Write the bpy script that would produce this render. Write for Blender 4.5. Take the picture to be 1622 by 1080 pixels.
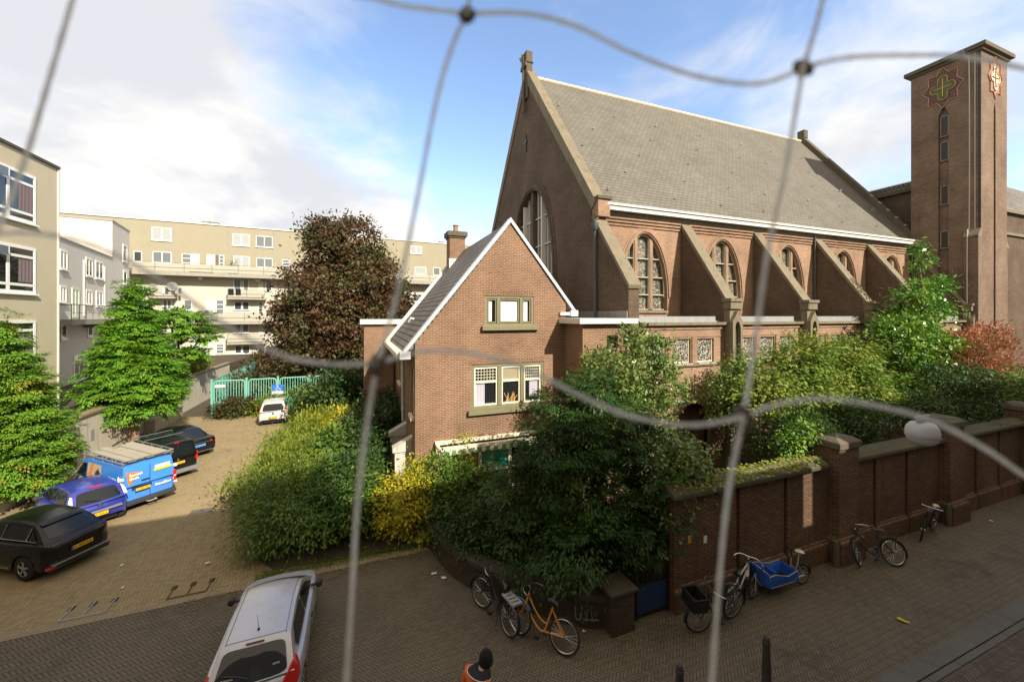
import bpy, math, random
import numpy as np
from mathutils import Vector, Matrix
from mathutils.geometry import tessellate_polygon

for o in list(bpy.data.objects):
    bpy.data.objects.remove(o)
S = bpy.context.scene
COL = S.collection
R = math.radians
PI = math.pi

# ------------------------------------------------------------------ camera
H = 7.0            # eye height: second-floor window over the street
F = 625.0          # focal length in photo pixels (photo is 1622 wide)
HOR = 500.0        # horizon row in the photo
cam_d = bpy.data.cameras.new("camera")
cam = bpy.data.objects.new("camera", cam_d)
COL.objects.link(cam)
cam.location = (0, 0, H)
cam.rotation_euler = (R(90), 0, 0)
cam_d.sensor_width = 36
cam_d.lens = 36 * F / 1622
cam_d.shift_y = -(540 - HOR) / 1622
cam_d.clip_start = 0.02
cam_d.clip_end = 3000
cam_d.dof.use_dof = True
cam_d.dof.focus_distance = 18
cam_d.dof.aperture_fstop = 3.4
S.camera = cam

# ------------------------------------------------------------------ frame of the church and street
TH = R(21.2)       # church long side runs along u, gable side along v
CU, SU = math.cos(TH), math.sin(TH)
def AB(a, b, z=0.0):
    return Vector((CU * a - SU * b, SU * a + CU * b, z))

# ------------------------------------------------------------------ light
SUN_EL = R(35)
_sd = AB(-0.355, 0.935)
_sd.normalize()
SUN_DIR = Vector((_sd.x * math.cos(SUN_EL), _sd.y * math.cos(SUN_EL), -math.sin(SUN_EL)))
sl = bpy.data.lights.new("sun", 'SUN')
sl.energy = 3.9
sl.angle = R(0.53)
sl.color = (1.0, 0.925, 0.79)
so = bpy.data.objects.new("sun", sl)
COL.objects.link(so)
so.rotation_euler = SUN_DIR.to_track_quat('-Z', 'Y').to_euler()
so.location = (20, -20, 60)

S.view_settings.view_transform = 'Standard'
S.view_settings.look = 'None'
S.view_settings.exposure = 1.0
S.view_settings.gamma = 1.0

# ------------------------------------------------------------------ node helpers
def nd(nt, typ, props=None, **ins):
    n = nt.nodes.new(typ)
    for k, v in (props or {}).items():
        setattr(n, k, v)
    for k, v in ins.items():
        key = int(k[1:]) if k[0] == 'i' and k[1:].isdigit() else k.replace('_', ' ')
        s = n.inputs[key]
        if isinstance(v, bpy.types.NodeSocket):
            nt.links.new(v, s)
        else:
            if s.type == 'RGBA' and len(v) == 3:
                v = (*v, 1)
            s.default_value = v
    return n
def M(nt, op, a, b=0.0, c=0.0, clamp=False):
    return nd(nt, 'ShaderNodeMath', {'operation': op, 'use_clamp': clamp}, i0=a, i1=b, i2=c).outputs[0]
def MIX(nt, f, a, b, mode='MIX'):
    n = nt.nodes.new('ShaderNodeMix')
    n.data_type = 'RGBA'
    n.blend_type = mode
    for idx, v in ((0, f), (6, a), (7, b)):
        s = n.inputs[idx]
        if isinstance(v, bpy.types.NodeSocket):
            nt.links.new(v, s)
        elif idx == 0:
            s.default_value = v
        else:
            s.default_value = (*v, 1) if len(v) == 3 else v
    return n.outputs[2]
def STEP(nt, x, lo, hi):
    n = nd(nt, 'ShaderNodeMapRange', {'interpolation_type': 'SMOOTHSTEP'}, i0=x, i1=lo, i2=hi, i3=0.0, i4=1.0)
    return n.outputs[0]
def NOISE(nt, vec, scale, detail=4.0, rough=0.55, dist=0.0):
    n = nd(nt, 'ShaderNodeTexNoise', None, Scale=scale, Detail=detail, Roughness=rough, Distortion=dist)
    if vec is not None:
        nt.links.new(vec, n.inputs['Vector'])
    return n.outputs['Fac']

# ------------------------------------------------------------------ sky
W = bpy.data.worlds.new("World")
S.world = W
W.use_nodes = True
nt = W.node_tree
nt.nodes.clear()
sky = nd(nt, 'ShaderNodeTexSky', {'sky_type': 'NISHITA', 'sun_disc': False, 'sun_elevation': SUN_EL,
                                  'sun_rotation': math.atan2(-SUN_DIR.x, -SUN_DIR.y), 'air_density': 1.0,
                                  'dust_density': 0.4, 'ozone_density': 1.6})
tc = nd(nt, 'ShaderNodeTexCoord')
sep = nd(nt, 'ShaderNodeSeparateXYZ', None, Vector=tc.outputs['Generated'])
zc = M(nt, 'MAXIMUM', sep.outputs[2], 0.0)
den = M(nt, 'ADD', zc, 0.28)
px_ = M(nt, 'DIVIDE', sep.outputs[0], den)
py_ = M(nt, 'DIVIDE', sep.outputs[1], den)
pv = nd(nt, 'ShaderNodeCombineXYZ', None, X=px_, Y=py_, Z=3.7).outputs[0]
n1 = NOISE(nt, pv, 1.15, 7, 0.5, 0.15)
n2 = NOISE(nt, pv, 3.1, 8, 0.58, 0.45)
def spot(d, lo, hi):
    d = Vector(d).normalized()
    dp = nd(nt, 'ShaderNodeVectorMath', {'operation': 'DOT_PRODUCT'}, i0=tc.outputs['Generated'], i1=tuple(d)).outputs['Value']
    return STEP(nt, dp, lo, hi)
bank = spot((-0.95, 1.0, 0.42), 0.74, 0.99)        # the big white bank over the flats
gap1 = spot((-0.33, 1.0, 0.64), 0.93, 0.995)       # clear blue above the beech
gap2 = spot((0.50, 1.0, 0.62), 0.93, 1.0)
gap3 = spot((-0.05, 1.0, 0.30), 0.985, 1.0)
bank2 = spot((1.05, 1.0, 0.40), 0.92, 0.99)
cov = M(nt, 'MULTIPLY_ADD', n2, 0.48, M(nt, 'MULTIPLY', n1, 0.80))
cov = M(nt, 'MULTIPLY_ADD', bank, 0.32, cov)
cov = M(nt, 'MULTIPLY_ADD', bank2, 0.12, cov)
cov = M(nt, 'MULTIPLY_ADD', gap1, -0.40, cov)
back = spot((0.25, -1.0, 0.75), -0.05, 0.75)        # unseen warm cloud bank added behind the viewer to fill the shade
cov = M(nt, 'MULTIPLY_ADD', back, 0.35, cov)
cov = M(nt, 'MULTIPLY_ADD', gap2, -0.09, cov)
cov = M(nt, 'MULTIPLY_ADD', gap3, -0.17, cov)
mask = STEP(nt, cov, 0.54, 0.86)
nsh = NOISE(nt, pv, 1.9, 6, 0.55, 0.2)
ccol = MIX(nt, STEP(nt, nsh, 0.38, 0.60), (0.40, 0.41, 0.435), (0.545, 0.535, 0.515))
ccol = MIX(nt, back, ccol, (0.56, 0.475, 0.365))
skyb = nd(nt, 'ShaderNodeVectorMath', {'operation': 'MULTIPLY'}, i0=sky.outputs[0], i1=(0.165, 0.160, 0.160)).outputs[0]
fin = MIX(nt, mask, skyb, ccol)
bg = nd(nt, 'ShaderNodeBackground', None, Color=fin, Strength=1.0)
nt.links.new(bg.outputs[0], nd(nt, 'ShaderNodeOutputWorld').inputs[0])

# ------------------------------------------------------------------ materials
MATS = {}
def newmat(name):
    m = bpy.data.materials.new(name)
    m.use_nodes = True
    m.node_tree.nodes.clear()
    return m, m.node_tree
def finish(nt, shader):
    nt.links.new(shader, nd(nt, 'ShaderNodeOutputMaterial').inputs[0])
def bsdf(nt, col, rough=0.7, metal=0.0, spec=0.4, coat=0.0, normal=None):
    b = nt.nodes.new('ShaderNodeBsdfPrincipled')
    for k, v in (('Base Color', col), ('Roughness', rough), ('Metallic', metal), ('Specular IOR Level', spec), ('Coat Weight', coat)):
        s = b.inputs[k]
        if isinstance(v, bpy.types.NodeSocket):
            nt.links.new(v, s)
        else:
            s.default_value = (*v, 1) if k == 'Base Color' else v
    b.inputs['Coat Roughness'].default_value = 0.06
    if normal is not None:
        nt.links.new(normal, b.inputs['Normal'])
    return b.outputs[0]
def bump(nt, h, strength=0.3, dist=0.02):
    return nd(nt, 'ShaderNodeBump', None, Strength=strength, Distance=dist, Height=h).outputs[0]

def plain(name, col, rough=0.7, metal=0.0, var=0.12, scale=3.0, coat=0.0, spec=0.4, bmp=0.0, dirt=0.0, dirtcol=(0.05, 0.045, 0.035)):
    if name in MATS:
        return MATS[name]
    m, nt = newmat(name)
    oc = nd(nt, 'ShaderNodeTexCoord').outputs['Object']
    n = NOISE(nt, oc, scale, 5, 0.6)
    k = M(nt, 'MULTIPLY_ADD', n, 2 * var, 1 - var)
    c = nd(nt, 'ShaderNodeVectorMath', {'operation': 'SCALE'}, i0=col, Scale=k).outputs[0]
    if dirt:
        sp = nd(nt, 'ShaderNodeMapping', None, Vector=oc, Scale=(3.0, 3.0, 0.35)).outputs[0]
        d = M(nt, 'MULTIPLY', STEP(nt, NOISE(nt, sp, 1.6, 6, 0.65), 0.48, 0.75), dirt)
        c = MIX(nt, d, c, dirtcol)
    nrm = bump(nt, NOISE(nt, oc, scale * 14, 4, 0.6), bmp, 0.02) if bmp else None
    finish(nt, bsdf(nt, c, rough, metal, spec, coat, nrm))
    MATS[name] = m
    return m

def wall_uv(nt):
    t = nd(nt, 'ShaderNodeTexCoord')
    p = nd(nt, 'ShaderNodeSeparateXYZ', None, Vector=t.outputs['Object'])
    n = nd(nt, 'ShaderNodeSeparateXYZ', None, Vector=t.outputs['Normal'])
    f = M(nt, 'GREATER_THAN', M(nt, 'ABSOLUTE', n.outputs[0]), M(nt, 'ABSOLUTE', n.outputs[1]))
    u = M(nt, 'MULTIPLY_ADD', M(nt, 'SUBTRACT', p.outputs[1], p.outputs[0]), f, p.outputs[0])
    return t, p, u

def brick(name, c1, c2, mortar, bw=0.22, bh=0.0625, ms=0.011, stain=0.35, streak=0.3, bmp=0.35, rough=0.85, patch=1.3, tint=(0.06, 0.045, 0.035)):
    if name in MATS:
        return MATS[name]
    m, nt = newmat(name)
    t, p, u = wall_uv(nt)
    v = nd(nt, 'ShaderNodeCombineXYZ', None, X=u, Y=p.outputs[2], Z=0.0).outputs[0]
    bt = nd(nt, 'ShaderNodeTexBrick', {'offset': 0.5, 'squash': 1.0}, Vector=v, Color1=c1, Color2=c2, Mortar=mortar, Scale=1.0,
            Mortar_Size=ms, Mortar_Smooth=0.15, Bias=-0.1, Brick_Width=bw, Row_Height=bh)
    oc = t.outputs['Object']
    big = NOISE(nt, oc, 0.55, 6, 0.62)
    c = nd(nt, 'ShaderNodeVectorMath', {'operation': 'SCALE'}, i0=bt.outputs['Color'], Scale=M(nt, 'MULTIPLY_ADD', big, patch, 1 - patch * .5)).outputs[0]
    fine = NOISE(nt, v, 9.0, 4, 0.6)
    c = nd(nt, 'ShaderNodeVectorMath', {'operation': 'SCALE'}, i0=c, Scale=M(nt, 'MULTIPLY_ADD', fine, 0.5, 0.75)).outputs[0]
    sp = nd(nt, 'ShaderNodeMapping', None, Vector=oc, Scale=(1.7, 1.7, 0.16)).outputs[0]
    d = M(nt, 'MULTIPLY', STEP(nt, NOISE(nt, sp, 1.3, 7, 0.66), 0.5, 0.8), streak)
    c = MIX(nt, d, c, tint)
    d2 = M(nt, 'MULTIPLY', STEP(nt, NOISE(nt, oc, 0.9, 5, 0.7, 0.4), 0.55, 0.8), stain)
    c = MIX(nt, d2, c, tint)
    nrm = bump(nt, M(nt, 'SUBTRACT', M(nt, 'MULTIPLY', fine, 0.35), bt.outputs['Fac']), bmp, 0.012)
    finish(nt, bsdf(nt, c, rough, spec=0.25, normal=nrm))
    MATS[name] = m
    return m

def herring(name, c1, c2, joint, bw=0.1, wear=(0.2, 0.17, 0.12), moss=0.25, ang=0.0, mosscol=(0.05, 0.055, 0.02)):
    m, nt = newmat(name)
    t = nd(nt, 'ShaderNodeTexCoord')
    mp = nd(nt, 'ShaderNodeMapping', None, Vector=t.outputs['Object'], Rotation=(0, 0, ang), Scale=(1 / bw, 1 / bw, 1 / bw)).outputs[0]
    p = nd(nt, 'ShaderNodeSeparateXYZ', None, Vector=mp)
    x, y = p.outputs[0], p.outputs[1]
    i, j = M(nt, 'FLOOR', x), M(nt, 'FLOOR', y)
    fx, fy = M(nt, 'SUBTRACT', x, i), M(nt, 'SUBTRACT', y, j)
    N_ = 3                                   # bricks three times as long as wide
    k = M(nt, 'FLOORED_MODULO', M(nt, 'SUBTRACT', i, j), 2.0 * N_)
    def eq(q):
        return M(nt, 'COMPARE', k, float(q), 0.1)
    hor = M(nt, 'LESS_THAN', k, N_ - .5)
    ver = M(nt, 'SUBTRACT', 1.0, hor)
    def far(f, on):
        return M(nt, 'MULTIPLY_ADD', on, 9.0, f)
    dl = far(fx, M(nt, 'MULTIPLY', hor, M(nt, 'SUBTRACT', 1.0, eq(0))))
    dr = far(M(nt, 'SUBTRACT', 1.0, fx), M(nt, 'MULTIPLY', hor, M(nt, 'SUBTRACT', 1.0, eq(N_ - 1))))
    db = far(fy, M(nt, 'MULTIPLY', ver, M(nt, 'SUBTRACT', 1.0, eq(2 * N_ - 1))))
    dt = far(M(nt, 'SUBTRACT', 1.0, fy), M(nt, 'MULTIPLY', ver, M(nt, 'SUBTRACT', 1.0, eq(N_))))
    d = M(nt, 'MINIMUM', M(nt, 'MINIMUM', dl, dr), M(nt, 'MINIMUM', db, dt))
    inb = STEP(nt, d, 0.03, 0.16)
    bi = M(nt, 'SUBTRACT', i, M(nt, 'MULTIPLY', hor, k))
    bj = M(nt, 'SUBTRACT', j, M(nt, 'MULTIPLY', ver, M(nt, 'SUBTRACT', 2.0 * N_ - 1, k)))
    idv = nd(nt, 'ShaderNodeCombineXYZ', None, X=bi, Y=bj, Z=0.0).outputs[0]
    rnd = nd(nt, 'ShaderNodeTexWhiteNoise', {'noise_dimensions': '2D'}, Vector=idv).outputs['Value']
    oc = t.outputs['Object']
    c = MIX(nt, rnd, c1, c2)
    big = NOISE(nt, oc, 0.35, 6, 0.6, 0.3)
    c = MIX(nt, M(nt, 'MULTIPLY', STEP(nt, big, 0.42, 0.66), 0.75), c, wear)
    c = MIX(nt, inb, joint, c)
    ms = M(nt, 'MULTIPLY', STEP(nt, NOISE(nt, oc, 0.8, 7, 0.68, 0.6), 0.52, 0.75), moss)
    c = MIX(nt, ms, c, mosscol)
    oil = M(nt, 'MULTIPLY', STEP(nt, NOISE(nt, oc, 0.55, 8, 0.62, 1.2), 0.56, 0.72), 0.55)
    c = MIX(nt, oil, c, tuple(q * .45 for q in c2))
    fine = NOISE(nt, oc, 26.0, 3, 0.6)
    c = nd(nt, 'ShaderNodeVectorMath', {'operation': 'SCALE'}, i0=c, Scale=M(nt, 'MULTIPLY_ADD', fine, 0.5, 0.75)).outputs[0]
    hgt = M(nt, 'ADD', M(nt, 'MULTIPLY_ADD', rnd, 0.25, inb), M(nt, 'MULTIPLY', fine, 0.3))
    finish(nt, bsdf(nt, c, 0.78, spec=0.3, normal=bump(nt, hgt, 0.6, 0.012)))
    MATS[name] = m
    return m

def leafmat(name, ca, cb, cc, patch=1.1, trans=0.3, rough=0.5, lo=0.45, hi=0.66, spec=0.3):
    if name in MATS:
        return MATS[name]
    m, nt = newmat(name)
    g = nd(nt, 'ShaderNodeNewGeometry')
    oc = nd(nt, 'ShaderNodeTexCoord').outputs['Object']
    c = MIX(nt, g.outputs['Random Per Island'], ca, cb)
    c = MIX(nt, M(nt, 'MULTIPLY', STEP(nt, NOISE(nt, oc, patch, 3, 0.6), lo, hi), 0.85), c, cc)
    a = bsdf(nt, c, rough, spec=spec)
    tr = nd(nt, 'ShaderNodeBsdfTranslucent', None, Color=c).outputs[0]
    mx = nd(nt, 'ShaderNodeMixShader', None, i0=trans, i1=a, i2=tr)
    finish(nt, mx.outputs[0])
    MATS[name] = m
    return m

def leaded(name, light, dark, sx=2.2, sy=3.2, lw=0.06, vor=7.0):
    m, nt = newmat(name)
    t, p, u = wall_uv(nt)
    v = nd(nt, 'ShaderNodeCombineXYZ', None, X=u, Y=p.outputs[2], Z=0.0).outputs[0]
    vo = nd(nt, 'ShaderNodeTexVoronoi', {'feature': 'DISTANCE_TO_EDGE'}, Vector=v, Scale=vor)
    e = STEP(nt, vo.outputs['Distance'], lw * 0.6, lw * 1.6)
    vc = nd(nt, 'ShaderNodeTexVoronoi', None, Vector=v, Scale=vor)
    gr = M(nt, 'MULTIPLY_ADD', nd(nt, 'ShaderNodeSeparateXYZ', None, Vector=vc.outputs['Color']).outputs[0], 0.6, 0.4)
    c = nd(nt, 'ShaderNodeVectorMath', {'operation': 'SCALE'}, i0=dark, Scale=gr).outputs[0]
    c = MIX(nt, e, light, c)
    finish(nt, bsdf(nt, c, 0.25, spec=0.5))
    MATS[name] = m
    return m

def glass(name, col=(0.015, 0.017, 0.018), rough=0.04, spec=0.6):
    if name in MATS:
        return MATS[name]
    m, nt = newmat(name)
    oc = nd(nt, 'ShaderNodeTexCoord').outputs['Object']
    nrm = bump(nt, NOISE(nt, oc, 0.8, 2, 0.5), 0.03, 0.05)
    finish(nt, bsdf(nt, col, rough, spec=spec, normal=nrm))
    MATS[name] = m
    return m

BR_HOUSE = brick("house_brick", (0.215, 0.098, 0.055), (0.145, 0.066, 0.039), (0.29, 0.225, 0.155), stain=0.15, streak=0.12)
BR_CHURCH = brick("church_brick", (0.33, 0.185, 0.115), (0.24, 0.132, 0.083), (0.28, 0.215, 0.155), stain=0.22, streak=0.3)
BR_SHADED = brick("shaded_brick", (0.128, 0.083, 0.056), (0.082, 0.053, 0.036), (0.10, 0.078, 0.056), stain=0.3, streak=0.35)  # church brick darkened: the shade of its unlit sides is in the colour
BR_TOWER = brick("tower_brick", (0.225, 0.147, 0.102), (0.15, 0.096, 0.067), (0.145, 0.115, 0.086), stain=0.25, streak=0.35)
BR_WALL = brick("garden_wall_brick", (0.215, 0.108, 0.06), (0.13, 0.066, 0.038), (0.06, 0.05, 0.036), ms=0.014, stain=0.45, streak=0.45, bmp=0.6, tint=(0.035, 0.03, 0.024))
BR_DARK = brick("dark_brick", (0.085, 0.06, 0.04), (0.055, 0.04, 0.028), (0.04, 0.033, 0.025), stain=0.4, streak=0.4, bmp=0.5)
SLATE = brick("church_slate", (0.155, 0.145, 0.122), (0.128, 0.119, 0.10), (0.075, 0.065, 0.05), bw=0.34, bh=0.19, ms=0.016, stain=0.12, streak=0.3, bmp=0.4, rough=0.75, patch=.55, tint=(0.10, 0.09, 0.07))
SLATE2 = brick("house_slate", (0.21, 0.19, 0.16), (0.165, 0.148, 0.122), (0.035, 0.03, 0.026), bw=0.3, bh=0.2, ms=0.025, stain=0.2, streak=0.2, bmp=0.8, rough=0.6, tint=(0.08, 0.075, 0.06))
STONE = plain("weathered_stone", (0.185, 0.155, 0.105), 0.85, var=0.25, scale=1.6, bmp=0.3, dirt=0.55)
STONE_D = plain("dark_stone", (0.105, 0.088, 0.06), 0.85, var=0.3, scale=1.5, bmp=0.3, dirt=0.6)
WHITE = plain("white_paint", (0.62, 0.60, 0.555), 0.5, var=0.05, dirt=0.12, dirtcol=(0.35, 0.32, 0.27))
CREAM = plain("cream_paint", (0.72, 0.68, 0.52), 0.5, var=0.06, dirt=0.15, dirtcol=(0.35, 0.32, 0.22))
OLIVE = plain("olive_paint", (0.19, 0.175, 0.10), 0.55, var=0.12, dirt=0.25)
ZINC = plain("zinc", (0.36, 0.37, 0.37), 0.45, metal=0.3, var=0.15, dirt=0.2)
LEAD = plain("lead_pipe", (0.07, 0.085, 0.08), 0.5, var=0.15)
DARK = plain("dark_void", (0.012, 0.011, 0.01), 0.8, var=0.1)
BLACKM = plain("black_metal", (0.018, 0.018, 0.018), 0.4, var=0.1, spec=0.5)
CHROME = plain("chrome", (0.55, 0.55, 0.55), 0.22, metal=0.95, var=0.05)
RUBBER = plain("rubber", (0.02, 0.02, 0.02), 0.8, var=0.15)
BARK = plain("bark", (0.13, 0.10, 0.07), 0.9, var=0.35, scale=6, bmp=0.8)
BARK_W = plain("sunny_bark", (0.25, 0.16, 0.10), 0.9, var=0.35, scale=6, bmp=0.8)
GLASS = glass("window_glass")
GLASS_B = glass("flat_glass", (0.10, 0.115, 0.125), 0.06)
CURTAIN = plain("white_curtain", (0.72, 0.70, 0.66), 0.85, var=0.08)

# ------------------------------------------------------------------ object helpers
ORG = {}
def tag(o, label=None, cat=None, group=None, kind=None):
    if label: o['label'] = label
    if cat: o['category'] = cat
    if group: o['group'] = group
    if kind: o['kind'] = kind
    return o
def thing(name, label, cat, loc=(0, 0, 0), rotz=0.0, group=None, org=None):
    o = bpy.data.objects.new(name, None)
    COL.objects.link(o)
    o.empty_display_size = 0.3
    o.location = loc
    o.rotation_euler = (0, 0, rotz)
    tag(o, label, cat, group)
    ORG[o.name] = Vector(org) if org else Vector((0, 0, 0))
    return o
def thing_ab(name, label, cat, a, b, z=0.0, group=None):
    return thing(name, label, cat, AB(a, b, z), TH, group, org=(a, b, z))
def copy_tree(o, parent=None):
    c = o.copy()
    COL.objects.link(c)
    ORG[c.name] = ORG.get(o.name, Vector((0, 0, 0)))
    if parent: c.parent = parent
    for ch in list(o.children):
        copy_tree(ch, c)
    return c

class MB:
    def __init__(s):
        s.v, s.f, s.m = [], [], []
    def poly(s, pts, mi=0):
        i = len(s.v)
        s.v += [tuple(p) for p in pts]
        s.f.append(tuple(range(i, i + len(pts))))
        s.m.append(mi)
        return s
    def box(s, x0, x1, y0, y1, z0, z1, mi=0):
        i = len(s.v)
        s.v += [(x0, y0, z0), (x1, y0, z0), (x1, y1, z0), (x0, y1, z0), (x0, y0, z1), (x1, y0, z1), (x1, y1, z1), (x0, y1, z1)]
        for q in ((0, 3, 2, 1), (4, 5, 6, 7), (0, 1, 5, 4), (1, 2, 6, 5), (2, 3, 7, 6), (3, 0, 4, 7)):
            s.f.append(tuple(i + k for k in q))
            s.m.append(mi)
        return s
    def extrude(s, pts, vec, mi=0):
        i, n = len(s.v), len(pts)
        vec = Vector(vec)
        s.v += [tuple(p) for p in pts] + [tuple(Vector(p) + vec) for p in pts]
        s.f.append(tuple(range(i + n - 1, i - 1, -1)))
        s.f.append(tuple(range(i + n, i + 2 * n)))
        s.m += [mi, mi]
        for k in range(n):
            s.f.append((i + k, i + (k + 1) % n, i + n + (k + 1) % n, i + n + k))
            s.m.append(mi)
        return s
    def tube(s, pts, r, n=8, mi=0, closed=False):
        pts = [Vector(p) for p in pts]
        rs = list(r) if hasattr(r, '__len__') else [r] * len(pts)
        base = len(s.v)
        N = len(pts)
        up = None
        for k, p in enumerate(pts):
            if closed:
                d = pts[(k + 1) % N] - pts[(k - 1) % N]
            else:
                d = pts[min(k + 1, N - 1)] - pts[max(k - 1, 0)]
            if d.length < 1e-9: d = Vector((0, 0, 1))
            d.normalize()
            if up is None:
                up = Vector((0, 0, 1)) if abs(d.z) < 0.9 else Vector((1, 0, 0))
            x = d.cross(up)
            if x.length < 1e-6: x = d.orthogonal()
            x.normalize()
            y = x.cross(d)
            y.normalize()
            up = y
            for q in range(n):
                t = 2 * PI * q / n
                s.v.append(tuple(p + x * (rs[k] * math.cos(t)) + y * (rs[k] * math.sin(t))))
        for k in range(N if closed else N - 1):
            a, b = base + k * n, base + ((k + 1) % N) * n
            for q in range(n):
                s.f.append((a + q, a + (q + 1) % n, b + (q + 1) % n, b + q))
                s.m.append(mi)
        if not closed:
            s.f.append(tuple(range(base + n - 1, base - 1, -1)))
            s.f.append(tuple(base + (N - 1) * n + q for q in range(n)))
            s.m += [mi, mi]
        return s
    def lathe(s, prof, c=(0, 0, 0), n=20, axis='z', mi=0):
        base = len(s.v)
        for (r, h) in prof:
            for q in range(n):
                t = 2 * PI * q / n
                p = (r * math.cos(t), r * math.sin(t), h)
                if axis == 'y': p = (p[0], p[2], p[1])
                elif axis == 'x': p = (p[2], p[0], p[1])
                s.v.append((p[0] + c[0], p[1] + c[1], p[2] + c[2]))
        for k in range(len(prof) - 1):
            a, b = base + k * n, base + (k + 1) * n
            for q in range(n):
                s.f.append((a + q, a + (q + 1) % n, b + (q + 1) % n, b + q))
                s.m.append(mi)
        return s
    def grid(s, rows, mi=0, closed=False):
        base, n = len(s.v), len(rows[0])
        for r_ in rows: s.v += [tuple(p) for p in r_]
        for k in range(len(rows) - 1):
            for q in range(n if closed else n - 1):
                a, b = base + k * n + q, base + k * n + (q + 1) % n
                s.f.append((a, b, b + n, a + n))
                s.m.append(mi)
        return s
    def holed(s, outer, holes, fn, depth, mi=0):
        """a flat wall with openings; fn(s, z, d) maps to 3-D, d = depth into the wall"""
        polys = [[Vector((p[0], p[1], 0)) for p in outer]] + [[Vector((p[0], p[1], 0)) for p in h] for h in holes]
        flat = [p for pl in polys for p in pl]
        i = len(s.v)
        s.v += [tuple(fn(p.x, p.y, 0)) for p in flat]
        for t in tessellate_polygon(polys):
            s.f.append(tuple(i + k for k in t))
            s.m.append(mi)
        for h in holes:
            n = len(h)
            for k in range(n):
                p, q = h[k], h[(k + 1) % n]
                s.poly([fn(p[0], p[1], 0), fn(q[0], q[1], 0), fn(q[0], q[1], depth), fn(p[0], p[1], depth)], mi)
        return s
    def build(s, name, mats, parent=None, smooth=None, bevel=None, recalc=True):
        if not isinstance(mats, (list, tuple)): mats = [mats]
        me = bpy.data.meshes.new(name)
        org = ORG.get(parent.name, Vector((0, 0, 0))) if parent else Vector((0, 0, 0))
        me.from_pydata([(v[0] - org.x, v[1] - org.y, v[2] - org.z) for v in s.v], [], s.f)
        for m in mats: me.materials.append(m)
        if len(mats) > 1: me.polygons.foreach_set('material_index', s.m)
        if recalc:
            import bmesh
            bm = bmesh.new()
            bm.from_mesh(me)
            bmesh.ops.recalc_face_normals(bm, faces=bm.faces)
            bm.to_mesh(me)
            bm.free()
        if smooth is not None:
            me.polygons.foreach_set('use_smooth', [True] * len(me.polygons))
            me.set_sharp_from_angle(angle=R(smooth))
        me.update()
        o = bpy.data.objects.new(name, me)
        COL.objects.link(o)
        if parent:
            o.parent = parent
            ORG[o.name] = org
        if bevel:
            b = o.modifiers.new("bevel", 'BEVEL')
            b.width = bevel
            b.segments = 2
            b.limit_method = 'ANGLE'
        return o
def BX(name, mats, parent, *d, **kw):
    return MB().box(*d).build(name, mats, parent, **kw)

def front(b0):
    return lambda s, z, d: (s, b0 + d, z)
def sidef(a0):
    return lambda s, z, d: (a0 + d, s, z)
def rect(x0, x1, z0, z1):
    return [(x0, z0), (x1, z0), (x1, z1), (x0, z1)]
def arch(xc, hw, z0, zs, zt, n=22, pw=1.0):
    p = [(xc - hw, z0), (xc + hw, z0)]
    for k in range(n + 1):
        t = PI * k / n
        p.append((xc + hw * math.copysign(abs(math.cos(t)) ** pw, math.cos(t)), zs + (zt - zs) * math.sin(t)))
    return p
def smooth_path(pts, per=8, closed=False):
    pts = [Vector(p) for p in pts]
    N = len(pts)
    out = []
    for k in range(N if closed else N - 1):
        g = (lambda i: pts[i % N]) if closed else (lambda i: pts[min(max(i, 0), N - 1)])
        p0, p1, p2, p3 = g(k - 1), g(k), g(k + 1), g(k + 2)
        for q in range(per):
            t = q / per
            out.append(0.5 * ((2 * p1) + (p2 - p0) * t + (2 * p0 - 5 * p1 + 4 * p2 - p3) * t * t + (3 * p1 - p0 - 3 * p2 + p3) * t ** 3))
    if not closed: out.append(pts[-1])
    return out
def text(s, name, size, mat, parent, mtx, align='CENTER', ext=0.001, bold=False):
    c = bpy.data.curves.new(name, 'FONT')
    c.body = s
    c.size = size
    c.align_x = align
    c.align_y = 'CENTER'
    c.extrude = ext
    if bold: c.offset = size * 0.018
    c.materials.append(mat)
    tmp = bpy.data.objects.new(name, c)
    COL.objects.link(tmp)
    dg = bpy.context.evaluated_depsgraph_get()
    me = bpy.data.meshes.new_from_object(tmp.evaluated_get(dg))
    bpy.data.objects.remove(tmp)
    o = bpy.data.objects.new(name, me)
    COL.objects.link(o)
    o.parent = parent
    o.matrix_local = mtx
    return o
# ------------------------------------------------------------------ ground
def struct(name, mb, mat, rot=TH, kind='structure', **kw):
    o = mb.build(name, mat, None, **kw)
    o.rotation_euler = (0, 0, rot)
    o['kind'] = kind
    return o
SOIL = plain("soil", (0.07, 0.055, 0.035), 0.95, var=0.4, scale=2.0, bmp=0.6)
PAVE_ST = herring("street_pavers", (0.155, 0.128, 0.09), (0.113, 0.093, 0.065), (0.052, 0.043, 0.031), bw=0.062, wear=(0.165, 0.138, 0.098), moss=0.35, ang=R(45))
PAVE_RD = herring("road_pavers", (0.135, 0.108, 0.08), (0.092, 0.074, 0.056), (0.04, 0.03, 0.024), bw=0.07, wear=(0.12, 0.105, 0.085), moss=0.15, ang=R(45))
PAVE_DR = herring("drive_pavers", (0.36, 0.28, 0.155), (0.26, 0.20, 0.108), (0.15, 0.12, 0.07), bw=0.07, wear=(0.37, 0.28, 0.145), moss=0.22, ang=R(0), mosscol=(0.13, 0.115, 0.05))
g = MB().poly([(-900, -900, -0.12), (900, -900, -0.12), (900, 900, -0.12), (-900, 900, -0.12)])
struct("ground", g, SOIL)
struct("street", MB().box(-90, 95, 4.55, 12.0, -0.1, 0.0), PAVE_ST)
struct("road", MB().box(-90, 95, -0.35, 4.12, -0.11, -0.04), PAVE_RD)
struct("driveway", MB().box(-12.3, 2.4, 12.0, 33.4, -0.1, 0.004), PAVE_DR)
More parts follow.
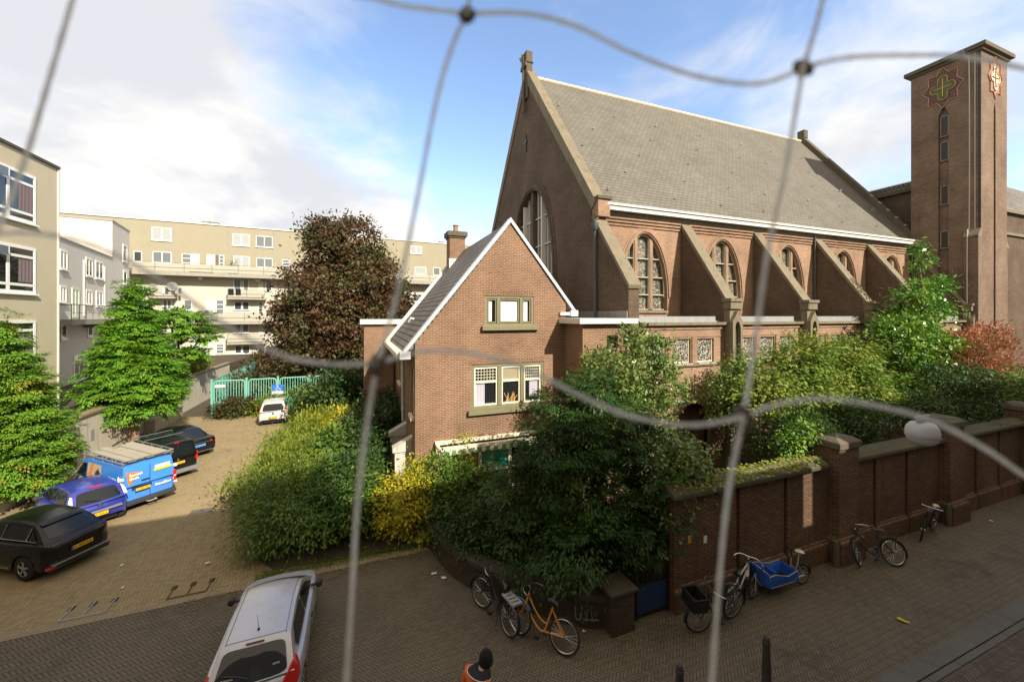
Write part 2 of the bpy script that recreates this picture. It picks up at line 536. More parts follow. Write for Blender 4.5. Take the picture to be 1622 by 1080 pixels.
kb = MB()
rnd = random.Random(4)
for k in range(-60, 70):
    kb.box(k * 1.0, k * 1.0 + 0.992, 4.24, 4.55, -0.1, 0.006 + rnd.uniform(-.003, .003))
    kb.box(k * 1.0 + .3, k * 1.0 + 1.29, 4.12, 4.232, -0.1, -0.02 + rnd.uniform(-.003, .003))
struct("kerb", kb, plain("kerb_stone", (0.115, 0.11, 0.095), 0.8, var=0.35, scale=1.2, bmp=0.4, dirt=0.5))
eb = MB()
for k in range(-120, 20):
    eb.box(k * .105, k * .105 + .098, 11.87, 12.07, -0.05, 0.009 + rnd.uniform(-.002, .002))
struct("border_strip", eb, plain("border_brick", (0.27, 0.215, 0.14), 0.85, var=0.3, scale=4))
soil = [(-2.7, 13.2), (-2.2, 12.5), (1.9, 12.1), (2.2, 10.9), (3.3, 9.1), (5.3, 7.5), (60, 7.5), (60, 60), (-30, 60), (-30, 33.5), (-4.3, 33.5), (-4.2, 20), (-3.3, 15)]
struct("garden_soil", MB().extrude([(x, y, -0.1) for x, y in soil], (0, 0, 0.113)), SOIL)

# ------------------------------------------------------------------ church
A0, A1 = 9.93, 36.2
BN, BR_, BF = 15.45, 23.1, 30.75
SLP = 1.333
ZE = 12.0
ch = thing_ab("church", "dark brick church with long grey slate roof and sloping stone-topped buttresses", "church", A0, 12.8)
WC = [12.9, 17.95, 23.05, 28.1, 33.2]
m = MB()
m.holed(rect(A0, A1, 0, 11.75), [arch(c, 1.35, 7.25, 7.9, 10.98) for c in WC], front(BN), 0.38)
for c in WC:                                          # stepped brick rings round the arches
    for hw, d in ((1.42, .05), (1.55, .025)):
        a_o, a_i = arch(c, hw + .12, 7.25, 7.9, 10.98 + hw - 1.35 + .12), arch(c, hw, 7.25, 7.9, 10.98 + hw - 1.35)
        m.grid([[(p[0], BN - d, p[1]) for p in a_o[2:]], [(p[0], BN - d, p[1]) for p in a_i[2:]]])
        m.grid([[(p[0], BN - d, p[1]) for p in a_i[2:]], [(p[0], BN + .0, p[1]) for p in a_i[2:]]])
        m.grid([[(p[0], BN - d, p[1]) for p in a_o[2:]], [(p[0], BN + .0, p[1]) for p in a_o[2:]]])
bays = [(10.45, 15.05), (15.63, 20.15), (20.73, 25.25), (25.83, 30.35), (30.93, 35.45)]
for x0, x1 in bays:                                   # brick courses below the gutter
    for k in range(3):
        m.box(x0, x1, BN - .10 + .02 * k, BN, 11.52 - .15 * k, 11.60 - .15 * k)
m.box(A0 + .1, A1, BN - .12, BN + .2, 11.62, 11.78)
m.box(A0 + .5, A1, BF - .4, BF, 0, 11.8)
m.box(A1 - .3, A1, BN + .1, BF - .4, 0, 11.8)
m.build("wall", BR_CHURCH, ch)
m = MB()
m.holed([(BN, 0), (BF, 0), (BF, ZE), (BR_, ZE + SLP * (BR_ - BN)), (BN, ZE)], [arch(22.45, 3.0, 4.0, 9.0, 14.7, 28, 0.92)], sidef(A0), 0.45)
for hw, d in ((3.1, .06), (3.32, .03)):
    a_o, a_i = arch(22.45, hw + .2, 4, 9.0, 14.7 + hw - 2.9 + .2, 28, .92)[2:], arch(22.45, hw, 4, 9.0, 14.7 + hw - 3.0, 28, .92)[2:]
    m.grid([[(A0 - d, p[0], p[1]) for p in a_o], [(A0 - d, p[0], p[1]) for p in a_i]])
    m.grid([[(A0 - d, p[0], p[1]) for p in a_i], [(A0, p[0], p[1]) for p in a_i]])
m.build("gable_wall", BR_SHADED, ch)
MB().poly([(A1, BN, 11.8), (A1, BF, 11.8), (A1, BR_, 22.2)]).build("rear_gable_wall", BR_SHADED, ch)
# roof
zr = ZE + SLP * (BR_ - BN)
m = MB()
m.extrude([(A0 + .5, BN - .22, ZE - .25), (A0 + .5, BR_, zr + .05), (A0 + .5, BF + .22, ZE - .25), (A0 + .5, BF, ZE - .5), (A0 + .5, BR_, zr - .4), (A0 + .5, BN, ZE - .5)], (A1 - A0 - .55, 0, 0))
roof = m.build("roof", SLATE, ch)
m = MB()
for k in range(58):
    x0 = A0 + .75 + k * .44
    m.tube([(x0, BR_, zr + .04), (x0 + .42, BR_, zr + .06)], [.12, .135], 8)
m.build("ridge_tiles", plain("ridge_tile", (0.55, 0.47, 0.37), 0.8, var=0.3, scale=2), roof, smooth=40)
HK = MB().tube(smooth_path([(0, -.1, .02), (0, -.16, .05), (0, -.19, .13), (0, -.16, .2)], 4), .018, 6).box(-.05, .05, -.1, -.08, -.01, .14)
hk0 = None
rr = random.Random(11)
for row, zz in enumerate((13.1, 14.6, 16.2, 17.9, 19.6)):
    for k in range(7):
        x = A0 + 1.4 + k * 3.7 + rr.uniform(-.5, .5) + (row % 2) * 1.7
        if x > A1 - .6: continue
        b = BN + (zz - ZE) / SLP
        if hk0 is None:
            HK.v = [(p[0] + A0, p[1] + 12.8, p[2]) for p in HK.v]
            hk0 = h = HK.build("roof_hook", plain("bright_zinc", (0.30, 0.28, 0.24), 0.5, var=.1), roof)
        else:
            h = hk0.copy(); COL.objects.link(h)
        h.location = Vector((x - A0, b - .02 - 12.8, zz))
        h.rotation_euler = (0, 0, rr.uniform(-.3, .3))
# copings on both gables
def coping(x0, x1, t):
    n = Vector((-SLP, 1)).normalized()
    pts = [(BN - .05, ZE - .15), (BN - .05 + n.x * t, ZE - .15 + n.y * t + .12), (BR_, zr + t * 1.667), (BF + .05 - n.x * t, ZE - .15 + n.y * t + .12), (BF + .05, ZE - .15), (BR_, zr - .25)]
    return MB().extrude([(x0, p[0], p[1]) for p in pts], (x1 - x0, 0, 0))
coping(A0 - .07, A0 + .52, .36).build("coping", STONE, ch)
coping(A1 - .12, A1 + .4, .36).build("coping", STONE_D, ch)
m = MB().box(A0, A0 + .62, 14.98, BN + .25, 11.45, 12.22)
m.build("kneeler", BR_CHURCH, ch)
MB().box(A0 - .06, A0 + .72, 14.9, BN + .3, 12.224, 12.36).build("kneeler_cap", STONE_D, ch)
# cross-shaped finial on a tall block over the apex
m = MB()
m.extrude([(A0 - .10, BR_ - .42, zr - 1.5), (A0 - .10, BR_ + .42, zr - 1.5), (A0 - .10, BR_ + .42, zr - .55), (A0 - .1, BR_, zr + .2), (A0 - .1, BR_ - .42, zr - .55)], (.08, 0, 0))
m.box(A0 - .12, A0 + .3, BR_ - .3, BR_ + .3, zr - .6, zr + .75)
m.box(A0 - .18, A0 + .36, BR_ - .36, BR_ + .36, zr + .75, zr + .87)
m.box(A0 - .13, A0 + .31, BR_ - .31, BR_ + .31, zr + .87, zr + 1.5)
m.box(A0 - .25, A0 - .12, BR_ - .1, BR_ + .1, zr - 2.3, zr + 1.2)
m.box(A0 - .24, A0 - .13, BR_ - .42, BR_ + .42, zr + .45, zr + .7)
m.build("finial", STONE_D, ch, bevel=.03)
m = MB().box(A1 - .1, A1 + .4, BR_ - .3, BR_ + .3, zr + .3, zr + 1.0)
m.build("finial", STONE_D, ch, bevel=.03)
m = MB().box(A0 - .07, A0 - .002, BR_ - .06, BR_ + .06, 17.4, 18.5).box(A0 - .07, A0 - .002, BR_ - .22, BR_ + .22, 17.95, 18.12)
m.build("iron_anchor", BLACKM, ch)
# gutter
m = MB().box(A0 + .5, A1 - .05, 15.05, BN + .1, 11.82, 12.08).box(A0 + .5, A1 - .05, 14.98, 15.05, 12.02, 12.12)
m.build("gutter", WHITE, ch)
# nave windows: mullions, bars and leaded panes
LEAD1 = leaded("nave_leaded_glass", (0.06, 0.055, 0.045), (0.30, 0.28, 0.235), lw=0.07, vor=7.0)
LEAD2 = leaded("aisle_leaded_glass", (0.38, 0.35, 0.285), (0.055, 0.056, 0.055), lw=0.065, vor=9.0)
def zarch(x, hw, zs, zt):
    q = min(1, abs(x) / hw)
    return zs + (zt - zs) * math.sqrt(max(0, 1 - q * q))
for c in WC:
    f = MB()
    for x in (-.46, .46):
        f.box(c + x - .085, c + x + .085, BN + .10, BN + .34, 7.3, zarch(x, 1.35, 7.9, 10.98), 0)
        for e in (-.1, .1):
            f.box(c + x + e - .02, c + x + e + .02, BN + .14, BN + .3, 7.3, zarch(x + e, 1.35, 7.9, 10.98) - .02, 1)
    for zz in (7.28, 8.0, 8.85, 9.75):
        w_ = 1.33 * math.sqrt(max(0, 1 - max(0, (zz - 7.9) / 3.08) ** 2))
        f.box(c - w_, c + w_, BN + .17, BN + .30, zz, zz + .05, 1)
    ring = arch(c, 1.33, 7.27, 7.9, 10.95)
    ri = arch(c, 1.27, 7.27, 7.9, 10.87)
    f.grid([[(p[0], BN + .16, p[1]) for p in ring[2:]], [(p[0], BN + .16, p[1]) for p in ri[2:]]], 1)
    f.box(c - 1.32, c + 1.32, BN - .12, BN + .36, 7.14, 7.24, 2)
    w = f.build("window", [BR_CHURCH, plain("dull_cream", (.40, .36, .27), .7, var=.15, dirt=.3), STONE], ch)
    MB().poly([(p[0], BN + .33, p[1]) for p in arch(c, 1.35, 7.25, 7.9, 10.98)]).build("pane", LEAD1, w)
f = MB()
for q in (-1.35, 0, 1.35):
    f.box(A0 + .12, A0 + .4, 22.45 + q - (.16 if q == 0 else .05), 22.45 + q + (.16 if q == 0 else .05), 4, zarch(q, 3, 9.0, 14.7) - .02, 1 if q else 0)
for q in (-2.3, -1.8, -.9, -.5, .5, .9, 1.8, 2.3, -2.7, 2.7):
    f.box(A0 + .3, A0 + .36, 22.45 + q - .02, 22.45 + q + .02, 4, zarch(q, 3, 9.0, 14.7) - .05, 1)
for zz in (7.6, 9.4, 11.2, 12.9):
    w_ = 2.95 * math.sqrt(max(0, 1 - max(0, (zz - 9.0) / 5.7) ** 2))
    f.box(A0 + .28, A0 + .37, 22.45 - w_, 22.45 + w_, zz, zz + .06, 1)
w = f.build("window", [BR_SHADED, WHITE], ch)
MB().poly([(A0 + .4, p[0], p[1]) for p in arch(22.45, 3.0, 4, 9.0, 14.7, 28, .92)]).build("pane", glass("gable_glass", (0.20, 0.20, 0.195), 0.15), w)
# buttresses
BUT = [10.18, 15.34, 20.44, 25.54, 30.64, 35.7]
for k, c in enumerate(BUT):
    zf = 8.1 if k == 0 else 7.62
    hw = .25
    x0 = A0 - .004 if k == 0 else c - hw
    x1 = c + hw
    m = MB().extrude([(x0, BN, 0.0), (x0, 12.86, 0.0), (x0, 12.86, zf), (x0, BN, 11.5)], (x1 - x0, 0, 0))
    bt = m.build("buttress", BR_SHADED, ch)  # darker brick carries the shade of the buttress sides
    d = Vector((BN - 12.86, 11.5 - zf)).normalized()
    n = Vector((-d.y, d.x)) * .13
    p = [(12.80, zf - .02), (12.80 + n.x * .4, zf + .12), (BN + n.x, 11.5 + n.y), (BN + .02, 11.5 - .02)]
    MB().extrude([(x0 - .05, q[0], q[1]) for q in p], (x1 - x0 + .1, 0, 0)).build("slope_coping", STONE, bt)
    if k == 0:
        continue
    # stone pier head with a gabled niche
    m = MB().box(c - .33, c + .33, 12.5, 12.9, 7.3, zf + .02).box(c - .38, c + .38, 12.44, 12.92, 7.62, 7.76)
    m.box(c - .27, c + .27, 12.6, 12.89, 0, 7.3)
    m.build("pier", STONE, ch)
    nf = 12.42
    out = [(c - .3, 4.3), (c + .3, 4.3), (c + .3, 6.75), (c, 7.2), (c - .3, 6.75)]
    m = MB().holed(out, [arch(c, .17, 4.5, 6.3, 6.75, 10)], front(nf), .17)
    for i in range(5):
        p, q = out[i], out[(i + 1) % 5]
        m.poly([(p[0], nf, p[1]), (q[0], nf, q[1]), (q[0], 12.599, q[1]), (p[0], 12.599, p[1])])
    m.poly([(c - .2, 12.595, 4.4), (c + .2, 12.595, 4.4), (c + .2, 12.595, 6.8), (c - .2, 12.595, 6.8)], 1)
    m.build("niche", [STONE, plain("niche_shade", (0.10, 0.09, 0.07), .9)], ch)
# aisle
FA = 12.9
holes, wins = [], []
for k in range(5):
    for q in (1.18, 2.5, 3.82):
        x = BUT[k] + q
        wins.append(x)
        holes.append(rect(x - .47, x + .47, 5.0, 6.02))
holes.append(arch(13.3, 1.0, 0.0, 2.0, 3.25, 18))
m = MB().holed(rect(A0 + .5, A1, 0.0, 6.36), holes, front(FA), .2)
for k in range(5):
    x0, x1 = BUT[k] + .36, BUT[k + 1] - .36
    m.box(x0, x1, FA - .05, FA, 6.42, 6.5)
    m.box(x0, x1, FA - .03, FA, 6.10, 6.16)
    for q in (1.84, 3.16):
        m.box(BUT[k] + q - .13, BUT[k] + q + .13, FA - .04, FA, 4.95, 6.1)
a_o, a_i = arch(13.3, 1.38, 0, 2.0, 3.62, 18)[2:], arch(13.3, 1.02, 0, 2.0, 3.27, 18)[2:]
m.grid([[(p[0], FA - .05, p[1]) for p in a_o], [(p[0], FA - .05, p[1]) for p in a_i]])
m.grid([[(p[0], FA - .05, p[1]) for p in a_o], [(p[0], FA, p[1]) for p in a_o]])
m.box(A0 + .5, A1, FA, FA + .2, 6.36, 6.6)
m.poly([(12.2, FA + .6, 0), (14.4, FA + .6, 0), (14.4, FA + .6, 3.4), (12.2, FA + .6, 3.4)])
m.build("aisle_wall", BR_CHURCH, ch)
m = MB()
for k in range(5):
    x0, x1 = BUT[k] + .3, BUT[k + 1] - .31
    m.box(x0, x1, FA - .2, FA + .12, 6.603, 6.72)
    m.box(x0 + .2, x1 - .2, FA - .09, FA, 4.86, 4.97)
m.build("ledge", STONE, ch)
m = MB().box(A0 + .5, A1, FA + .2, BN, 6.5, 6.78)
for k in range(5):
    m.box(BUT[k] + .3, BUT[k + 1] - .75, FA + .02, FA + .22, 6.723, 6.97)
m.build("aisle_roof", ZINC, ch)
LW = MB().box(-.47, .47, .08, .13, 5.0, 5.05).box(-.47, .47, .08, .13, 5.97, 6.02).box(-.47, -.42, .08, .13, 5.05, 5.97).box(.42, .47, .08, .13, 5.05, 5.97)
for x in wins:
    f = MB()
    f.v = [(p[0] + x, p[1] + FA, p[2]) for p in LW.v]; f.f = LW.f; f.m = LW.m
    f.box(x - .5, x + .5, FA - .1, FA + .1, 4.93, 4.997)
    w = f.build("aisle_window", CREAM, ch)
    pn = MB()
    yy = FA + .11
    pn.poly([(x - .45, yy, 5.02), (x + .45, yy, 5.02), (x + .45, yy, 6.0), (x - .45, yy, 6.0)], 0)
    pn.lathe([(.19, 0), (.178, -.01), (.165, 0)], (x, yy - .004, 5.51), 20, 'y', 1)
    pn.lathe([(.41, 0), (.402, -.01), (.392, 0)], (x, yy - .004, 5.51), 24, 'y', 1)
    pn.build("pane", [LEAD2, plain("tracery", (0.62, 0.57, 0.47), .8)], w)
WOODR = plain("red_wood", (0.16, 0.075, 0.045), 0.7, var=.25, scale=5)
m = MB().box(12.35, 14.25, FA + .3, FA + .36, 0, 3.2)
dr = m.build("door", WOODR, ch)
m = MB()
for k in range(14):
    q = -1.1 + k * .16
    m.tube([(14.9 + q * .5, FA - .1, 1.4), (14.9 + q * .5 + .55, FA - .1, 3.0)], .012, 4)
    m.tube([(14.9 + q * .5 + .55, FA - .12, 1.4), (14.9 + q * .5, FA - .12, 3.0)], .012, 4)
m.build("trellis", plain("trellis_wood", (0.35, 0.24, 0.17), .8, var=.2), ch)
# low link to the house, with a white roof edge
m = MB().holed(rect(7.69, A0 + .1, 0, 6.7), [rect(8.75, 9.25, 5.75, 6.25)], front(12.62), .2)
m.holed(rect(12.62, BN, 0, 6.7), [], sidef(7.69), .1)
m.build("link_wall", BR_HOUSE, ch)
BX("pane", GLASS, ch, 8.7, 9.3, 12.78, 12.82, 5.7, 6.3)
m = MB().box(7.42, A0 + .07, 12.36, 14.02, 6.703, 6.9).box(7.75, A0 - .02, 14.02, BN, 6.7, 6.9)
m.build("link_roof", WHITE, ch)
m = MB().box(A0 - .06, A0 - .006, 12.9, 19.0, 6.9, 7.2)
m.build("flashing", plain("lead_sheet", (0.19, 0.19, 0.18), .6, var=.2, dirt=.4), ch)
def pipe(par, a, b, z0, z1, r=.06, hopper=True, mat=None):
    m = MB().tube([(a, b, z0), (a, b, z1)], r, 10)
    for k in range(int((z1 - z0) / 2)):
        m.lathe([(r, 0), (r + .02, .01), (r + .02, .06), (r, .07)], (a, b, z0 + 1 + 2 * k), 10)
    if hopper:
        m.lathe([(r, 0), (r + .09, .12), (r + .09, .38), (.03, .4)], (a, b, z1), 10)
        m.tube(smooth_path([(a, b, z1 + .38), (a, b, z1 + .5), (a + .14, b - .05, z1 + .62)], 5), .045, 8)
    return m.build("downpipe", mat or LEAD, par, smooth=40)
pipe(ch, A0 - .12, 15.05, 6.9, 10.75, .075)
pipe(ch, 25.18, 15.3, 6.8, 11.75, .05, False)
pipe(ch, 35.35, 15.3, 6.8, 11.75, .06, False)
pipe(ch, 15.0, 15.37, 6.8, 11.5, .012, False, STONE)
pipe(ch, 20.1, 15.37, 6.8, 11.5, .012, False, STONE)
# stepped flashing and the taller halls behind the tower
m = MB()
for k in range(6):
    b = BN + .05 + k * .5
    m.box(A1 - .1, A1 + .22, b, b + .5, ZE + (b - BN) * SLP - .1, ZE + (b - BN) * SLP + .75)
m.build("stepped_flashing", plain("pale_lead", (0.42, 0.42, 0.40), .55, var=.2), ch)
hl = thing_ab("church_hall", "tall plain brick hall with a stone roof edge behind the church tower", "hall", 37.4, 16.0)
m = MB().box(37.4, 52, 16.2, 34, 0, 16.0)
m.build("wall", BR_SHADED, hl)
m = MB().box(37.15, 52.2, 16.0, 34.2, 16.0, 16.25).box(37.25, 37.4, 16.1, 34, 13.4, 13.6)
m.build("cornice", STONE_D, hl)
sh = thing_ab("church_annex", "brick annex with a grey slate mansard roof right of the tower", "annex", 40.5, 14.6)
m = MB().holed(rect(39.5, 66, 0, 15.0), [rect(43.8, 45.6, 5.2, 7.6)], front(14.6), .3)
m.box(39.5, 66, 14.9, 15.9, 0, 14.9)
m.build("wall", BR_SHADED, sh)
BX("window", GLASS, sh, 43.7, 45.7, 14.83, 14.86, 5.1, 7.7)
MB().box(39.5, 66.2, 14.35, 16.2, 14.9, 15.15).box(39.5, 66, 14.45, 14.6, 13.2, 13.4).build("cornice", STONE, sh)
m = MB().extrude([(39.5, 14.5, 15.15), (39.5, 15.6, 17.2), (39.5, 30, 17.2), (39.5, 30, 15.15)], (26, 0, 0))
m.extrude([(39.5, 15.7, 17.25), (52, 20, 20.6), (66, 20, 20.6), (66, 15.7, 17.25)], (0, 8, 0))
m.build("roof", SLATE2, sh)

# ------------------------------------------------------------------ tower
TA, TB, TD, TZ = 36.0, 12.3, 3.34, 23.9
tw = thing_ab("church_tower", "tall square brick bell tower with star emblems under a flat stone top", "tower", TA, TB)
m = MB()
sl_l = [(TB + 1.45, 3), (TB + 1.95, 3), (TB + 1.95, 20.3), (TB + 1.7, 20.85), (TB + 1.45, 20.3)]
m.holed(rect(TB, TB + TD, 0, TZ - .3), [sl_l], sidef(TA), .22)
sl_f = [(TA + 1.57, 3), (TA + 1.83, 3), (TA + 1.83, 20.0), (TA + 1.7, 20.6), (TA + 1.57, 20.0)]
m.holed(rect(TA, TA + TD, 0, TZ - .3), [sl_f], front(TB), .25)
m.box(TA + .4, TA + TD, TB + .4, TB + TD, 0, TZ - .3)
m.box(TA + .22, TA + .4, TB + 1.3, TB + 2.1, 3, 20.95)
m.box(TA + 1.4, TA + 2.0, TB + .25, TB + .4, 3, 20.7)
# corner buttresses
m.box(TA - .35, TA, TB + .0, TB + .62, 0, 11.9)
m.box(TA - .35, TA, TB + TD - .75, TB + TD + .1, 0, 11.6)
m.box(TA + TD, TA + TD + .25, TB + .05, TB + .7, 0, 11.4)
m.build("wall", BR_TOWER, tw)
m = MB()
for b0, b1, z in ((TB - .02, TB + .66, 11.9), (TB + TD - .8, TB + TD + .14, 11.6)):
    m.extrude([(TA - .4, b0, z), (TA - .4, b0, z + .12), (TA - .002, b0, z + .6), (TA - .002, b0, z)], (0, b1 - b0, 0))
m.extrude([(TA + TD + .3, TB, 11.4), (TA + TD + .3, TB, 11.5), (TA + TD + .003, TB, 11.9), (TA + TD + .003, TB, 11.4)], (0, .72, 0))
m.build("buttress_cap", STONE, tw)
m = MB().box(TA - .28, TA + TD + .28, TB - .28, TB + TD + .28, TZ - .26, TZ).box(TA - .12, TA + TD + .12, TB - .12, TB + TD + .12, TZ - .42, TZ - .26)
m.build("cornice", STONE_D, tw, bevel=.02)
for z0, z1 in ((18.9, 20.2), (17.3, 18.5), (14.4, 15.6), (11.5, 12.6)):
    m = MB().box(TA + .1, TA + .2, TB + 1.47, TB + 1.93, z0 - .08, z0, 0).box(TA + .14, TA + .2, TB + 1.5, TB + 1.54, z0, z1, 1).box(TA + .14, TA + .2, TB + 1.86, TB + 1.9, z0, z1, 1).box(TA + .14, TA + .2, TB + 1.5, TB + 1.9, z1 - .04, z1, 1)
    w = m.build("window", [STONE, plain("dull_frame", (.30, .25, .18), .7)], tw)
    BX("pane", plain("dark_pane", (.03, .026, .022), .35), w, TA + .18, TA + .21, TB + 1.5, TB + 1.9, z0, z1)
# star emblems with a four-lobed cross
def star(fn, name):
    e = MB()
    pts = []
    for k in range(16):
        t = PI / 8 * k + PI / 2
        r_ = 1.0 if k % 2 == 0 else .73
        pts.append((r_ * math.cos(t), 1.35 * r_ * math.sin(t)))
    ring = [fn(p[0], p[1], -.03) for p in pts]
    e.tube(ring, .032, 5, 0, True)
    e.poly([fn(p[0] * .97, p[1] * .97, -.006) for p in pts], 1)
    lob = []
    for k in range(4):
        cx, cy = .37 * math.cos(k * PI / 2), .52 * math.sin(k * PI / 2)
        for q in range(9):
            t = k * PI / 2 - PI * .62 + q / 8 * PI * 1.24
            lob.append((cx + .24 * math.cos(t), cy + .28 * math.sin(t)))
    e.poly([fn(p[0], p[1], -.02) for p in lob], 2)
    e.tube([fn(p[0], p[1], -.045) for p in lob], .026, 5, 3, True)
    e.tube([fn(-.42, 0, -.05), fn(.42, 0, -.05)], .022, 5, 4)
    e.tube([fn(0, -.6, -.05), fn(0, .6, -.05)], .022, 5, 4)
    for p in ((-.42, 0), (.42, 0), (0, .6), (0, -.6)):
        e.lathe([(.001, 0), (.06, .02), (.001, .04)], tuple(fn(p[0], p[1], -.06)), 8, 'z', 4)
    for k in range(8):
        t = PI / 4 * k + PI / 2
        e.lathe([(.001, 0), (.035, .02), (.001, .04)], tuple(fn(.8 * math.cos(t), 1.08 * math.sin(t), -.02)), 6, 'z', 5)
    return e
PINK = plain("star_pink", (0.45, 0.22, 0.14), .6, var=.1)
MOS = plain("star_maroon", (0.105, 0.06, 0.045), .7, var=.2)
GRN = plain("star_green", (0.10, 0.105, 0.055), .7, var=.2)
OCH = plain("star_ochre", (0.42, 0.26, 0.09), .6, var=.1)
YEL = plain("star_yellow", (0.62, 0.47, 0.07), .5, var=.1)
PALE = plain("star_pale", (0.66, 0.58, 0.46), .6, var=.1)
star(lambda x, y, d: (TA + d, TB + 1.72 - x, 22.05 + y), "e").build("emblem", [PINK, MOS, GRN, OCH, YEL, PALE], tw)
star(lambda x, y, d: (TA + 1.72 + x * .92, TB + d, 22.1 + y), "e").build("emblem", [PINK, plain("star_rose", (.30, .17, .12), .7, var=.2), PALE, PALE, OCH, PALE], tw)
m = MB().tube(smooth_path([(TA - .3, TB + .7, TZ - .1), (TA - .1, TB + .62, TZ - .6), (TA - .04, TB + .5, TZ - 1.2), (TA - .04, TB + .5, 12.5), (TA - .42, TB + .45, 11.9), (TA - .42, TB + .45, 3)], 8), .03, 6)
m.tube([(TA - .04, TB + .25, TZ - .4), (TA - .04, TB + .25, 12.4)], .022, 6)
m.build("lightning_wire", plain("pale_wire", (.5, .45, .38), .6), tw)
MB().box(TA - .03, TA, TB + .02, TB + .12, 12.3, TZ - .45).build("downpipe", BLACKM, tw)
# ------------------------------------------------------------------ brick house
HA, HB, HR = 1.82, 14.0, 7.75
AX, AZ = 5.36, 10.48
ho = thing_ab("brick_house", "steep-gabled red-brown brick house with white verge boards beside the church", "house", HA, HB)
m = MB()
m.holed([(HA, 0), (HR, 0), (HR, 7.45), (AX, AZ), (HA, 6.0)], [rect(3.83, 6.77, 3.55, 5.2), rect(4.36, 6.33, 6.62, 7.74), rect(2.95, 6.9, .5, 2.08)], front(HB), .18)
m.holed(rect(HB, 22, 0, 6.0), [rect(14.35, 15.0, 3.4, 5.1), rect(18.6, 19.7, 3.9, 5.1)], sidef(HA), .18)
m.box(HR - .2, HR, HB + .2, 22, 0, 7.4)
m.poly([(HA, 22, 0), (HR, 22, 0), (HR, 22, 7.45), (AX, 22, AZ), (HA, 22, 6.0)])
for x0, x1, z in ((3.78, 6.82, 5.2), (4.31, 6.38, 7.74)):       # soldier courses
    n = int((x1 - x0) / .075)
    for k in range(n):
        m.box(x0 + k * (x1 - x0) / n, x0 + (k + .82) * (x1 - x0) / n, HB - .014, HB, z + .005, z + .2)
m.build("wall", BR_HOUSE, ho)
m = MB()
m.extrude([(1.5, HB + .1, 5.68), (AX, HB + .1, AZ + .12), (8.05, HB + .1, 7.16), (8.05, HB + .1, 7.0), (AX, HB + .1, AZ - .1), (1.5, HB + .1, 5.52)], (0, 7.9, 0))
hr = m.build("roof", SLATE2, ho)
BX("chimney", BR_HOUSE, hr, 4.6, 5.45, 21.2, 22.05, 9.0, 11.35)
m = MB().box(4.48, 5.57, 21.08, 22.17, 11.35, 11.6).box(4.55, 5.5, 21.15, 22.1, 11.25, 11.35)
m.build("chimney_cap", STONE_D, hr)
MB().lathe([(.16, 11.6), (.13, 11.95), (.17, 11.97), (.17, 12.02), (.1, 12.02)], (5.02, 21.6, 0), 12).build("chimney_pot", plain("terracotta", (.3, .17, .1), .8), hr, smooth=40)
m = MB().box(4.55, 5.5, 21.12, 21.2, 9.2, 10.1)
m.build("flashing", WHITE, hr)
MB().tube([(1.9, 16.6, 6.75), (1.98, 16.5, 6.9), (2.1, 16.5, 6.86)], .05, 6).build("vent_pipe", WHITE, hr)
def verge(b0, b1, t0, t1):
    m = MB()
    for (xa, za, xb, zb) in ((1.42, 5.62, AX, AZ + .06), (8.15, 7.08, AX, AZ + .06)):
        d = Vector((xb - xa, zb - za)).normalized()
        n = Vector((-d.y, d.x)) if xa < xb else Vector((d.y, -d.x))
        pts = [(xa, za), (xb, zb), (xb, zb + t1 * 1.65), (xa + n.x * t1, za + n.y * t1)]
        m.extrude([(p[0], b0, p[1]) for p in pts], (0, b1 - b0, 0))
    m.box(1.3, 1.66, b0 + .003, b1 - .003, 5.5, 5.75)
    m.box(7.95, 8.28, b0 + .003, b1 - .003, 6.98, 7.22)
    return m
verge(HB - .07, HB + .28, 0, .11).build("verge_board", plain("verge_white", (.50, .51, .535), .45, var=.05), ho)
verge(21.8, 22.1, 0, .16).build("verge_board", WHITE, ho)
m = MB().box(1.22, 1.52, HB + .35, 21.7, 5.5, 5.68)
m.build("gutter", CREAM, ho)
BX("cornice_block", WHITE, ho, 7.45, 7.88, HB - .12, HB + .2, 7.02, 7.14)
pipe(ho, HA - .1, 21.4, 0, 5.5, .06, False, BLACKM)
pipe(ho, HA - .08, 17.4, 0, 5.5, .05, False, WHITE)

def frame_bars(m, x0, x1, z0, z1, b0, b1, t, mi=0):
    m.box(x0, x1, b0, b1, z0, z0 + t, mi).box(x0, x1, b0, b1, z1 - t, z1, mi)
    m.box(x0, x0 + t, b0, b1, z0 + t, z1 - t, mi).box(x1 - t, x1, b0, b1, z0 + t, z1 - t, mi)
def curtain(x0, x1, z0, z1, b, folds, amp=.03):
    m = MB()
    rows = []
    n = folds * 8
    for zz in (z0, z1):
        rows.append([(x0 + (x1 - x0) * k / n, b + amp * math.sin(2 * PI * folds * k / n + (0.6 if zz == z0 else 0)), zz) for k in range(n + 1)])
    return m.grid(rows)
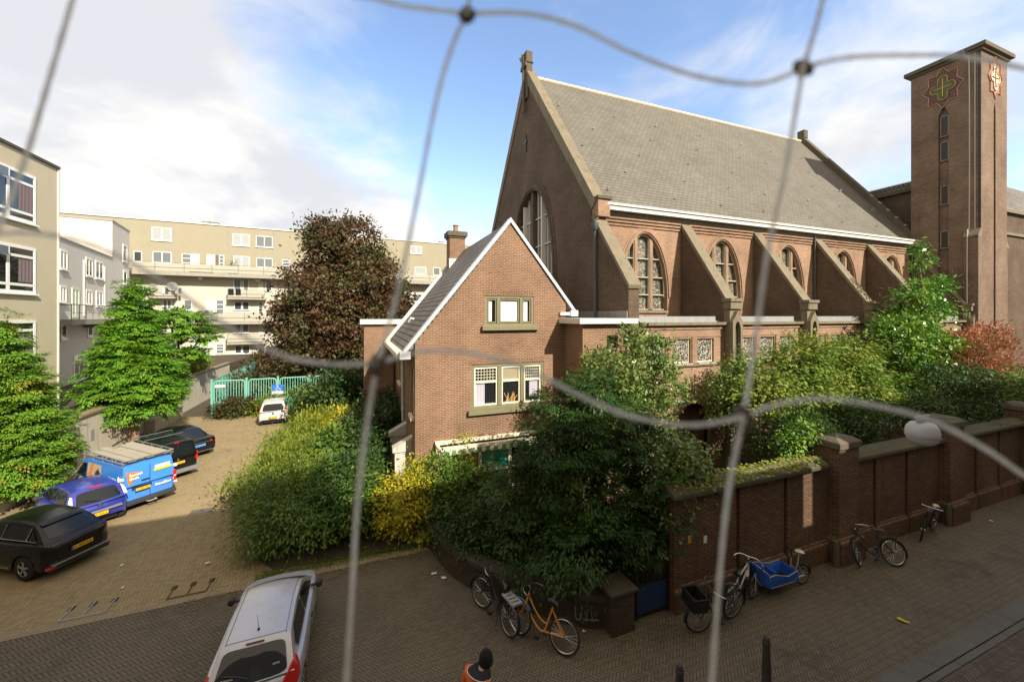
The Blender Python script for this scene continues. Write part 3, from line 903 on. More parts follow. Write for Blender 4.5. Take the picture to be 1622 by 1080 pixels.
# first floor window: olive frame, three cream sashes, leaded upper lights
m = MB()
b0, b1 = HB + .02, HB + .15
frame_bars(m, 3.83, 6.77, 3.55, 5.2, b0, b1, .1)
X1 = [(3.95, 4.86), (5.02, 5.66 + .12), (5.94, 6.65)]
m.box(4.86, 5.02, b0 - .02, b1, 3.65, 5.1).box(5.78, 5.94, b0 - .02, b1, 3.65, 5.1)
m.box(3.70, 6.95, HB - .16, HB + .14, 3.38, 3.545)
w1 = m.build("window", OLIVE, ho)
for k, (x0, x1) in enumerate(X1):
    m = MB()
    zt = 5.08
    frame_bars(m, x0, x1, 3.66, zt, b0 + .03, b1 - .02, .055)
    m.box(x0 + .055, x1 - .055, b0 + .03, b1 - .02, 4.5, 4.58)
    if k != 1:
        for q in range(1, 7):
            xx = x0 + .05 + (x1 - x0 - .1) * q / 7
            m.box(xx - .007, xx + .007, b0 + .06, b0 + .08, 4.58, zt - .05)
        for q in range(1, 4):
            zz = 4.58 + (zt - .05 - 4.58) * q / 4
            m.box(x0 + .05, x1 - .05, b0 + .062, b0 + .082, zz - .007, zz + .007)
    m.build("sash", CREAM, w1)
LBLUE = plain("lilac_curtain", (.42, .40, .46), .9, var=.1)
BX("pane", GLASS, w1, 3.9, 6.7, b1 - .02, b1, 3.6, 5.15)
curtain(3.98, 4.38, 3.7, 4.5, b1 - .03, 4, .008).build("curtain", LBLUE, w1, smooth=60)
curtain(6.2, 6.55, 3.85, 4.5, b1 - .03, 4, .008).build("curtain", LBLUE, w1, smooth=60)
BX("blind", plain("blind_cloth", (.30, .26, .17), .9), w1, 5.06, 5.74, b1 - .05, b1 - .025, 4.58, 5.03)
m = MB()
rr = random.Random(3)
for k in range(12):
    x = 5.2 + rr.random() * .45
    m.tube([(x, b1 - .03, 3.72), (x + rr.uniform(-.2, .2), b1 - .035, 3.85 + rr.random() * .25)], .012, 5)
m.build("dried_flowers", plain("dried_straw", (.55, .33, .12), .8, var=.3), w1)
# attic window: olive frame with white curtains
m = MB()
frame_bars(m, 4.36, 6.33, 6.62, 7.74, b0, b1, .09)
m.box(4.83, 4.93, b0 - .015, b1, 6.71, 7.65).box(5.76, 5.86, b0 - .015, b1, 6.71, 7.65)
for x0, x1 in ((4.47, 4.82), (4.95, 5.75), (5.88, 6.22)):
    frame_bars(m, x0, x1, 6.73, 7.63, b0 + .03, b1 - .02, .045)
m.box(4.22, 6.5, HB - .17, HB + .14, 6.46, 6.615)
w2 = m.build("window", OLIVE, ho)
BX("pane", GLASS, w2, 4.4, 6.3, b1 - .012, b1, 6.66, 7.7)
for x0, x1, f in ((4.52, 4.66, 2), (5.0, 5.5, 5), (5.5, 5.7, 2), (5.96, 6.12, 2)):
    curtain(x0, x1, 6.79, 7.58, b1 - .028, f, .008).build("curtain", CURTAIN, w2, smooth=60)
# ground floor windows under the awning
m = MB()
frame_bars(m, 2.95, 6.9, .5, 2.08, b0, b1, .06)
m.box(4.12, 4.22, b0, b1, .55, 2.0).box(5.3, 5.42, b0, b1, .55, 2.0).box(3.0, 6.85, b0 + .02, b1, 1.2, 1.28)
w3 = m.build("window", CREAM, ho)
BX("pane", GLASS, w3, 3.0, 6.85, b1 - .02, b1, .55, 2.05)
curtain(4.25, 4.8, 1.3, 1.98, b1 - .03, 3, .008).build("curtain", plain("green_curtain", (.10, .30, .17), .9, var=.2), w3, smooth=60)
BX("blind", plain("teal_blind", (.02, .28, .19), .8, var=.2), w3, 4.8, 5.28, b1 - .04, b1 - .022, 1.3, 1.98)
curtain(3.05, 4.1, 1.3, 1.98, b1 - .03, 5, .008).build("curtain", plain("yellow_flowers", (.42, .30, .04), .9, var=.5, scale=12), w3, smooth=60)
# awning frame with striped scalloped valance
m = MB().box(2.5, 7.0, 13.25, 13.4, 2.42, 2.52).box(2.5, 2.6, 13.4, 14, 2.42, 2.5).box(6.9, 7.0, 13.4, 14, 2.42, 2.5)
m.box(2.52, 2.58, 13.3, 13.36, 0, 2.42).box(2.52, 2.58, 13.85, 13.91, 0, 2.42).box(2.5, 7.0, 13.84, 14, 2.45, 2.56)
aw = m.build("awning", CREAM, ho)
m = MB()
for k in range(30):
    x = 2.5 + k * .15
    pts = [(x, 13.238, 2.42)] + [(x + .075 - .072 * math.cos(PI * q / 6), 13.236, 2.30 - .05 * math.sin(PI * q / 6)) for q in range(7)] + [(x + .15, 13.238, 2.42)]
    m.poly(pts, k % 2)
m.build("valance", [plain("valance_cream", (.62, .62, .46), .9), plain("valance_green", (.10, .22, .12), .9)], aw)
# side windows
for (y0, y1, z0, z1) in ((14.35, 15.0, 3.4, 5.1), (18.6, 19.7, 3.9, 5.1)):
    m = MB()
    for q in ((y0, y0 + .07, z0, z1), (y1 - .07, y1, z0, z1), (y0 + .07, y1 - .07, z0, z0 + .07), (y0 + .07, y1 - .07, z1 - .07, z1), (y0 + .07, y1 - .07, (z0 + z1) / 2, (z0 + z1) / 2 + .06)):
        m.box(HA + .05, HA + .14, *q)
    m.box(HA - .12, HA + .1, y0 - .08, y1 + .08, z0 - .12, z0 - .004)
    w = m.build("window", CREAM, ho)
    BX("pane", GLASS, w, HA + .12, HA + .15, y0, y1, z0, z1)
for y0 in (14.7, 16.7):
    m = MB().box(1.2, HA - .003, y0, y0 + .3, 0, 2.1)
    m.extrude([(1.12, y0 - .05, 2.1), (1.12, y0 - .05, 2.25), (HA - .003, y0 - .05, 2.6), (HA - .003, y0 - .05, 2.1)], (0, .4, 0))
    m.build("porch_screen", plain("flaking_white", (.52, .49, .42), .8, var=.2, scale=4, dirt=.5), ho)
# flat-roofed rear part
m = MB().holed(rect(.25, 5, 0, 6.55), [], front(22.15), .1)
m.holed(rect(22.15, 27, 0, 6.55), [rect(23.5, 24.4, 3.6, 5.4)], sidef(.25), .15)
m.poly([(.25, 27, 0), (5, 27, 0), (5, 27, 6.55), (.25, 27, 6.55)])
m.build("rear_wall", BR_HOUSE, ho)
m = MB().box(.05, 5, 21.95, 27.2, 6.553, 6.78)
m.build("rear_roof", WHITE, ho)
BX("sill_band", STONE_D, ho, .1, 1.75, 21.95, 22.147, 2.95, 3.15)

# ------------------------------------------------------------------ street wall
gw = thing_ab("garden_wall", "tall old brick wall with stone-capped piers along the pavement", "wall", 6.9, 7.3)
m = MB()
GR = [6.9, 9.0, 10.77, 12.6]
segs = [(6.9, 8.96), (9.04, 10.73), (10.81, 12.6), (13.5, 14.74), (14.82, 16.46), (16.54, 18.5), (19.4, 20.86), (20.94, 22.6), (22.68, 24.5), (25.4, 27.3), (27.38, 30.5), (31.4, 45)]
for x0, x1 in segs:
    m.box(x0, x1, 7.3, 7.62, 0, 2.7)
    m.extrude([(x0, 7.3, 0), (x0, 7.2, 0), (x0, 7.2, .5), (x0, 7.3, .6)], (x1 - x0, 0, 0))
    if x1 - x0 > 1.2:                                     # brick strips at the ends of each bay
        m.box(x0 + .002, x0 + .2, 7.262, 7.3, .62, 2.68)
for x in (8.96, 10.73, 14.74, 16.46, 20.86, 22.6, 27.3):
    m.box(x, x + .08, 7.5, 7.6, 0, 2.69)
m.build("wall", BR_WALL, gw)
m = MB()
for x0, x1 in ((6.8, 12.35), (13.5, 18.5), (19.4, 24.5), (25.4, 30.5), (31.4, 45)):
    m.extrude([(x0, 7.12, 2.7), (x0, 7.12, 2.82), (x0, 7.45, 2.96), (x0, 7.8, 2.82), (x0, 7.8, 2.7)], (x1 - x0, 0, 0))
m.build("coping", plain("mossy_stone", (.085, .075, .045), .9, var=.4, scale=2.5, bmp=.4, dirt=.4), gw, bevel=.03)
for k, x in enumerate((12.6, 18.5, 24.5, 30.5)):
    m = MB().box(x, x + .9, 7.02, 7.75, .0, 3.22).box(x - .1, x + 1.0, 6.9, 7.8, 0, .62)
    m.extrude([(x - .1, 6.9, .62), (x, 7.02, .74), (x + .9, 7.02, .74), (x + 1.0, 6.9, .62)], (0, .7, 0))
    p = m.build("pier", BR_WALL, gw)
    m = MB().box(x - .06, x + .96, 6.96, 7.8, 3.22, 3.4)
    m.extrude([(x - .06, 6.96, 3.4), (x + .1, 7.15, 3.5), (x + .8, 7.15, 3.5), (x + .96, 6.96, 3.4)], (0, .6, 0))
    m.build("pier_cap", STONE_D, p, bevel=.02)
    MB().lathe([(.08, 0), (.075, .6), (.06, .72), (.001, .76)], (x - .18, 7.0, 0), 12).build("guard_stone", STONE_D, p, smooth=40)
for x, z, c in ((7.35, 1.55, (.55, .33, .05)), (7.85, 1.45, (.7, .7, .68))):
    BX("notice_plate", plain("plate_%d" % int(x * 100), c, .5), gw, x, x + .1, 7.285, 7.297, z, z + .17)

# curved low wall and gate
lw = thing_ab("low_wall", "curved low brick wall with a stone top behind the leaning bicycles", "wall", 3.5, 9.0)
pth = smooth_path([(5.15, 7.45, 0), (4.65, 7.72, 0), (4.0, 8.3, 0), (3.25, 9.05, 0), (2.6, 9.95, 0), (2.2, 10.9, 0), (2.1, 12.0, 0)], 6)
def ribbon(m, path, o0, o1, z0, z1):
    L0, L1 = [], []
    for k, p in enumerate(path):
        d = path[min(k + 1, len(path) - 1)] - path[max(k - 1, 0)]
        d.normalize()
        n = Vector((d.y, -d.x, 0))
        L0.append(p + n * o0)
        L1.append(p + n * o1)
    rows = [[(p.x, p.y, z0) for p in L0], [(p.x, p.y, z1) for p in L0], [(p.x, p.y, z1) for p in L1], [(p.x, p.y, z0) for p in L1]]
    m.grid(rows)
    for e in (0, -1):
        m.poly([r_[e] for r_ in rows])
    return m
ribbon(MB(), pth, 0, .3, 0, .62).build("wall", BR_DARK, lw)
ribbon(MB(), pth, -.05, .36, .622, .75).build("coping", plain("low_wall_stone", (.06, .05, .036), .9, var=.3, bmp=.3), lw, bevel=.02)  # coping stone in a darker colour than the other walls
gp = MB().box(5.12, 5.72, 7.2, 7.75, 0, .88)
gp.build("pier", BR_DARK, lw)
BX("pier_cap", plain("low_wall_stone", (.06, .05, .036), .9), lw, 5.06, 5.78, 7.14, 7.8, .883, .97, bevel=.02)
GRAF = plain("chalky_paint", (.24, .24, .23), .9, var=.2)
m = MB()
def stroke(pts):
    m.tube([Vector((p[0], p[1], p[2])) for p in pts], .014, 5)
def onwall(s, z):       # along the straight end of the low wall
    p = Vector((5.10, 7.44, 0)).lerp(Vector((4.5, 7.78, 0)), s)
    return (p.x - .01, p.y - .03, z)
m.tube(smooth_path([onwall(.95, .5), onwall(.93, .25), onwall(.82, .2), onwall(.76, .3), onwall(.75, .52)], 5), .013, 5)
m.tube([onwall(.62, .18), onwall(.5, .52), onwall(.38, .2)], .013, 5)
m.tube([onwall(.66, .22), onwall(.2, .24)], .012, 5)
m.build("graffiti", GRAF, lw)
gt = thing_ab("garden_gate", "dark iron garden gate with a blue lower panel between pier and wall", "gate", 6.4, 7.4)
m = MB()
for x in (5.95, 6.85):
    m.box(x - .025, x + .025, 7.4, 7.45, 0, 1.75)
for z in (.1, .75, 1.7):
    m.box(5.95, 6.85, 7.405, 7.445, z, z + .04)
for k in range(8):
    x = 6.03 + k * .107
    m.tube([(x, 7.425, .75), (x, 7.425, 1.85)], .01, 6)
m.build("frame", BLACKM, gt)
BX("panel", plain("blue_panel", (.015, .04, .11), .5, var=.2), gt, 5.98, 6.82, 7.415, 7.435, .14, .75)

# ------------------------------------------------------------------ flats
def facade_px(P0, ang):
    c, s = math.cos(ang), math.sin(ang)
    def f(px, py=None):
        t = (px - 811) / F
        q = (t * P0[1] - P0[0]) / (c - t * s)
        Y = P0[1] + q * s
        return q if py is None else (q, H + (HOR - py) * Y / F)
    return f
STUC = plain("taupe_render", (0.32, 0.288, 0.21), 0.9, var=.08, scale=.8, bmp=.12, dirt=.22, dirtcol=(.22, .19, .14))
STUC_L = plain("cream_render", (0.52, 0.485, 0.405), 0.9, var=.08, scale=.8, bmp=.12, dirt=.2, dirtcol=(.35, .31, .24))
STUC_C = plain("corner_render", (0.52, 0.455, 0.33), 0.9, var=.05, scale=.8, bmp=.12, dirt=.12, dirtcol=(.22, .19, .14))
STUC_W = plain("grey_white_render", (0.60, 0.57, 0.515), 0.9, var=.07, scale=.8, bmp=.12, dirt=.12, dirtcol=(.35, .33, .29))
CONC = plain("concrete_edge", (0.33, 0.31, 0.26), 0.85, var=.15, dirt=.3)
WFRAME = plain("upvc_white", (0.82, 0.81, 0.78), .4, var=.03)
MINT = plain("mint_panel", (0.62, 0.68, 0.54), .6, var=.04)
RAILM = plain("rail_metal", (0.20, 0.19, 0.17), .5, var=.1)
def win(par, x0, x1, z0, z1, cols=2, y=0.0, t=.07, glassm=None, bar=None, fm=None, name="window", sill=True):
    m = MB()
    frame_bars(m, x0, x1, z0, z1, y - .05, y + .03, t)
    for k in range(1, cols):
        xx = x0 + (x1 - x0) * k / cols
        m.box(xx - t * .6, xx + t * .6, y - .045, y + .03, z0 + t, z1 - t)
    for bz in (bar or ()):
        zz = z0 + (z1 - z0) * bz
        m.box(x0 + t, x1 - t, y - .044, y + .03, zz - t * .45, zz + t * .45)
    if sill:
        m.box(x0 - .08, x1 + .08, y - .12, y - .0, z0 - .07, z0 - .003)
    w = m.build(name, fm or WFRAME, par)
    BX("pane", glassm or GLASS_B, w, x0 + t * .5, x1 - t * .5, y - .022, y - .01, z0 + t * .5, z1 - t * .5)
    return w
def balcony(par, x0, x1, z, dep, slab=.28, rail=1.0, posts=1.3, name="balcony", pale=False):
    m = MB().box(x0, x1, -dep, 0, z - slab, z)
    b = m.build(name, CONC, par)
    r_ = MB()
    n = max(1, int((x1 - x0) / posts))
    for k in range(n + 1):
        x = x0 + .04 + (x1 - x0 - .08) * k / n
        r_.box(x - .025, x + .025, -dep + .03, -dep + .07, z, z + rail)
    for e in (x0 + .02, x1 - .05):
        r_.box(e, e + .03, -dep + .07, 0, z + rail - .04, z + rail)
    r_.box(x0, x1, -dep + .02, -dep + .08, z + rail, z + rail + .05)
    r_.box(x0, x1, -dep + .03, -dep + .06, z + rail * .45, z + rail * .45 + .03)
    r_.build("railing", RAILM, b)
    if pale:
        BX("rail_panel", plain("pale_mesh", (.40, .38, .31), .7), b, x0 + .06, x1 - .06, -dep + .072, -dep + .084, z + .08, z + rail - .05)
    return b
CURT = [glass("flat_glass_net", (.34, .37, .37), .25), glass("flat_glass_grey", (.16, .18, .19), .1), glass("flat_glass_dark", (.05, .055, .06), .06)]

# far block
ANG = math.atan2(.4368, .8996)
fb = thing("apartment_block", "long beige apartment block with walkway balconies closing the far end of the yard", "apartment block", (-44.5, 44.07, 0), ANG)
fx = facade_px((-44.5, 44.07), ANG)
XL, XR = -14.0, 62.0
m = MB().box(XL, XR, 0, 11, 11.95, 18.0)
m.build("upper_wall", STUC, fb)
MB().box(XL, XR, .004, 11, 0, 11.95).build("lower_wall", STUC_L, fb)
MB().box(XL - .1, XR + .1, -.1, 11.1, 18.0, 18.14).build("roof_edge", WHITE, fb)
m = MB()
for p in (275, 361, 433.5, 628):
    q = fx(p)
    m.box(q - .05, q + .05, -.05, 0, 12.3, 17.9)
m.build("downpipe", CONC, fb)
def W2(px0, px1, py0, py1, cols=2, g=0, **kw):
    x0, z1 = fx(px0, py0)
    x1, z0 = fx(px1, py1)
    x0_, zb = fx(px0, py1)
    return win(fb, x0, x1, (z0 + zb) / 2, (z1 + fx(px1, py0)[1]) / 2, cols, glassm=CURT[g], **kw)
for a in ((240.4, 272, 360.7, 381.4, 2, 0), (368.5, 395.7, 371, 389.5, 2, 0), (405.6, 432, 374.4, 391.8, 2, 1),
          (241.7, 272, 399, 416, 2, 1), (369.3, 395.7, 406, 423, 2, 0), (406, 432, 409, 424, 2, 1),
          (211.6, 225, 398, 414.6, 1, 2), (370, 382, 442, 461, 1, 1), (385, 394, 442, 461, 1, 1), (421, 431, 443, 461, 1, 2),
          (258, 272, 475, 490, 2, 1), (291, 304, 475, 491, 1, 1), (371, 383, 478, 491, 1, 2), (384, 395, 478, 491, 1, 2),
          (371, 382, 512, 527, 1, 1), (384, 394, 512, 527, 1, 1), (421, 431, 511, 530, 1, 1), (372, 383, 547, 560, 1, 2), (384, 396, 547, 560, 1, 2),
          (657, 675, 423, 435, 1, 0), (686, 697, 424, 436, 1, 1), (650, 668, 390, 402, 2, 0), (655, 675, 466, 478, 2, 1)):
    W2(*a)
def door2(p0, p1, y0, y1, mat, name="door"):
    x0, z1 = fx(p0, y0)
    x1, z0 = fx(p1, y1)
    return BX(name, mat, fb, x0, x1, -.06, -.003, z0, z1)
for a in ((303.5, 316, 402, 427), (327, 341, 403, 427), (409, 417, 443, 468), (409, 418, 511, 531), (305, 318, 545, 566), (327, 341, 545, 563), (326, 341, 475, 499)):
    door2(*a, MINT)
door2(341.5, 347, 404, 427, plain("door_brown", (.16, .11, .08), .7))
for a in ((288, 303, 401.7, 426), (347, 355, 404, 425), (342, 355, 475, 499), (447, 459, 411, 428), (409, 417, 478, 498), (342, 355, 545, 560)):
    x0, z1 = fx(a[0], a[2]); x1, z0 = fx(a[1], a[3])
    win(fb, x0, x1, z0, z1, 1, bar=(.4, .7), glassm=CURT[1], name="glazed_door", sill=False)
balcony(fb, fx(205), fx(730), 12.05, 1.5, .42, 1.0, 2.6, "gallery", True)
balcony(fb, fx(303), fx(470), 6.3, 1.5, .34, 1.0, 2.6, "gallery", True)
balcony(fb, fx(363), fx(422), 9.2, 1.1, .22, 1.0, 1.6, pale=True)
balcony(fb, fx(240), fx(281), 9.2, 1.1, .22, 1.0, 1.6, pale=True)
balcony(fb, fx(362), fx(422), 3.7, 1.1, .22, 1.0, 1.6, pale=True)
for p in (320, 409, 460):
    m = MB().lathe([(.01, -.5), (.22, -.4), (.25, -.25), (.2, -.1)], (fx(p), -.7, 12.05 - .3), 10)
    m.build("gallery_lamp", WHITE, fb, smooth=50)
for p in (319.7, 332, 466, 474, 620, 707, 97, 320.5):
    x = fx(p)
    if p == 97: x = -12
    if p == 320.5: continue
    m = MB().box(x - .42, x + .42, 2, 2.8, 18.14, 18.7)
    v = m.build("roof_vent", ZINC, fb)
    BX("cowl", ZINC, v, x - .5, x + .5, 1.9, 2.9, 18.72, 18.8)
def on_balc(px, z, dy): return (fx(px), -dy, z)
def wpos(par, x, y, z):
    c, s = math.cos(par.rotation_euler.z), math.sin(par.rotation_euler.z)
    return Vector((par.location.x + c * x - s * y, par.location.y + s * x + c * y, par.location.z + z))
for k, (px, z, r_, lab) in enumerate(((278, 10.35, .5, "large grey satellite dish on the second-floor balcony"), (248, 10.2, .4, "smaller satellite dish by the left end of the second-floor balcony"))):
    d = thing("satellite_dish", lab, "satellite dish", wpos(fb, fx(px), -1.15, z), ANG + .3)
    MB().lathe([(.01, .0), (r_ * .6, -.08), (r_, -.2), (r_ - .03, -.2), (r_ * .6, -.1), (.01, -.03)], (0, 0, 0), 18, 'y').build("dish", plain("dish_grey", (.3, .3, .28), .6), d, smooth=50)
    MB().tube([(0, 0, 0), (0, -.45, -.1)], .03, 6).tube([(0, .05, 0), (0, .15, -1.1)], .04, 6).build("arm", RAILM, d)
for k, (p0, p1) in enumerate(((364.5, 373), (376, 384))):
    x0, x1 = fx(p0), fx(p1)
    l = thing("laundry", ("black cloth hung over the balcony rail, nearer the left end", "black cloth hung over the balcony rail, beside the first one")[k], "laundry", wpos(fb, x0, -1.12, 9.2), ANG, "cloths drying on the balcony")
    curtain(0, x1 - x0, .35, 1.08, 0, 3, .04).build("cloth", plain("black_cloth", (.015, .015, .017), .9), l)
l = thing("laundry", "pale and dark washing hung below the big satellite dish", "laundry", wpos(fb, fx(262), -1.12, 9.2), ANG)
m = MB()
for k in range(6):
    m.box(k * .3, k * .3 + .24, -.02, .02, .3 + .05 * (k % 3), 1.0, k % 2)
m.build("cloth", [plain("wash_white", (.6, .6, .6), .9), plain("wash_dark", (.08, .08, .1), .9)], l)

for k, (px, w_, lab) in enumerate(((331, 1.3, "long planter with low plants on the upper walkway, left of the dark open door"), (318, 1.6, "low planter on the upper walkway by the glazed door"), (372, .9, "round bushy potted plant on the upper walkway past the open door"))):
    pl_ = thing("planter", lab, "planter", wpos(fb, fx(px), -1.1, 12.05), ANG)
    BX("box", plain("planter_brown", (.12, .08, .06), .8), pl_, -w_ / 2, w_ / 2, -.15, .15, 0, .35)
    r2 = np.random.default_rng(px)
    n = 260
    o = (r2.normal(size=(n, 3)) * [w_ * .3, .12, .12 if k < 2 else .35]) + [0, 0, .5 if k < 2 else .9]
    PLANTS = globals().setdefault('PLANTS', [])
    PLANTS.append((pl_, o, r2))
# side wing of the flats (grey-white, set back)
MA = math.atan2(.844, -.535)
mb_ = thing("apartment_wing", "pale grey-white apartment wing with paired windows and one long balcony", "apartment wing", (-30.0, 26.1, 0), MA)
fm = facade_px((-30.0, 26.1), MA)
MB().box(-9, fm(178), 0, 9, 0, 12.15).build("wall", STUC_W, mb_)
MB().box(-9.1, fm(178) - .01, -.06, 9.1, 12.15, 12.27).build("roof_edge", CONC, mb_)
MB().box(fm(178), fm(205), .003, 12, 0, 15.5).build("stair_tower", STUC_W, mb_)
MB().box(fm(178) - .06, fm(205) + .06, -.05, 12.1, 15.5, 15.62).build("roof_edge", CONC, mb_)
def W3(px0, px1, py0, py1, cols=1, g=1, **kw):
    x0, z1 = fm(px0, py0); x1, z0 = fm(px1, py1)
    zb = fm(px0, py1)[1]; zt = fm(px1, py0)[1]
    return win(mb_, x0, x1, (z0 + zb) / 2, (z1 + zt) / 2, cols, glassm=CURT[g], t=.13, **kw)
for a in ((94, 106, 396, 427, 2, 1), (135, 146, 409, 438, 2, 2), (150.5, 163, 414, 442, 2, 1), (94, 104.5, 452.6, 479, 2, 1), (135, 145.5, 459, 483, 2, 1), (151.7, 162.3, 461, 485, 2, 1),
          (194, 201, 388, 415, 1, 2), (195, 200.5, 428.6, 450, 1, 2), (95.6, 105, 513, 538, 1, 2), (138, 146, 513, 533, 1, 2), (116, 132, 562, 602, 2, 1)):
    W3(*a)
x0, z1 = fm(113, 455); x1, z0 = fm(125, 503)
win(mb_, x0, x1, z0, z1, 2, glassm=CURT[0], fm=MINT, name="glazed_door", sill=False, t=.15)
balcony(mb_, -2, fm(182), 6.75, 1.2, .35, .95, 1.25)
for p in (132, 165):
    q = fm(p)
    MB().box(q - .08, q + .08, -.08, 0, 7, 11.2).build("downpipe", WHITE, mb_)
BX("beam", CONC, mb_, fm(133), fm(141), -1.1, 0, 6.1, 6.39)

# near block at the left edge
LA = TH + PI / 2
lp = AB(-14.0, 10.0)
lb = thing("apartment_corner", "taupe rendered corner block with large white tilting windows", "apartment block", lp, LA)
fl = facade_px((lp.x, lp.y), LA)
ex = fl(91)
MB().box(-6, ex, 0, 12, 0, 14.3).build("wall", STUC_C, lb)
MB().box(-6.1, ex + .08, -.08, 12.1, 14.3, 14.42).build("roof_edge", plain("roof_felt", (.08, .075, .065), .8), lb)
MB().box(ex - .02, ex + .06, -.05, .2, 0, 14.3).build("corner_trim", STUC_W, lb)
for (pt, pb) in ((281, 357), (394, 466), (507, 577)):
    x1, z1 = fl(55, pt)
    z0 = fl(55, pb)[1]
    for off in (0, 4.6):
        a0_, a1_ = x1 - 3.1 - off, x1 - off
        w = win(lb, a0_, a1_, z0, z1, 2, t=.13, glassm=GLASS, bar=(.18, .78))
        curtain(a1_ - 1.0, a1_ - .2, z0 + .5, z1 - .6, -.03, 4, .006).build("curtain", plain("rose_curtain", (.19, .14, .15), .9), w)
        MB().box(a0_ + .2, a0_ + 1.3, -.20, -.18, z1 - .52, z1 - .16).build("open_light", plain("tilt_glass", (.12, .14, .17), .2), w)

# buildings across the street (behind the viewer); their shadow lies over the street
ob = thing_ab("street_house", "tall pale-fronted house across the street, from whose window the yard is seen", "house", -10, -.4)
PALEF = plain("pale_facade", (.52, .46, .36), .9, var=.1, dirt=.3)  # unseen fronts given a pale colour to reflect light into the street
def plot(m, x0, x1, z):                 # ends slanted along the sun's path so light passes the gap
    return m.extrude([(x0, -.4, 0), (x1, -.4, 0), (x1 + 4.03, -11, 0), (x0 + 4.03, -11, 0)], (0, 0, z))
m = MB()
for x0, x1, z in ((-45, 4.5, 13.1), (4.503, 12.2, 11.3), (12.203, 14.45, 8.7)):
    plot(m, x0, x1, z)
m.build("wall", PALEF, ob)
oc_ = thing_ab("street_house", "lower pale-fronted house across the street, past the narrow gap", "house", 20, -.4)
plot(plot(plot(MB(), 14.453, 14.817, 6.9), 14.82, 15.7, 8.7), 15.703, 70, 10.7).build("wall", PALEF, oc_)  # low strip added in the gap to trim the light beam
for par, x0, x1 in ((ob, -44, 12), (oc_, 16, 68)):
    x = x0 + 1
    m = MB()
    while x < x1 - 1.5:
        for z in (1.0, 4.2, 9.0):
            if abs(x + .6) < 1.6 and z > 3: continue
            m.box(x, x + 1.2, -.44, -.395, z, z + 1.8, 0)
            m.box(x + .08, x + 1.12, -.45, -.44, z + .08, z + 1.72, 1)
        x += 2.3
    m.build("window_rows", [WHITE, GLASS], par)

# retaining wall and raised terrace
RW = plain("retaining_render", (0.52, 0.475, 0.39), 0.9, var=.12, scale=1.0, bmp=.3, dirt=.55, dirtcol=(.17, .15, .12))
struct("terrace", MB().box(-60, -12.12, 13, 62, -.1, 2.2), SOIL)
rw = thing_ab("retaining_wall", "pale stained rendered retaining wall along the parked cars", "wall", -11.95, 24)
MB().box(-12.1, -11.8, 12.4, 46, 0, 2.36).build("wall", RW, rw)
MB().box(-12.18, -11.72, 12.3, 46.1, 2.363, 2.46).build("coping", plain("coping_brown", (.22, .17, .11), .85, var=.2), rw)
BX("vent_grille", ZINC, rw, -11.8, -11.785, 24.5, 24.8, 1.1, 1.6)
MB().box(-11.797, -11.3, 29.5, 33.5, 0, .8).box(-11.3, -11.22, 29.5, 33.5, .8, .85).build("ramp", RW, rw)
MB().tube([(-11.5, 25.5, .9), (-11.4, 33.2, 1.3)], .03, 6).build("handrail", plain("rust_rail", (.10, .06, .05), .7), rw)
tr = thing_ab("terrace_railing", "dark red metal railing on the retaining wall between two conifers", "railing", -11.95, 20.5)
m = MB()
for k in range(5):
    b = 18.9 + k * .85
    m.box(-11.98, -11.92, b - .03, b + .03, 2.463, 3.3)
m.box(-11.98, -11.92, 18.9, 22.35, 3.25, 3.32).box(-11.97, -11.93, 18.9, 22.3, 2.8, 2.85)
m.build("railing", plain("maroon_metal", (.10, .03, .035), .6), tr)

# green gate fence at the end of the drive
GREEN = plain("mint_metal", (0.17, 0.43, 0.335), 0.5, var=.08)
GREEN2 = plain("teal_mesh", (0.24, 0.52, 0.43), 0.6, var=.1)
fe = thing_ab("gate_fence", "mint green metal bar fence with rounded panels across the end of the drive", "fence", -5.5, 33)
B0 = 33.0
xs = [-9.5, -7.45, -5.5, -3.45, -1.45]
for k in range(4):
    x0, x1 = xs[k] + .12, xs[k + 1] - .12
    m = MB()
    pts = [(x0, B0, .95), (x0, B0, 2.25), (x0 + .04, B0, 2.38), (x0 + .16, B0, 2.45), (x1 - .16, B0, 2.45), (x1 - .04, B0, 2.38), (x1, B0, 2.25), (x1, B0, .95)]
    m.tube(pts, .05, 8)
    m.box(x0, x1, B0 - .03, B0 + .03, .92, 1.0)
    n = 11
    for q in range(1, n):
        x = x0 + (x1 - x0) * q / n
        m.box(x - .02, x + .02, B0 - .015, B0 + .015, 1.0, 2.42)
    m.build("panel", GREEN, fe)
    m = MB().box(x0, x1, B0 + .02, B0 + .05, .1, .9)
    m.build("lower_sheet", plain("teal_sheet", (.02, .26, .19), .6, var=.2), fe)
for x in xs + [-1.15]:
    MB().box(x - .06, x + .06, B0 - .06, B0 + .06, 0, 2.6).build("post", GREEN, fe)
m = MB()
for q in range(12):
    m.box(-1.0 + q * .17, -.96 + q * .17, B0 - .015, B0 + .015, .3, 2.3)
m.box(-1.1, 1.2, B0 - .03, B0 + .03, 2.3, 2.36).box(-1.1, 1.2, B0 - .03, B0 + .03, .3, .36)
m.build("panel", GREEN, fe)
f2 = thing_ab("mesh_fence", "teal mesh fence running back along the retaining wall behind the gate", "fence", -9.5, 39)
m = MB()
for k in range(7):
    m.box(-9.57, -9.5, 33.3 + k * 2, 33.38 + k * 2, 0, 2.5)
m.box(-9.56, -9.52, 33.3, 45.4, 2.42, 2.5)
m.build("post_row", GREEN, f2)
BX("mesh", GREEN2, f2, -9.55, -9.53, 33.38, 45.3, .15, 2.42)
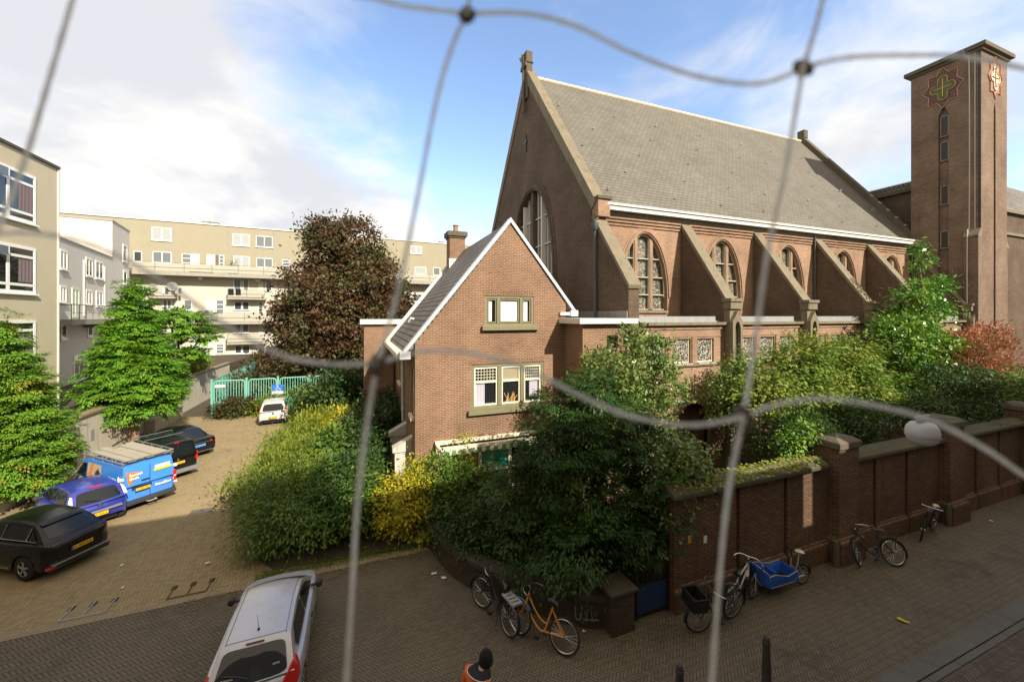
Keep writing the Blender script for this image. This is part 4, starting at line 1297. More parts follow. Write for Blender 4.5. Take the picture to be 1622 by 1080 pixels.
# disabled-parking sign on the fence
sg = thing_ab("parking_sign", "blue and white parking sign hung on the green fence", "sign", -5.5, B0 - .1)
BX("board", plain("sign_blue", (.03, .16, .55), .4), sg, -5.86, -5.14, B0 - .13, B0 - .1, 1.55, 2.0)
BX("lower_board", WHITE, sg, -5.86, -5.14, B0 - .13, B0 - .1, 1.32, 1.54)
m = MB()
m.lathe([(.001, -.006), (.05, -.006)], (-5.52, B0 - .13, 1.9), 10, 'y')
m.tube([(-5.52, B0 - .137, 1.86), (-5.5, B0 - .137, 1.74), (-5.38, B0 - .137, 1.72), (-5.33, B0 - .137, 1.63)], .02, 5)
m.tube([(-5.52 + .1 * math.cos(t * .5), B0 - .137, 1.69 + .1 * math.sin(t * .5)) for t in range(4, 13)], .016, 5)
m.build("wheelchair_symbol", WHITE, sg)
s2 = thing_ab("notice_sign", "small white notice on the first green fence panel", "sign", -9.1, B0 - .1)
BX("board", WHITE, s2, -9.3, -8.7, B0 - .1, B0 - .08, 2.0, 2.2)
# ------------------------------------------------------------------ cars
def paint(name, col, metal=0.0, rough=.28, coat=.8):
    if name in MATS: return MATS[name]
    m, nt = newmat(name)
    oc = nd(nt, 'ShaderNodeTexCoord').outputs['Object']
    n = NOISE(nt, oc, 2.2, 6, .65)
    dust = M(nt, 'MULTIPLY', STEP(nt, n, .45, .75), .16 if max(col) > .03 else .015)
    c = MIX(nt, dust, col, (.16, .14, .11))
    r_ = M(nt, 'MULTIPLY_ADD', n, .25, rough - .08)
    finish(nt, bsdf(nt, c, r_, metal, .5 if max(col) > .03 else .4, coat))
    MATS[name] = m
    return m
CGLASS = glass("car_glass", (.010, .012, .015), .03, .6)
PLATE = plain("plate_yellow", (.80, .46, .02), .45, var=.04)
PLATEB = plain("plate_blue", (.10, .35, .78), .45, var=.04)
INK = plain("plate_ink", (.01, .01, .01), .5)
RED = plain("tail_red", (.55, .012, .01), .15, var=.15, coat=1.0)
CLEAR = plain("lamp_clear", (.62, .60, .58), .15, var=.1, coat=1.0)
PLAST = plain("bumper_plastic", (.035, .035, .035), .6, var=.15)
WRITE = plain("lettering_white", (.85, .85, .85), .6, var=.02)
RIM = plain("alloy", (.42, .42, .42), .3, metal=.7, var=.1)

def interp(st, x):
    for a, b in zip(st[:-1], st[1:]):
        if a[0] <= x <= b[0]:
            t = (x - a[0]) / (b[0] - a[0] + 1e-9)
            return [a[k] + (b[k] - a[k]) * t for k in range(1, len(a))]
    return list(st[0][1:]) if x < st[0][0] else list(st[-1][1:])

def wheel_part(par, x, y, Rw, w=.2, dark=True):
    s_ = 1 if y > 0 else -1
    m = MB().lathe([(Rw * .62, -w / 2), (Rw * .9, -w / 2), (Rw, -w * .36), (Rw, w * .36), (Rw * .9, w / 2), (Rw * .62, w / 2)], (x, y - s_ * w / 2, Rw), 26, 'y')
    wh = m.build("wheel", RUBBER, par, smooth=40)
    m = MB()
    yo = y - s_ * .012
    m.lathe([(Rw * .66, 0), (Rw * .60, -.012 * s_), (Rw * .6, -.06 * s_), (.001, -.07 * s_)], (x, yo, Rw), 24, 'y', 1)
    m.lathe([(Rw * .66, 0), (Rw * .6, 0.002 * s_), (Rw * .58, -.015 * s_)], (x, yo, Rw), 24, 'y', 0)
    for k in range(5):
        t = 2 * PI * k / 5 + .3
        for e in (-.13, .13):
            p0 = (x + .04 * math.cos(t), yo - s_ * .02, Rw + .04 * math.sin(t))
            p1 = (x + Rw * .6 * math.cos(t + e), yo - s_ * .006, Rw + Rw * .6 * math.sin(t + e))
            m.tube([p0, p1], [.028, .02], 5, 0)
    m.lathe([(.055, -.03 * s_), (.05, .004 * s_), (.001, .006 * s_)], (x, yo, Rw), 12, 'y', 0)
    m.build("rim", [RIM, BLACKM if dark else RIM], wh, smooth=40)

def plate(par, x, z, txt, mat=PLATE, w=.52, h=.11, tilt=0.0, y=0.0):
    b = BX("number_plate", mat, par, x - .012, x, y - w / 2, y + w / 2, z, z + h)
    BX("country_strip", plain("strip_blue", (.02, .07, .4), .5), b, x - .0135, x - .0115, y + w / 2 - .045, y + w / 2 - .002, z + .003, z + h - .003)
    text(txt, "lettering", h * .95, INK, b, Matrix.Translation((x - .013, y - .02, z + h * .5)) @ Matrix.Rotation(-PI / 2, 4, 'Z') @ Matrix.Rotation(PI / 2, 4, 'X'))
    return b

def car(name, label, cat, pos, head, sp, group="cars parked in the yard"):
    t = thing(name, label, cat, (pos[0], pos[1], .004), head, group)
    t.scale = (sp.get("scale", 1),) * 3
    st = sp['st']
    Rw, xf, xr = sp['R'], sp['xf'], sp['xr']
    Ra = Rw * 1.13
    x0, x1 = st[0][0], st[-1][0]
    xs = list(np.linspace(x0, x1, 44)) + [s_[0] for s_ in st]
    for xc in (xf, xr):
        xs += [xc + Ra * math.cos(q) for q in np.linspace(0, PI, 15)]
    xs = sorted(set(round(float(x), 4) for x in xs))
    rows, msel = [], []
    for x in xs:
        w, zs, zt, zl = interp(st, x)
        za = zl
        for xc in (xf, xr):
            if abs(x - xc) <= Ra + 1e-6:
                za = max(za, Rw + math.sqrt(max(0, Ra * Ra - (x - xc) ** 2)))
        dz = zs - zl
        zz = [za, max(za + .004, zl + .10 * dz), max(za + .008, zl + .42 * dz), max(za + .012, zl + .72 * dz), max(zs - .05, za + .016), zs]
        half = [(w * .94, zz[0]), (w * .985, zz[1]), (w, zz[2]), (w * .995, zz[3]), (w * .985, zz[4]), (w * .95, zz[5]), (w * .78, zt - .012), (w * .4, zt), (0, zt + .008)]
        def warp(y, z):                          # ends rounded in plan and leaning inwards at the top
            te = max(0.0, 1 - (x - x0) / .55) if x < 0 else max(0.0, 1 - (x1 - x) / .7)
            k_ = te * te * (.16 * (abs(y) / (sp['W'] / 2)) ** 2.5 + .07 * max(0.0, (z - .62) / .4) ** 2 + .05 * max(0.0, (.5 - z) / .3))
            return x + k_ if x < 0 else x - k_
        rows.append([(warp(y, z), y, z) for y, z in half] + [(warp(y, z), -y, z) for y, z in reversed(half[:-1])])
    m = MB()
    split = sp.get('split')
    if split is None:
        m.grid(rows)
    else:
        k = next(i for i, x in enumerate(xs) if x >= split)
        m.grid(rows[:k + 1], 0)
        m.grid(rows[k:], 1)
    m.poly(rows[0], 0)
    m.poly(list(reversed(rows[-1])), 1 if split is not None else 0)
    w0 = sp['W'] / 2
    m.box(x0 + .3, x1 - .3, -(w0 - .27), w0 - .27, .17, interp(st, 0)[1] - .12, 2)
    mats = [sp['paint'], sp.get('paint2', sp['paint']), BLACKM]
    m.build("body", mats, t, smooth=32)
    # cabin
    P, wb, zb, tum = sp['path'], sp['wb'], sp['zb'], sp['tum']
    hw = lambda z: wb - (z - zb) * tum
    pp = []
    for k in range(len(P) - 1):
        for q in range(4):
            a = q / 4
            p0, p1, p2, p3 = [P[min(max(i, 0), len(P) - 1)] for i in (k - 1, k, k + 1, k + 2)]
            lin = [p1[j] + (p2[j] - p1[j]) * a for j in range(4)]
            cr = [0.5 * (2 * p1[j] + (p2[j] - p0[j]) * a + (2 * p0[j] - 5 * p1[j] + 4 * p2[j] - p3[j]) * a * a + (3 * p1[j] - p0[j] - 3 * p2[j] + p3[j]) * a ** 3) for j in range(4)]
            pp.append([lin[j] * .5 + cr[j] * .5 for j in range(4)])
    pp.append(list(P[-1]))
    vs = [-1, -.93, -.75, -.4, 0, .4, .75, .93, 1]
    def Q(s, v):
        k = min(int(s), len(pp) - 2)
        a = s - k
        x, z, c, bx = [pp[k][j] + (pp[k + 1][j] - pp[k][j]) * a for j in range(4)]
        e = 1 - v * v
        sag = .02 * (abs(v) ** 8) if sp.get('round', True) else 0
        return Vector((x + bx * e, v * hw(z), z + c * e - sag))
    rows = [[Q(k, v) for v in vs] for k in range(len(pp))]
    m = MB()
    if split is None:
        m.grid(rows)
    else:
        k = next(i for i, p in enumerate(pp) if p[0] <= split)
        m.grid(rows[:k + 1], 1)
        m.grid(rows[k:], 0)
    for s_ in (0, -1):
        for k in range(len(pp) - 1):
            a, b = rows[k][s_], rows[k + 1][s_]
            y = math.copysign(wb, a.y)
            mi = 1 if (split is not None and b.x >= split - .01) else 0
            m.poly([a, b, Vector((b.x, y, zb - .06)), Vector((a.x, y, zb - .06))], mi)
    m.build("cabin", mats[:2], t, smooth=30)
    def patch(s0, s1, v0, v1, name, mat, off=.006, ns=6, nv=8):
        g = []
        for i in range(6):
            r_ = []
            for j in range(40):
                t_ = 2 * PI * j / 40
                rr_ = (.001, .25, .5, .75, .92, 1.0)[i]
                u_ = math.copysign(abs(math.cos(t_)) ** .28, math.cos(t_)) * rr_
                q_ = math.copysign(abs(math.sin(t_)) ** .28, math.sin(t_)) * rr_
                s_, v = (s0 + s1) / 2 + (s1 - s0) / 2 * u_, (v0 + v1) / 2 + (v1 - v0) / 2 * q_
                p = Q(s_, v)
                n = (Q(min(s_ + .1, len(pp) - 1.001), v) - Q(max(s_ - .1, 0), v)).cross(Q(s_, min(v + .03, 1)) - Q(s_, max(v - .03, -1)))
                n.normalize()
                if n.dot(p - Vector((0, 0, .6))) < 0: n = -n
                r_.append(p + n * off)
            g.append(r_)
        return MB().grid(g, closed=True).build(name, mat, t, smooth=60)
    ng = len(pp) - 1
    fs, rs = sp['fg'], sp['rg']
    patch(fs[0] * 4 + .15, fs[1] * 4 - .2, -.9, .9, "windscreen", CGLASS)
    if rs: patch(rs[0] * 4 + sp.get('rgt', .5), rs[1] * 4 - sp.get('rgb', .3), -.84, .84, "rear_window", CGLASS)
    for poly in sp['side']:
        for s_ in (1, -1):
            MB().poly([(x, s_ * (hw(z) + .007), z) for x, z in poly]).build("side_window", CGLASS, t)
    sm_ = MB()
    xs_ = sorted({p_[0][0] for p_ in sp['side']} | {p_[1][0] for p_ in sp['side']})
    for xx in (xs_[-1] + .04, xs_[len(xs_) // 2 - (1 if len(xs_) > 2 else 0)], xs_[0]):
        w_, zs_, zt_, zl_ = interp(st, xx)
        for s_ in (1, -1):
            if min(abs(xx - xf), abs(xx - xr)) < Ra + .03: continue
            dz_ = zs_ - zl_
            sm_.tube([(xx, s_ * (w_ * .985 + .002), zl_ + .12 * dz_), (xx, s_ * (w_ + .002), zl_ + .42 * dz_), (xx, s_ * (w_ * .995 + .002), zl_ + .72 * dz_), (xx, s_ * (w_ * .95 + .004), zs_)], .006, 4)
            sm_.box(xx + .06, xx + .22, s_ * (w_ + .012) - .012, s_ * (w_ + .012) + .012, zs_ - .17, zs_ - .14)
    sm_.build("door_seams", plain("seam_dark", (.02, .02, .022), .6), t)
    for x in (xf, xr):
        for s_ in (1, -1):
            wheel_part(t, x, s_ * (w0 - .02), Rw, .2, sp.get('darkrim', True))
    for s_ in (1, -1):                                   # door mirrors
        mx, mz = sp['mir']
        m = MB().lathe([(.01, -.09), (.07, -.075), (.085, 0), (.075, .06), (.01, .07)], (mx, s_ * (w0 + .09), mz), 10, 'x')
        m.tube([(mx, s_ * (w0 - .1), mz - .02), (mx, s_ * (w0 + .05), mz - .01)], .03, 6)
        o = m.build("mirror", sp.get('mirm', PLAST), t, smooth=50)
    return t, patch, Q, hw

# --- silver hatchback on the street
SILV = paint("silver_paint", (.50, .50, .53), .3, .34)
sil = dict(scale=.89, W=1.72, R=.30, xf=1.28, xr=-1.30, paint=SILV, wb=.75, zb=.93, tum=.30,
    st=[(-2.02, .62, .80, .82, .40), (-1.98, .74, .86, .90, .32), (-1.84, .83, .92, .96, .24), (-1.2, .86, .93, .97, .2), (0, .86, .92, .96, .2),
        (1.0, .86, .90, .965, .2), (1.3, .85, .87, .935, .2), (1.65, .80, .80, .86, .22), (1.86, .70, .70, .76, .26), (1.95, .55, .60, .65, .34)],
    path=[(1.18, .95, .01, .14), (.42, 1.37, .02, .10), (.12, 1.44, .03, .03), (-.5, 1.475, .03, 0), (-1.05, 1.44, .03, -.02), (-1.42, 1.39, .03, -.06), (-1.86, .97, .0, -.07)],
    fg=(0, 1), rg=(5, 6), rgt=.35, rgb=.15, mir=(.72, .98),
    side=[[(.92, .97), (-.15, .96), (-.22, 1.37), (.12, 1.36), (.42, 1.27)], [(-.25, .96), (-1.28, .98), (-1.36, 1.14), (-1.12, 1.36), (-.32, 1.375)]])
p = AB(-1.70, 9.42)
sc, patch, Q, hw = car("silver_car", "silver hatchback seen from behind and above on the street", "car", p, TH + PI / 2, sil, None)
for s_ in (1, -1):
    m = MB().extrude([(-2.0, s_ * .50, .80), (-1.93, s_ * .76, .64), (-1.88, s_ * .83, .84), (-1.84, s_ * .80, 1.0), (-1.77, s_ * .73, 1.13), (-1.83, s_ * .67, 1.06), (-1.93, s_ * .58, .91)], (.16, 0, 0))
    m.build("tail_light", [RED], sc, bevel=.02)
    MB().box(-2.06, -1.98, s_ * .55 - .08, s_ * .55 + .08, .42, .5).build("reflector", PLAST, sc)
patch(5 * 4 - .05, 5 * 4 + .16, -.26, .26, "brake_light", plain("brake_red", (.12, .012, .012), .3), .014, 2, 4)
m = MB()
for v in (-.86, .86):                                     # roof seams
    m.tube([Q(s_, v) + Vector((0, 0, .001)) for s_ in np.linspace(4.3, 19.5, 24)], .006, 5)
m.tube([Q(19.2, v) + Vector((0, 0, .001)) for v in np.linspace(-.86, .86, 14)], .005, 5)
m.build("roof_seam", plain("seam", (.10, .10, .11), .6), sc)
m = MB().lathe([(.03, 0), (.022, .03), (.008, .04)], tuple(Q(17.2, 0.0) - Vector((0, 0, .004))), 10)
q0 = Q(17.2, 0)
m.tube([q0 + Vector((0, 0, .03)), q0 + Vector((-.10, 0, .36))], [.006, .003], 5)
m.build("aerial", BLACKM, sc)
m = MB().tube([Q(23.3, .05) + Vector((-.03, 0, .01)), Q(22.9, .3) + Vector((-.03, 0, .02)), Q(22.6, .66) + Vector((-.03, 0, .02))], .012, 5)
m.build("rear_wiper", BLACKM, sc)
m = MB()
rr = random.Random(5)
for k in range(9):
    a = .33 + k * .035
    m.box(-.001, .001, -.012 if k else -.02, .012 if k else .02, -.014, .014 if k % 3 else .02)
m = MB()
def glass_pt(s_, v):
    return Q(s_, v) + Vector((-.014, 0, .008))
for v0, n, sz in ((.42, 8, .015), (-.52, 5, .018)):
    for k in range(n):
        pnt = glass_pt(23.0 if v0 > 0 else 22.6, v0 + k * .035 * (1 if v0 > 0 else -1))
        m.box(pnt.x - .002, pnt.x + .002, pnt.y - sz * .5, pnt.y + sz * .5, pnt.z - sz, pnt.z + sz * (.4 + .6 * (k % 2)))
m.build("window_sticker", WRITE, sc)
m = MB().box(-2.05, -1.9, -.58, .58, .40, .55)
m.build("bumper_strip", PLAST, sc, bevel=.02)
plate(sc, -2.07, .62, "82-TXG-5")
BX("tailgate_badge", CHROME, sc, -2.045, -2.02, -.05, .05, .80, .84, bevel=.01)
m = MB().box(-2.0, -1.95, -.5, .5, .955, .962)
for s_ in (1, -1):
    MB().lathe([(.01, -.08), (.08, -.05), (.09, .03), (.02, .05)], (1.66, s_ * .60, .62), 10, 'x').build("headlight", CLEAR, sc, smooth=50)

HD = R(154.5)
FWD = Vector((math.cos(HD), math.sin(HD), 0))
def rear_at(x, y, back):          # car centre from the middle of its rear face
    return Vector((x, y, 0)) + FWD * back

# --- black suv
suv_p = dict(scale=.90, W=1.80, R=.36, xf=1.30, xr=-1.30, paint=paint("black_paint", (.006, .006, .0065), 0, .2, .15), wb=.735, zb=1.02, tum=.36,
    st=[(-2.14, .55, .90, .93, .42), (-2.10, .72, .97, 1.01, .36), (-1.95, .83, 1.02, 1.06, .28), (-1.2, .90, 1.02, 1.06, .24), (0, .89, .99, 1.03, .24),
        (1.0, .89, .98, 1.03, .24), (1.4, .88, .95, 1.02, .24), (1.85, .80, .88, .94, .26), (2.08, .66, .75, .8, .3), (2.14, .5, .62, .66, .4)],
    path=[(1.15, 1.03, .01, .12), (.45, 1.42, .02, .08), (.1, 1.50, .03, .02), (-.6, 1.535, .03, 0), (-1.0, 1.50, .03, -.02), (-1.32, 1.44, .03, -.05), (-1.86, 1.05, 0, -.10)],
    fg=(0, 1), rg=(5, 6), rgt=.7, rgb=.7, mir=(.75, 1.05),
    side=[[(.92, 1.06), (-.1, 1.06), (-.16, 1.43), (.12, 1.42), (.45, 1.33)], [(-.22, 1.06), (-1.15, 1.08), (-1.22, 1.42), (-.26, 1.44)], [(-1.24, 1.08), (-1.5, 1.12), (-1.26, 1.34)]])
sv, patch, Q, hw = car("parked_car", "glossy black crossover with a yellow number plate, nearest the street in the parking row", "car", rear_at(-12.05, 11.0, 1.9) + Vector((-.12, -.45, 0)), HD + R(15), suv_p)
MB().box(-2.08, -2.0, -.66, .66, .93, .99).build("light_bar", plain("dark_red_bar", (.06, .02, .022), .15, coat=1.0), sv, bevel=.015)
m = MB().box(-2.16, -2.02, -.70, .70, .42, .47)
m.build("bumper_strip", CHROME, sv, bevel=.012)
m = MB().box(-2.10, -1.9, -.74, .74, .26, .417)
m.build("bumper", PLAST, sv, bevel=.03)
for s_ in (1, -1):
    BX("reflector", RED, sv, -2.11, -2.0, s_ * .68 - .07, s_ * .72 + .07, .34, .40)
    m = MB().tube([(.92, s_ * (hw(1.055) + .012), 1.05), (-1.55, s_ * (hw(1.075) + .012), 1.085)], .009, 5)
    m.tube([(-1.2, s_ * (hw(1.42) + .012), 1.42), (-1.15, s_ * (hw(1.08) + .012), 1.08)], .014, 5)
    m.tube([(-.19, s_ * (hw(1.44) + .012), 1.44), (-.16, s_ * (hw(1.06) + .012), 1.06)], .012, 5)
    m.build("window_trim", CHROME, sv)
plate(sv, -2.14, .66, "K-842-KA")
patch(19.0, 20.5, -.86, .86, "spoiler", BLACKM, .04, 3, 6)
BX("sill_trim", CHROME, sv, -.8, .7, .885, .905, .33, .36)

# --- violet-blue small hatch
blu = dict(scale=.93, W=1.63, R=.28, xf=1.15, xr=-1.15, paint=paint("violet_paint", (.03, .045, .33), .2, .25, .9), wb=.72, zb=.92, tum=.30,
    st=[(-1.72, .62, .72, .76, .40), (-1.68, .74, .84, .88, .32), (-1.5, .80, .90, .95, .24), (-1, .815, .92, .96, .2), (0, .815, .91, .95, .2),
        (.8, .815, .90, .95, .2), (1.1, .80, .87, .93, .2), (1.5, .74, .76, .82, .24), (1.66, .62, .62, .68, .3), (1.7, .5, .52, .56, .36)],
    path=[(1.2, .94, .01, .14), (.35, 1.36, .02, .08), (0, 1.43, .03, .02), (-.5, 1.46, .03, 0), (-1.0, 1.43, .03, -.03), (-1.28, 1.37, .03, -.06), (-1.66, .93, 0, -.10)],
    fg=(0, 1.5), rg=(5, 6), rgt=.4, rgb=.5, mir=(.7, .97),
    side=[[(.98, .95), (-.2, .95), (-.28, 1.36), (.1, 1.35), (.42, 1.25)], [(-.34, .95), (-1.0, .97), (-1.05, 1.2), (-.9, 1.34), (-.38, 1.36)]])
bc, patch, Q, hw = car("parked_car", "small violet-blue hatchback with rounded rear between the black crossover and the van", "car", rear_at(-13.5, 12.95, 1.6), HD, blu)
for s_ in (1, -1):
    m = MB().extrude([(-1.60, s_ * .66, .98), (-1.60, s_ * .76, .98), (-1.46, s_ * .73, 1.18), (-1.34, s_ * .66, 1.32), (-1.40, s_ * .62, 1.30)], (-.06, 0, 0))
    m.build("tail_light", CLEAR, bc, bevel=.02)
plate(bc, -1.74, .50, "13-GK-LX", w=.40)
MB().box(-1.76, -1.6, -.58, .58, .62, .69).build("bumper_strip", plain("grey_strip", (.17, .17, .2), .5), bc, bevel=.02)
MB().lathe([(.07, 0), (.05, -.02), (.001, -.025)], (-1.72, 0, .86), 14, 'x').build("tailgate_badge", CHROME, bc)
patch(18.8, 20.0, -.30, .30, "brake_light", plain("brake_red2", (.35, .02, .05), .3), .014, 2, 4)
MB().tube([Q(23.2, .0) + Vector((-.04, 0, .01)), Q(22.5, .55) + Vector((-.04, 0, .02))], .012, 5).build("rear_wiper", BLACKM, bc)

# --- blue works van with a roof rack
VB = paint("van_blue", (.05, .235, .72), 0, .35, .5)
VG = paint("van_grey", (.36, .36, .35), .3, .35, .6)
van_p = dict(scale=.85, W=1.92, R=.335, xf=1.65, xr=-1.45, paint=VB, paint2=VG, split=.95, wb=.925, zb=1.05, tum=.10, round=True,
    st=[(-2.46, .86, 1.0, 1.05, .42), (-2.44, .93, 1.05, 1.1, .34), (-2.3, .96, 1.05, 1.1, .28), (0, .96, 1.05, 1.1, .26), (1.2, .96, 1.05, 1.10, .26),
        (1.7, .93, 1.02, 1.1, .28), (2.1, .84, .92, 1.0, .3), (2.38, .68, .76, .82, .34), (2.45, .5, .6, .66, .42)],
    path=[(1.75, 1.08, .01, .14), (.98, 1.78, .02, .08), (.7, 1.90, .03, .02), (-.6, 1.94, .03, 0), (-1.9, 1.94, .03, 0), (-2.34, 1.91, .03, -.01), (-2.45, 1.08, 0, -.01)],
    fg=(0, 1), rg=None, mir=(1.15, 1.15),
    side=[[(1.5, 1.12), (.62, 1.10), (.62, 1.70), (.95, 1.70)]])
vn, patch, Q, hw = car("works_van", "bright blue works van with a loaded roof rack and orange logo", "van", rear_at(-13.35, 14.45, 2.1), HD + R(2), van_p, "cars parked in the yard")
XB = -2.475
def rear_plane(x=XB):
    return Matrix.Translation((x, 0, 0)) @ Matrix.Rotation(-PI / 2, 4, 'Z') @ Matrix.Rotation(PI / 2, 4, 'X')
MB().box(XB - .012, XB + .02, -.006, .006, .5, 1.84).build("door_seam", plain("seam_blue", (.02, .07, .2), .6), vn)
ORANGE = plain("logo_orange", (.80, .17, .015), .5, var=.03)
lg = MB().poly([(XB - .004, .80, 1.72), (XB - .004, .28, 1.60), (XB - .004, .72, 1.14)]).build("logo", ORANGE, vn)
text("Samen", "lettering", .17, WRITE, lg, rear_plane(XB - .006) @ Matrix.Translation((-.70, 1.55, 0)), 'LEFT', .001, True)
text("thuis", "lettering", .17, WRITE, lg, rear_plane(XB - .006) @ Matrix.Translation((-.70, 1.40, 0)), 'LEFT', .001, True)
sb = MB().box(XB - .003, XB + .03, -.72, -.18, 1.56, 1.70, 0).box(XB - .003, XB + .03, -.80, -.14, 1.47, 1.54, 1).build("web_panel", [WRITE, plain("panel_yellow", (.75, .68, .02), .5)], vn)
text("staedion.nl", "lettering", .10, VB, sb, rear_plane(XB - .005) @ Matrix.Translation((.45, 1.63, 0)), 'CENTER', .001, True)
nm = text("Staedion", "lettering", .17, WRITE, vn, rear_plane(XB - .003) @ Matrix.Translation((.47, .86, 0)), 'CENTER', .001, True)
def bird(par, fn):
    m = MB()
    m.tube([fn(0, 0), fn(.02, .12), fn(.08, .17), fn(.13, .12), fn(.12, .02), fn(.16, -.04)], .012, 5)
    m.tube([fn(.05, .05), fn(.05, -.05)], .012, 5)
    m.build("logo_figure", WRITE, par)
bird(vn, lambda a, b: (XB - .006, -.84 - a * .6, .86 + b * .8))
ys = .965
side_m = lambda x, z: Matrix.Translation((x, hw(z) + .012, z)) @ Matrix.Rotation(PI, 4, 'Z') @ Matrix.Rotation(PI / 2, 4, 'X')
text("Staedion", "lettering", .17, WRITE, vn, side_m(-1.62, 1.36), 'CENTER', .001, True)
bird(vn, lambda a, b: (-2.08 - a * .7, hw(1.36) + .014, 1.36 + b))
for s_ in (1, -1):
    m = MB()
    pts = [(-.75, 1.10), (.52, 1.10), (.52, 1.76), (-.62, 1.76)]
    m.poly([(x, s_ * (hw(z) + .008), z) for x, z in pts], 0)
    m.poly([(x, s_ * (hw(z) + .010), z) for x, z in [(.15, 1.10), (.45, 1.10), (.25, 1.76), (.02, 1.76)]], 1)
    m.poly([(x, s_ * (hw(z) + .012), z) for x, z in [(-.68, 1.10), (-.12, 1.10), (-.16, 1.42), (-.28, 1.52), (-.38, 1.62), (-.46, 1.52), (-.62, 1.42)]], 2)
    m.poly([(x, s_ * (hw(z) + .012), z) for x, z in [(.3, 1.1), (.5, 1.1), (.5, 1.3), (.36, 1.32)]], 1)
    m.build("printed_panel", [plain("print_beige", (.50, .38, .26), .5, var=.2), plain("print_orange", (.62, .22, .06), .5, var=.2), plain("print_dark", (.03, .035, .045), .5, var=.2)], vn)
    m = MB().box(XB - .03, XB + .16, s_ * .90 - .055, s_ * .90 + .055, .80, 1.26, 0).box(XB - .034, XB, s_ * .90 - .05, s_ * .90 + .05, .98, 1.06, 1)
    m.build("tail_light", [RED, CLEAR], vn, bevel=.02)
    m = MB()
    for z in (.70, 1.42):
        m.box(XB - .02, XB + .1, s_ * .93 - .05, s_ * .93 + .05, z, z + .09)
    m.build("hinge", WRITE, vn)
MB().box(XB - .03, XB, -.05, .62, .98, 1.03).build("plate_light_bar", BLACKM, vn)
MB().box(XB - .03, XB, .02, .30, 1.22, 1.26).build("door_handle", BLACKM, vn)
plate(vn, XB - .01, .84, "V-381-RB", y=.26)
MB().box(XB - .06, XB + .25, -.95, .95, .30, .47).build("bumper", PLAST, vn, bevel=.04)
MB().tube([(XB, -.15, .32), (XB - .2, -.15, .32), (XB - .2, .15, .32), (XB, .15, .32)], .025, 6).build("tow_step", ZINC, vn)
m = MB()
for s_ in (.86, -.86):
    m.tube([(-2.42, s_, 2.07), (1.0, s_, 2.07)], .03, 6)
    m.tube([(-2.42, s_, 2.2), (1.0, s_, 2.2)], .022, 6)
    for k in range(5):
        x = -2.3 + k * .8
        m.tube([(x, s_ * .98, 1.92), (x, s_, 2.2)], .02, 6)
for k in range(5):
    m.tube([(-2.3 + k * .8, -.86, 2.07), (-2.3 + k * .8, .86, 2.07)], .022, 6)
m.tube([(-2.45, -.86, 2.2), (-2.45, .86, 2.2)], .03, 6)
rk = m.build("roof_rack", plain("rack_metal", (.30, .29, .26), .5, metal=.4, var=.2), vn)
m = MB()
for k, y in enumerate((-.66, -.36, -.05, .26, .56)):
    m.box(-2.4 + .12 * (k % 2), .9 - .3 * (k % 3), y - .13, y + .14, 2.1, 2.13 + .02 * (k % 2))
m.build("rack_boards", plain("pale_boards", (.36, .32, .255), .7, var=.2, scale=4), rk)

# --- black small van
bv_p = dict(scale=.88, W=1.80, R=.315, xf=1.38, xr=-1.32, paint=suv_p['paint'], wb=.82, zb=1.02, tum=.17,
    st=[(-2.2, .76, .95, 1.0, .42), (-2.17, .85, 1.02, 1.06, .34), (-2.0, .89, 1.02, 1.06, .26), (0, .90, 1.02, 1.06, .24), (1.0, .90, 1.0, 1.05, .24),
        (1.4, .88, .97, 1.04, .24), (1.85, .80, .88, .95, .26), (2.12, .66, .74, .8, .3), (2.2, .5, .6, .65, .4)],
    path=[(1.35, 1.04, .01, .14), (.6, 1.66, .02, .08), (.3, 1.76, .03, .02), (-.6, 1.82, .03, 0), (-1.6, 1.80, .03, 0), (-2.02, 1.74, .03, -.02), (-2.17, 1.04, 0, -.03)],
    fg=(0, 1), rg=(5, 6), rgt=.5, rgb=.6, mir=(.85, 1.08),
    side=[[(1.1, 1.07), (.2, 1.06), (.2, 1.62), (.55, 1.60)], [(.1, 1.07), (-.9, 1.07), (-.9, 1.64), (.1, 1.64)]])
bk, patch, Q, hw = car("parked_van", "small black van with two silver roof bars behind the blue van", "van", rear_at(-14.2, 16.8, 1.95), HD, bv_p)
plate(bk, -2.21, .78, "8-VKR-41")
MB().box(-2.26, -2.0, -.86, .86, .32, .50).build("bumper", plain("grey_bumper", (.17, .17, .17), .5, var=.1), bk, bevel=.03)
for s_ in (1, -1):
    BX("tail_light", RED, bk, -2.13, -2.0, s_ * .82 - .05, s_ * .82 + .05, .78, 1.16, bevel=.02)
MB().box(-2.06, -2.0, -.09, .09, 1.76, 1.80).build("brake_light", RED, bk)
MB().lathe([(.06, 0), (.05, -.015), (.001, -.02)], (-2.2, 0, .98), 14, 'x').build("tailgate_badge", CHROME, bk)
m = MB()
for x in (-.9, .1):
    m.tube([(x, -.80, 1.78), (x, -.78, 1.93), (x, .78, 1.93), (x, .80, 1.78)], .025, 6)
m.build("roof_bars", CHROME, bk)

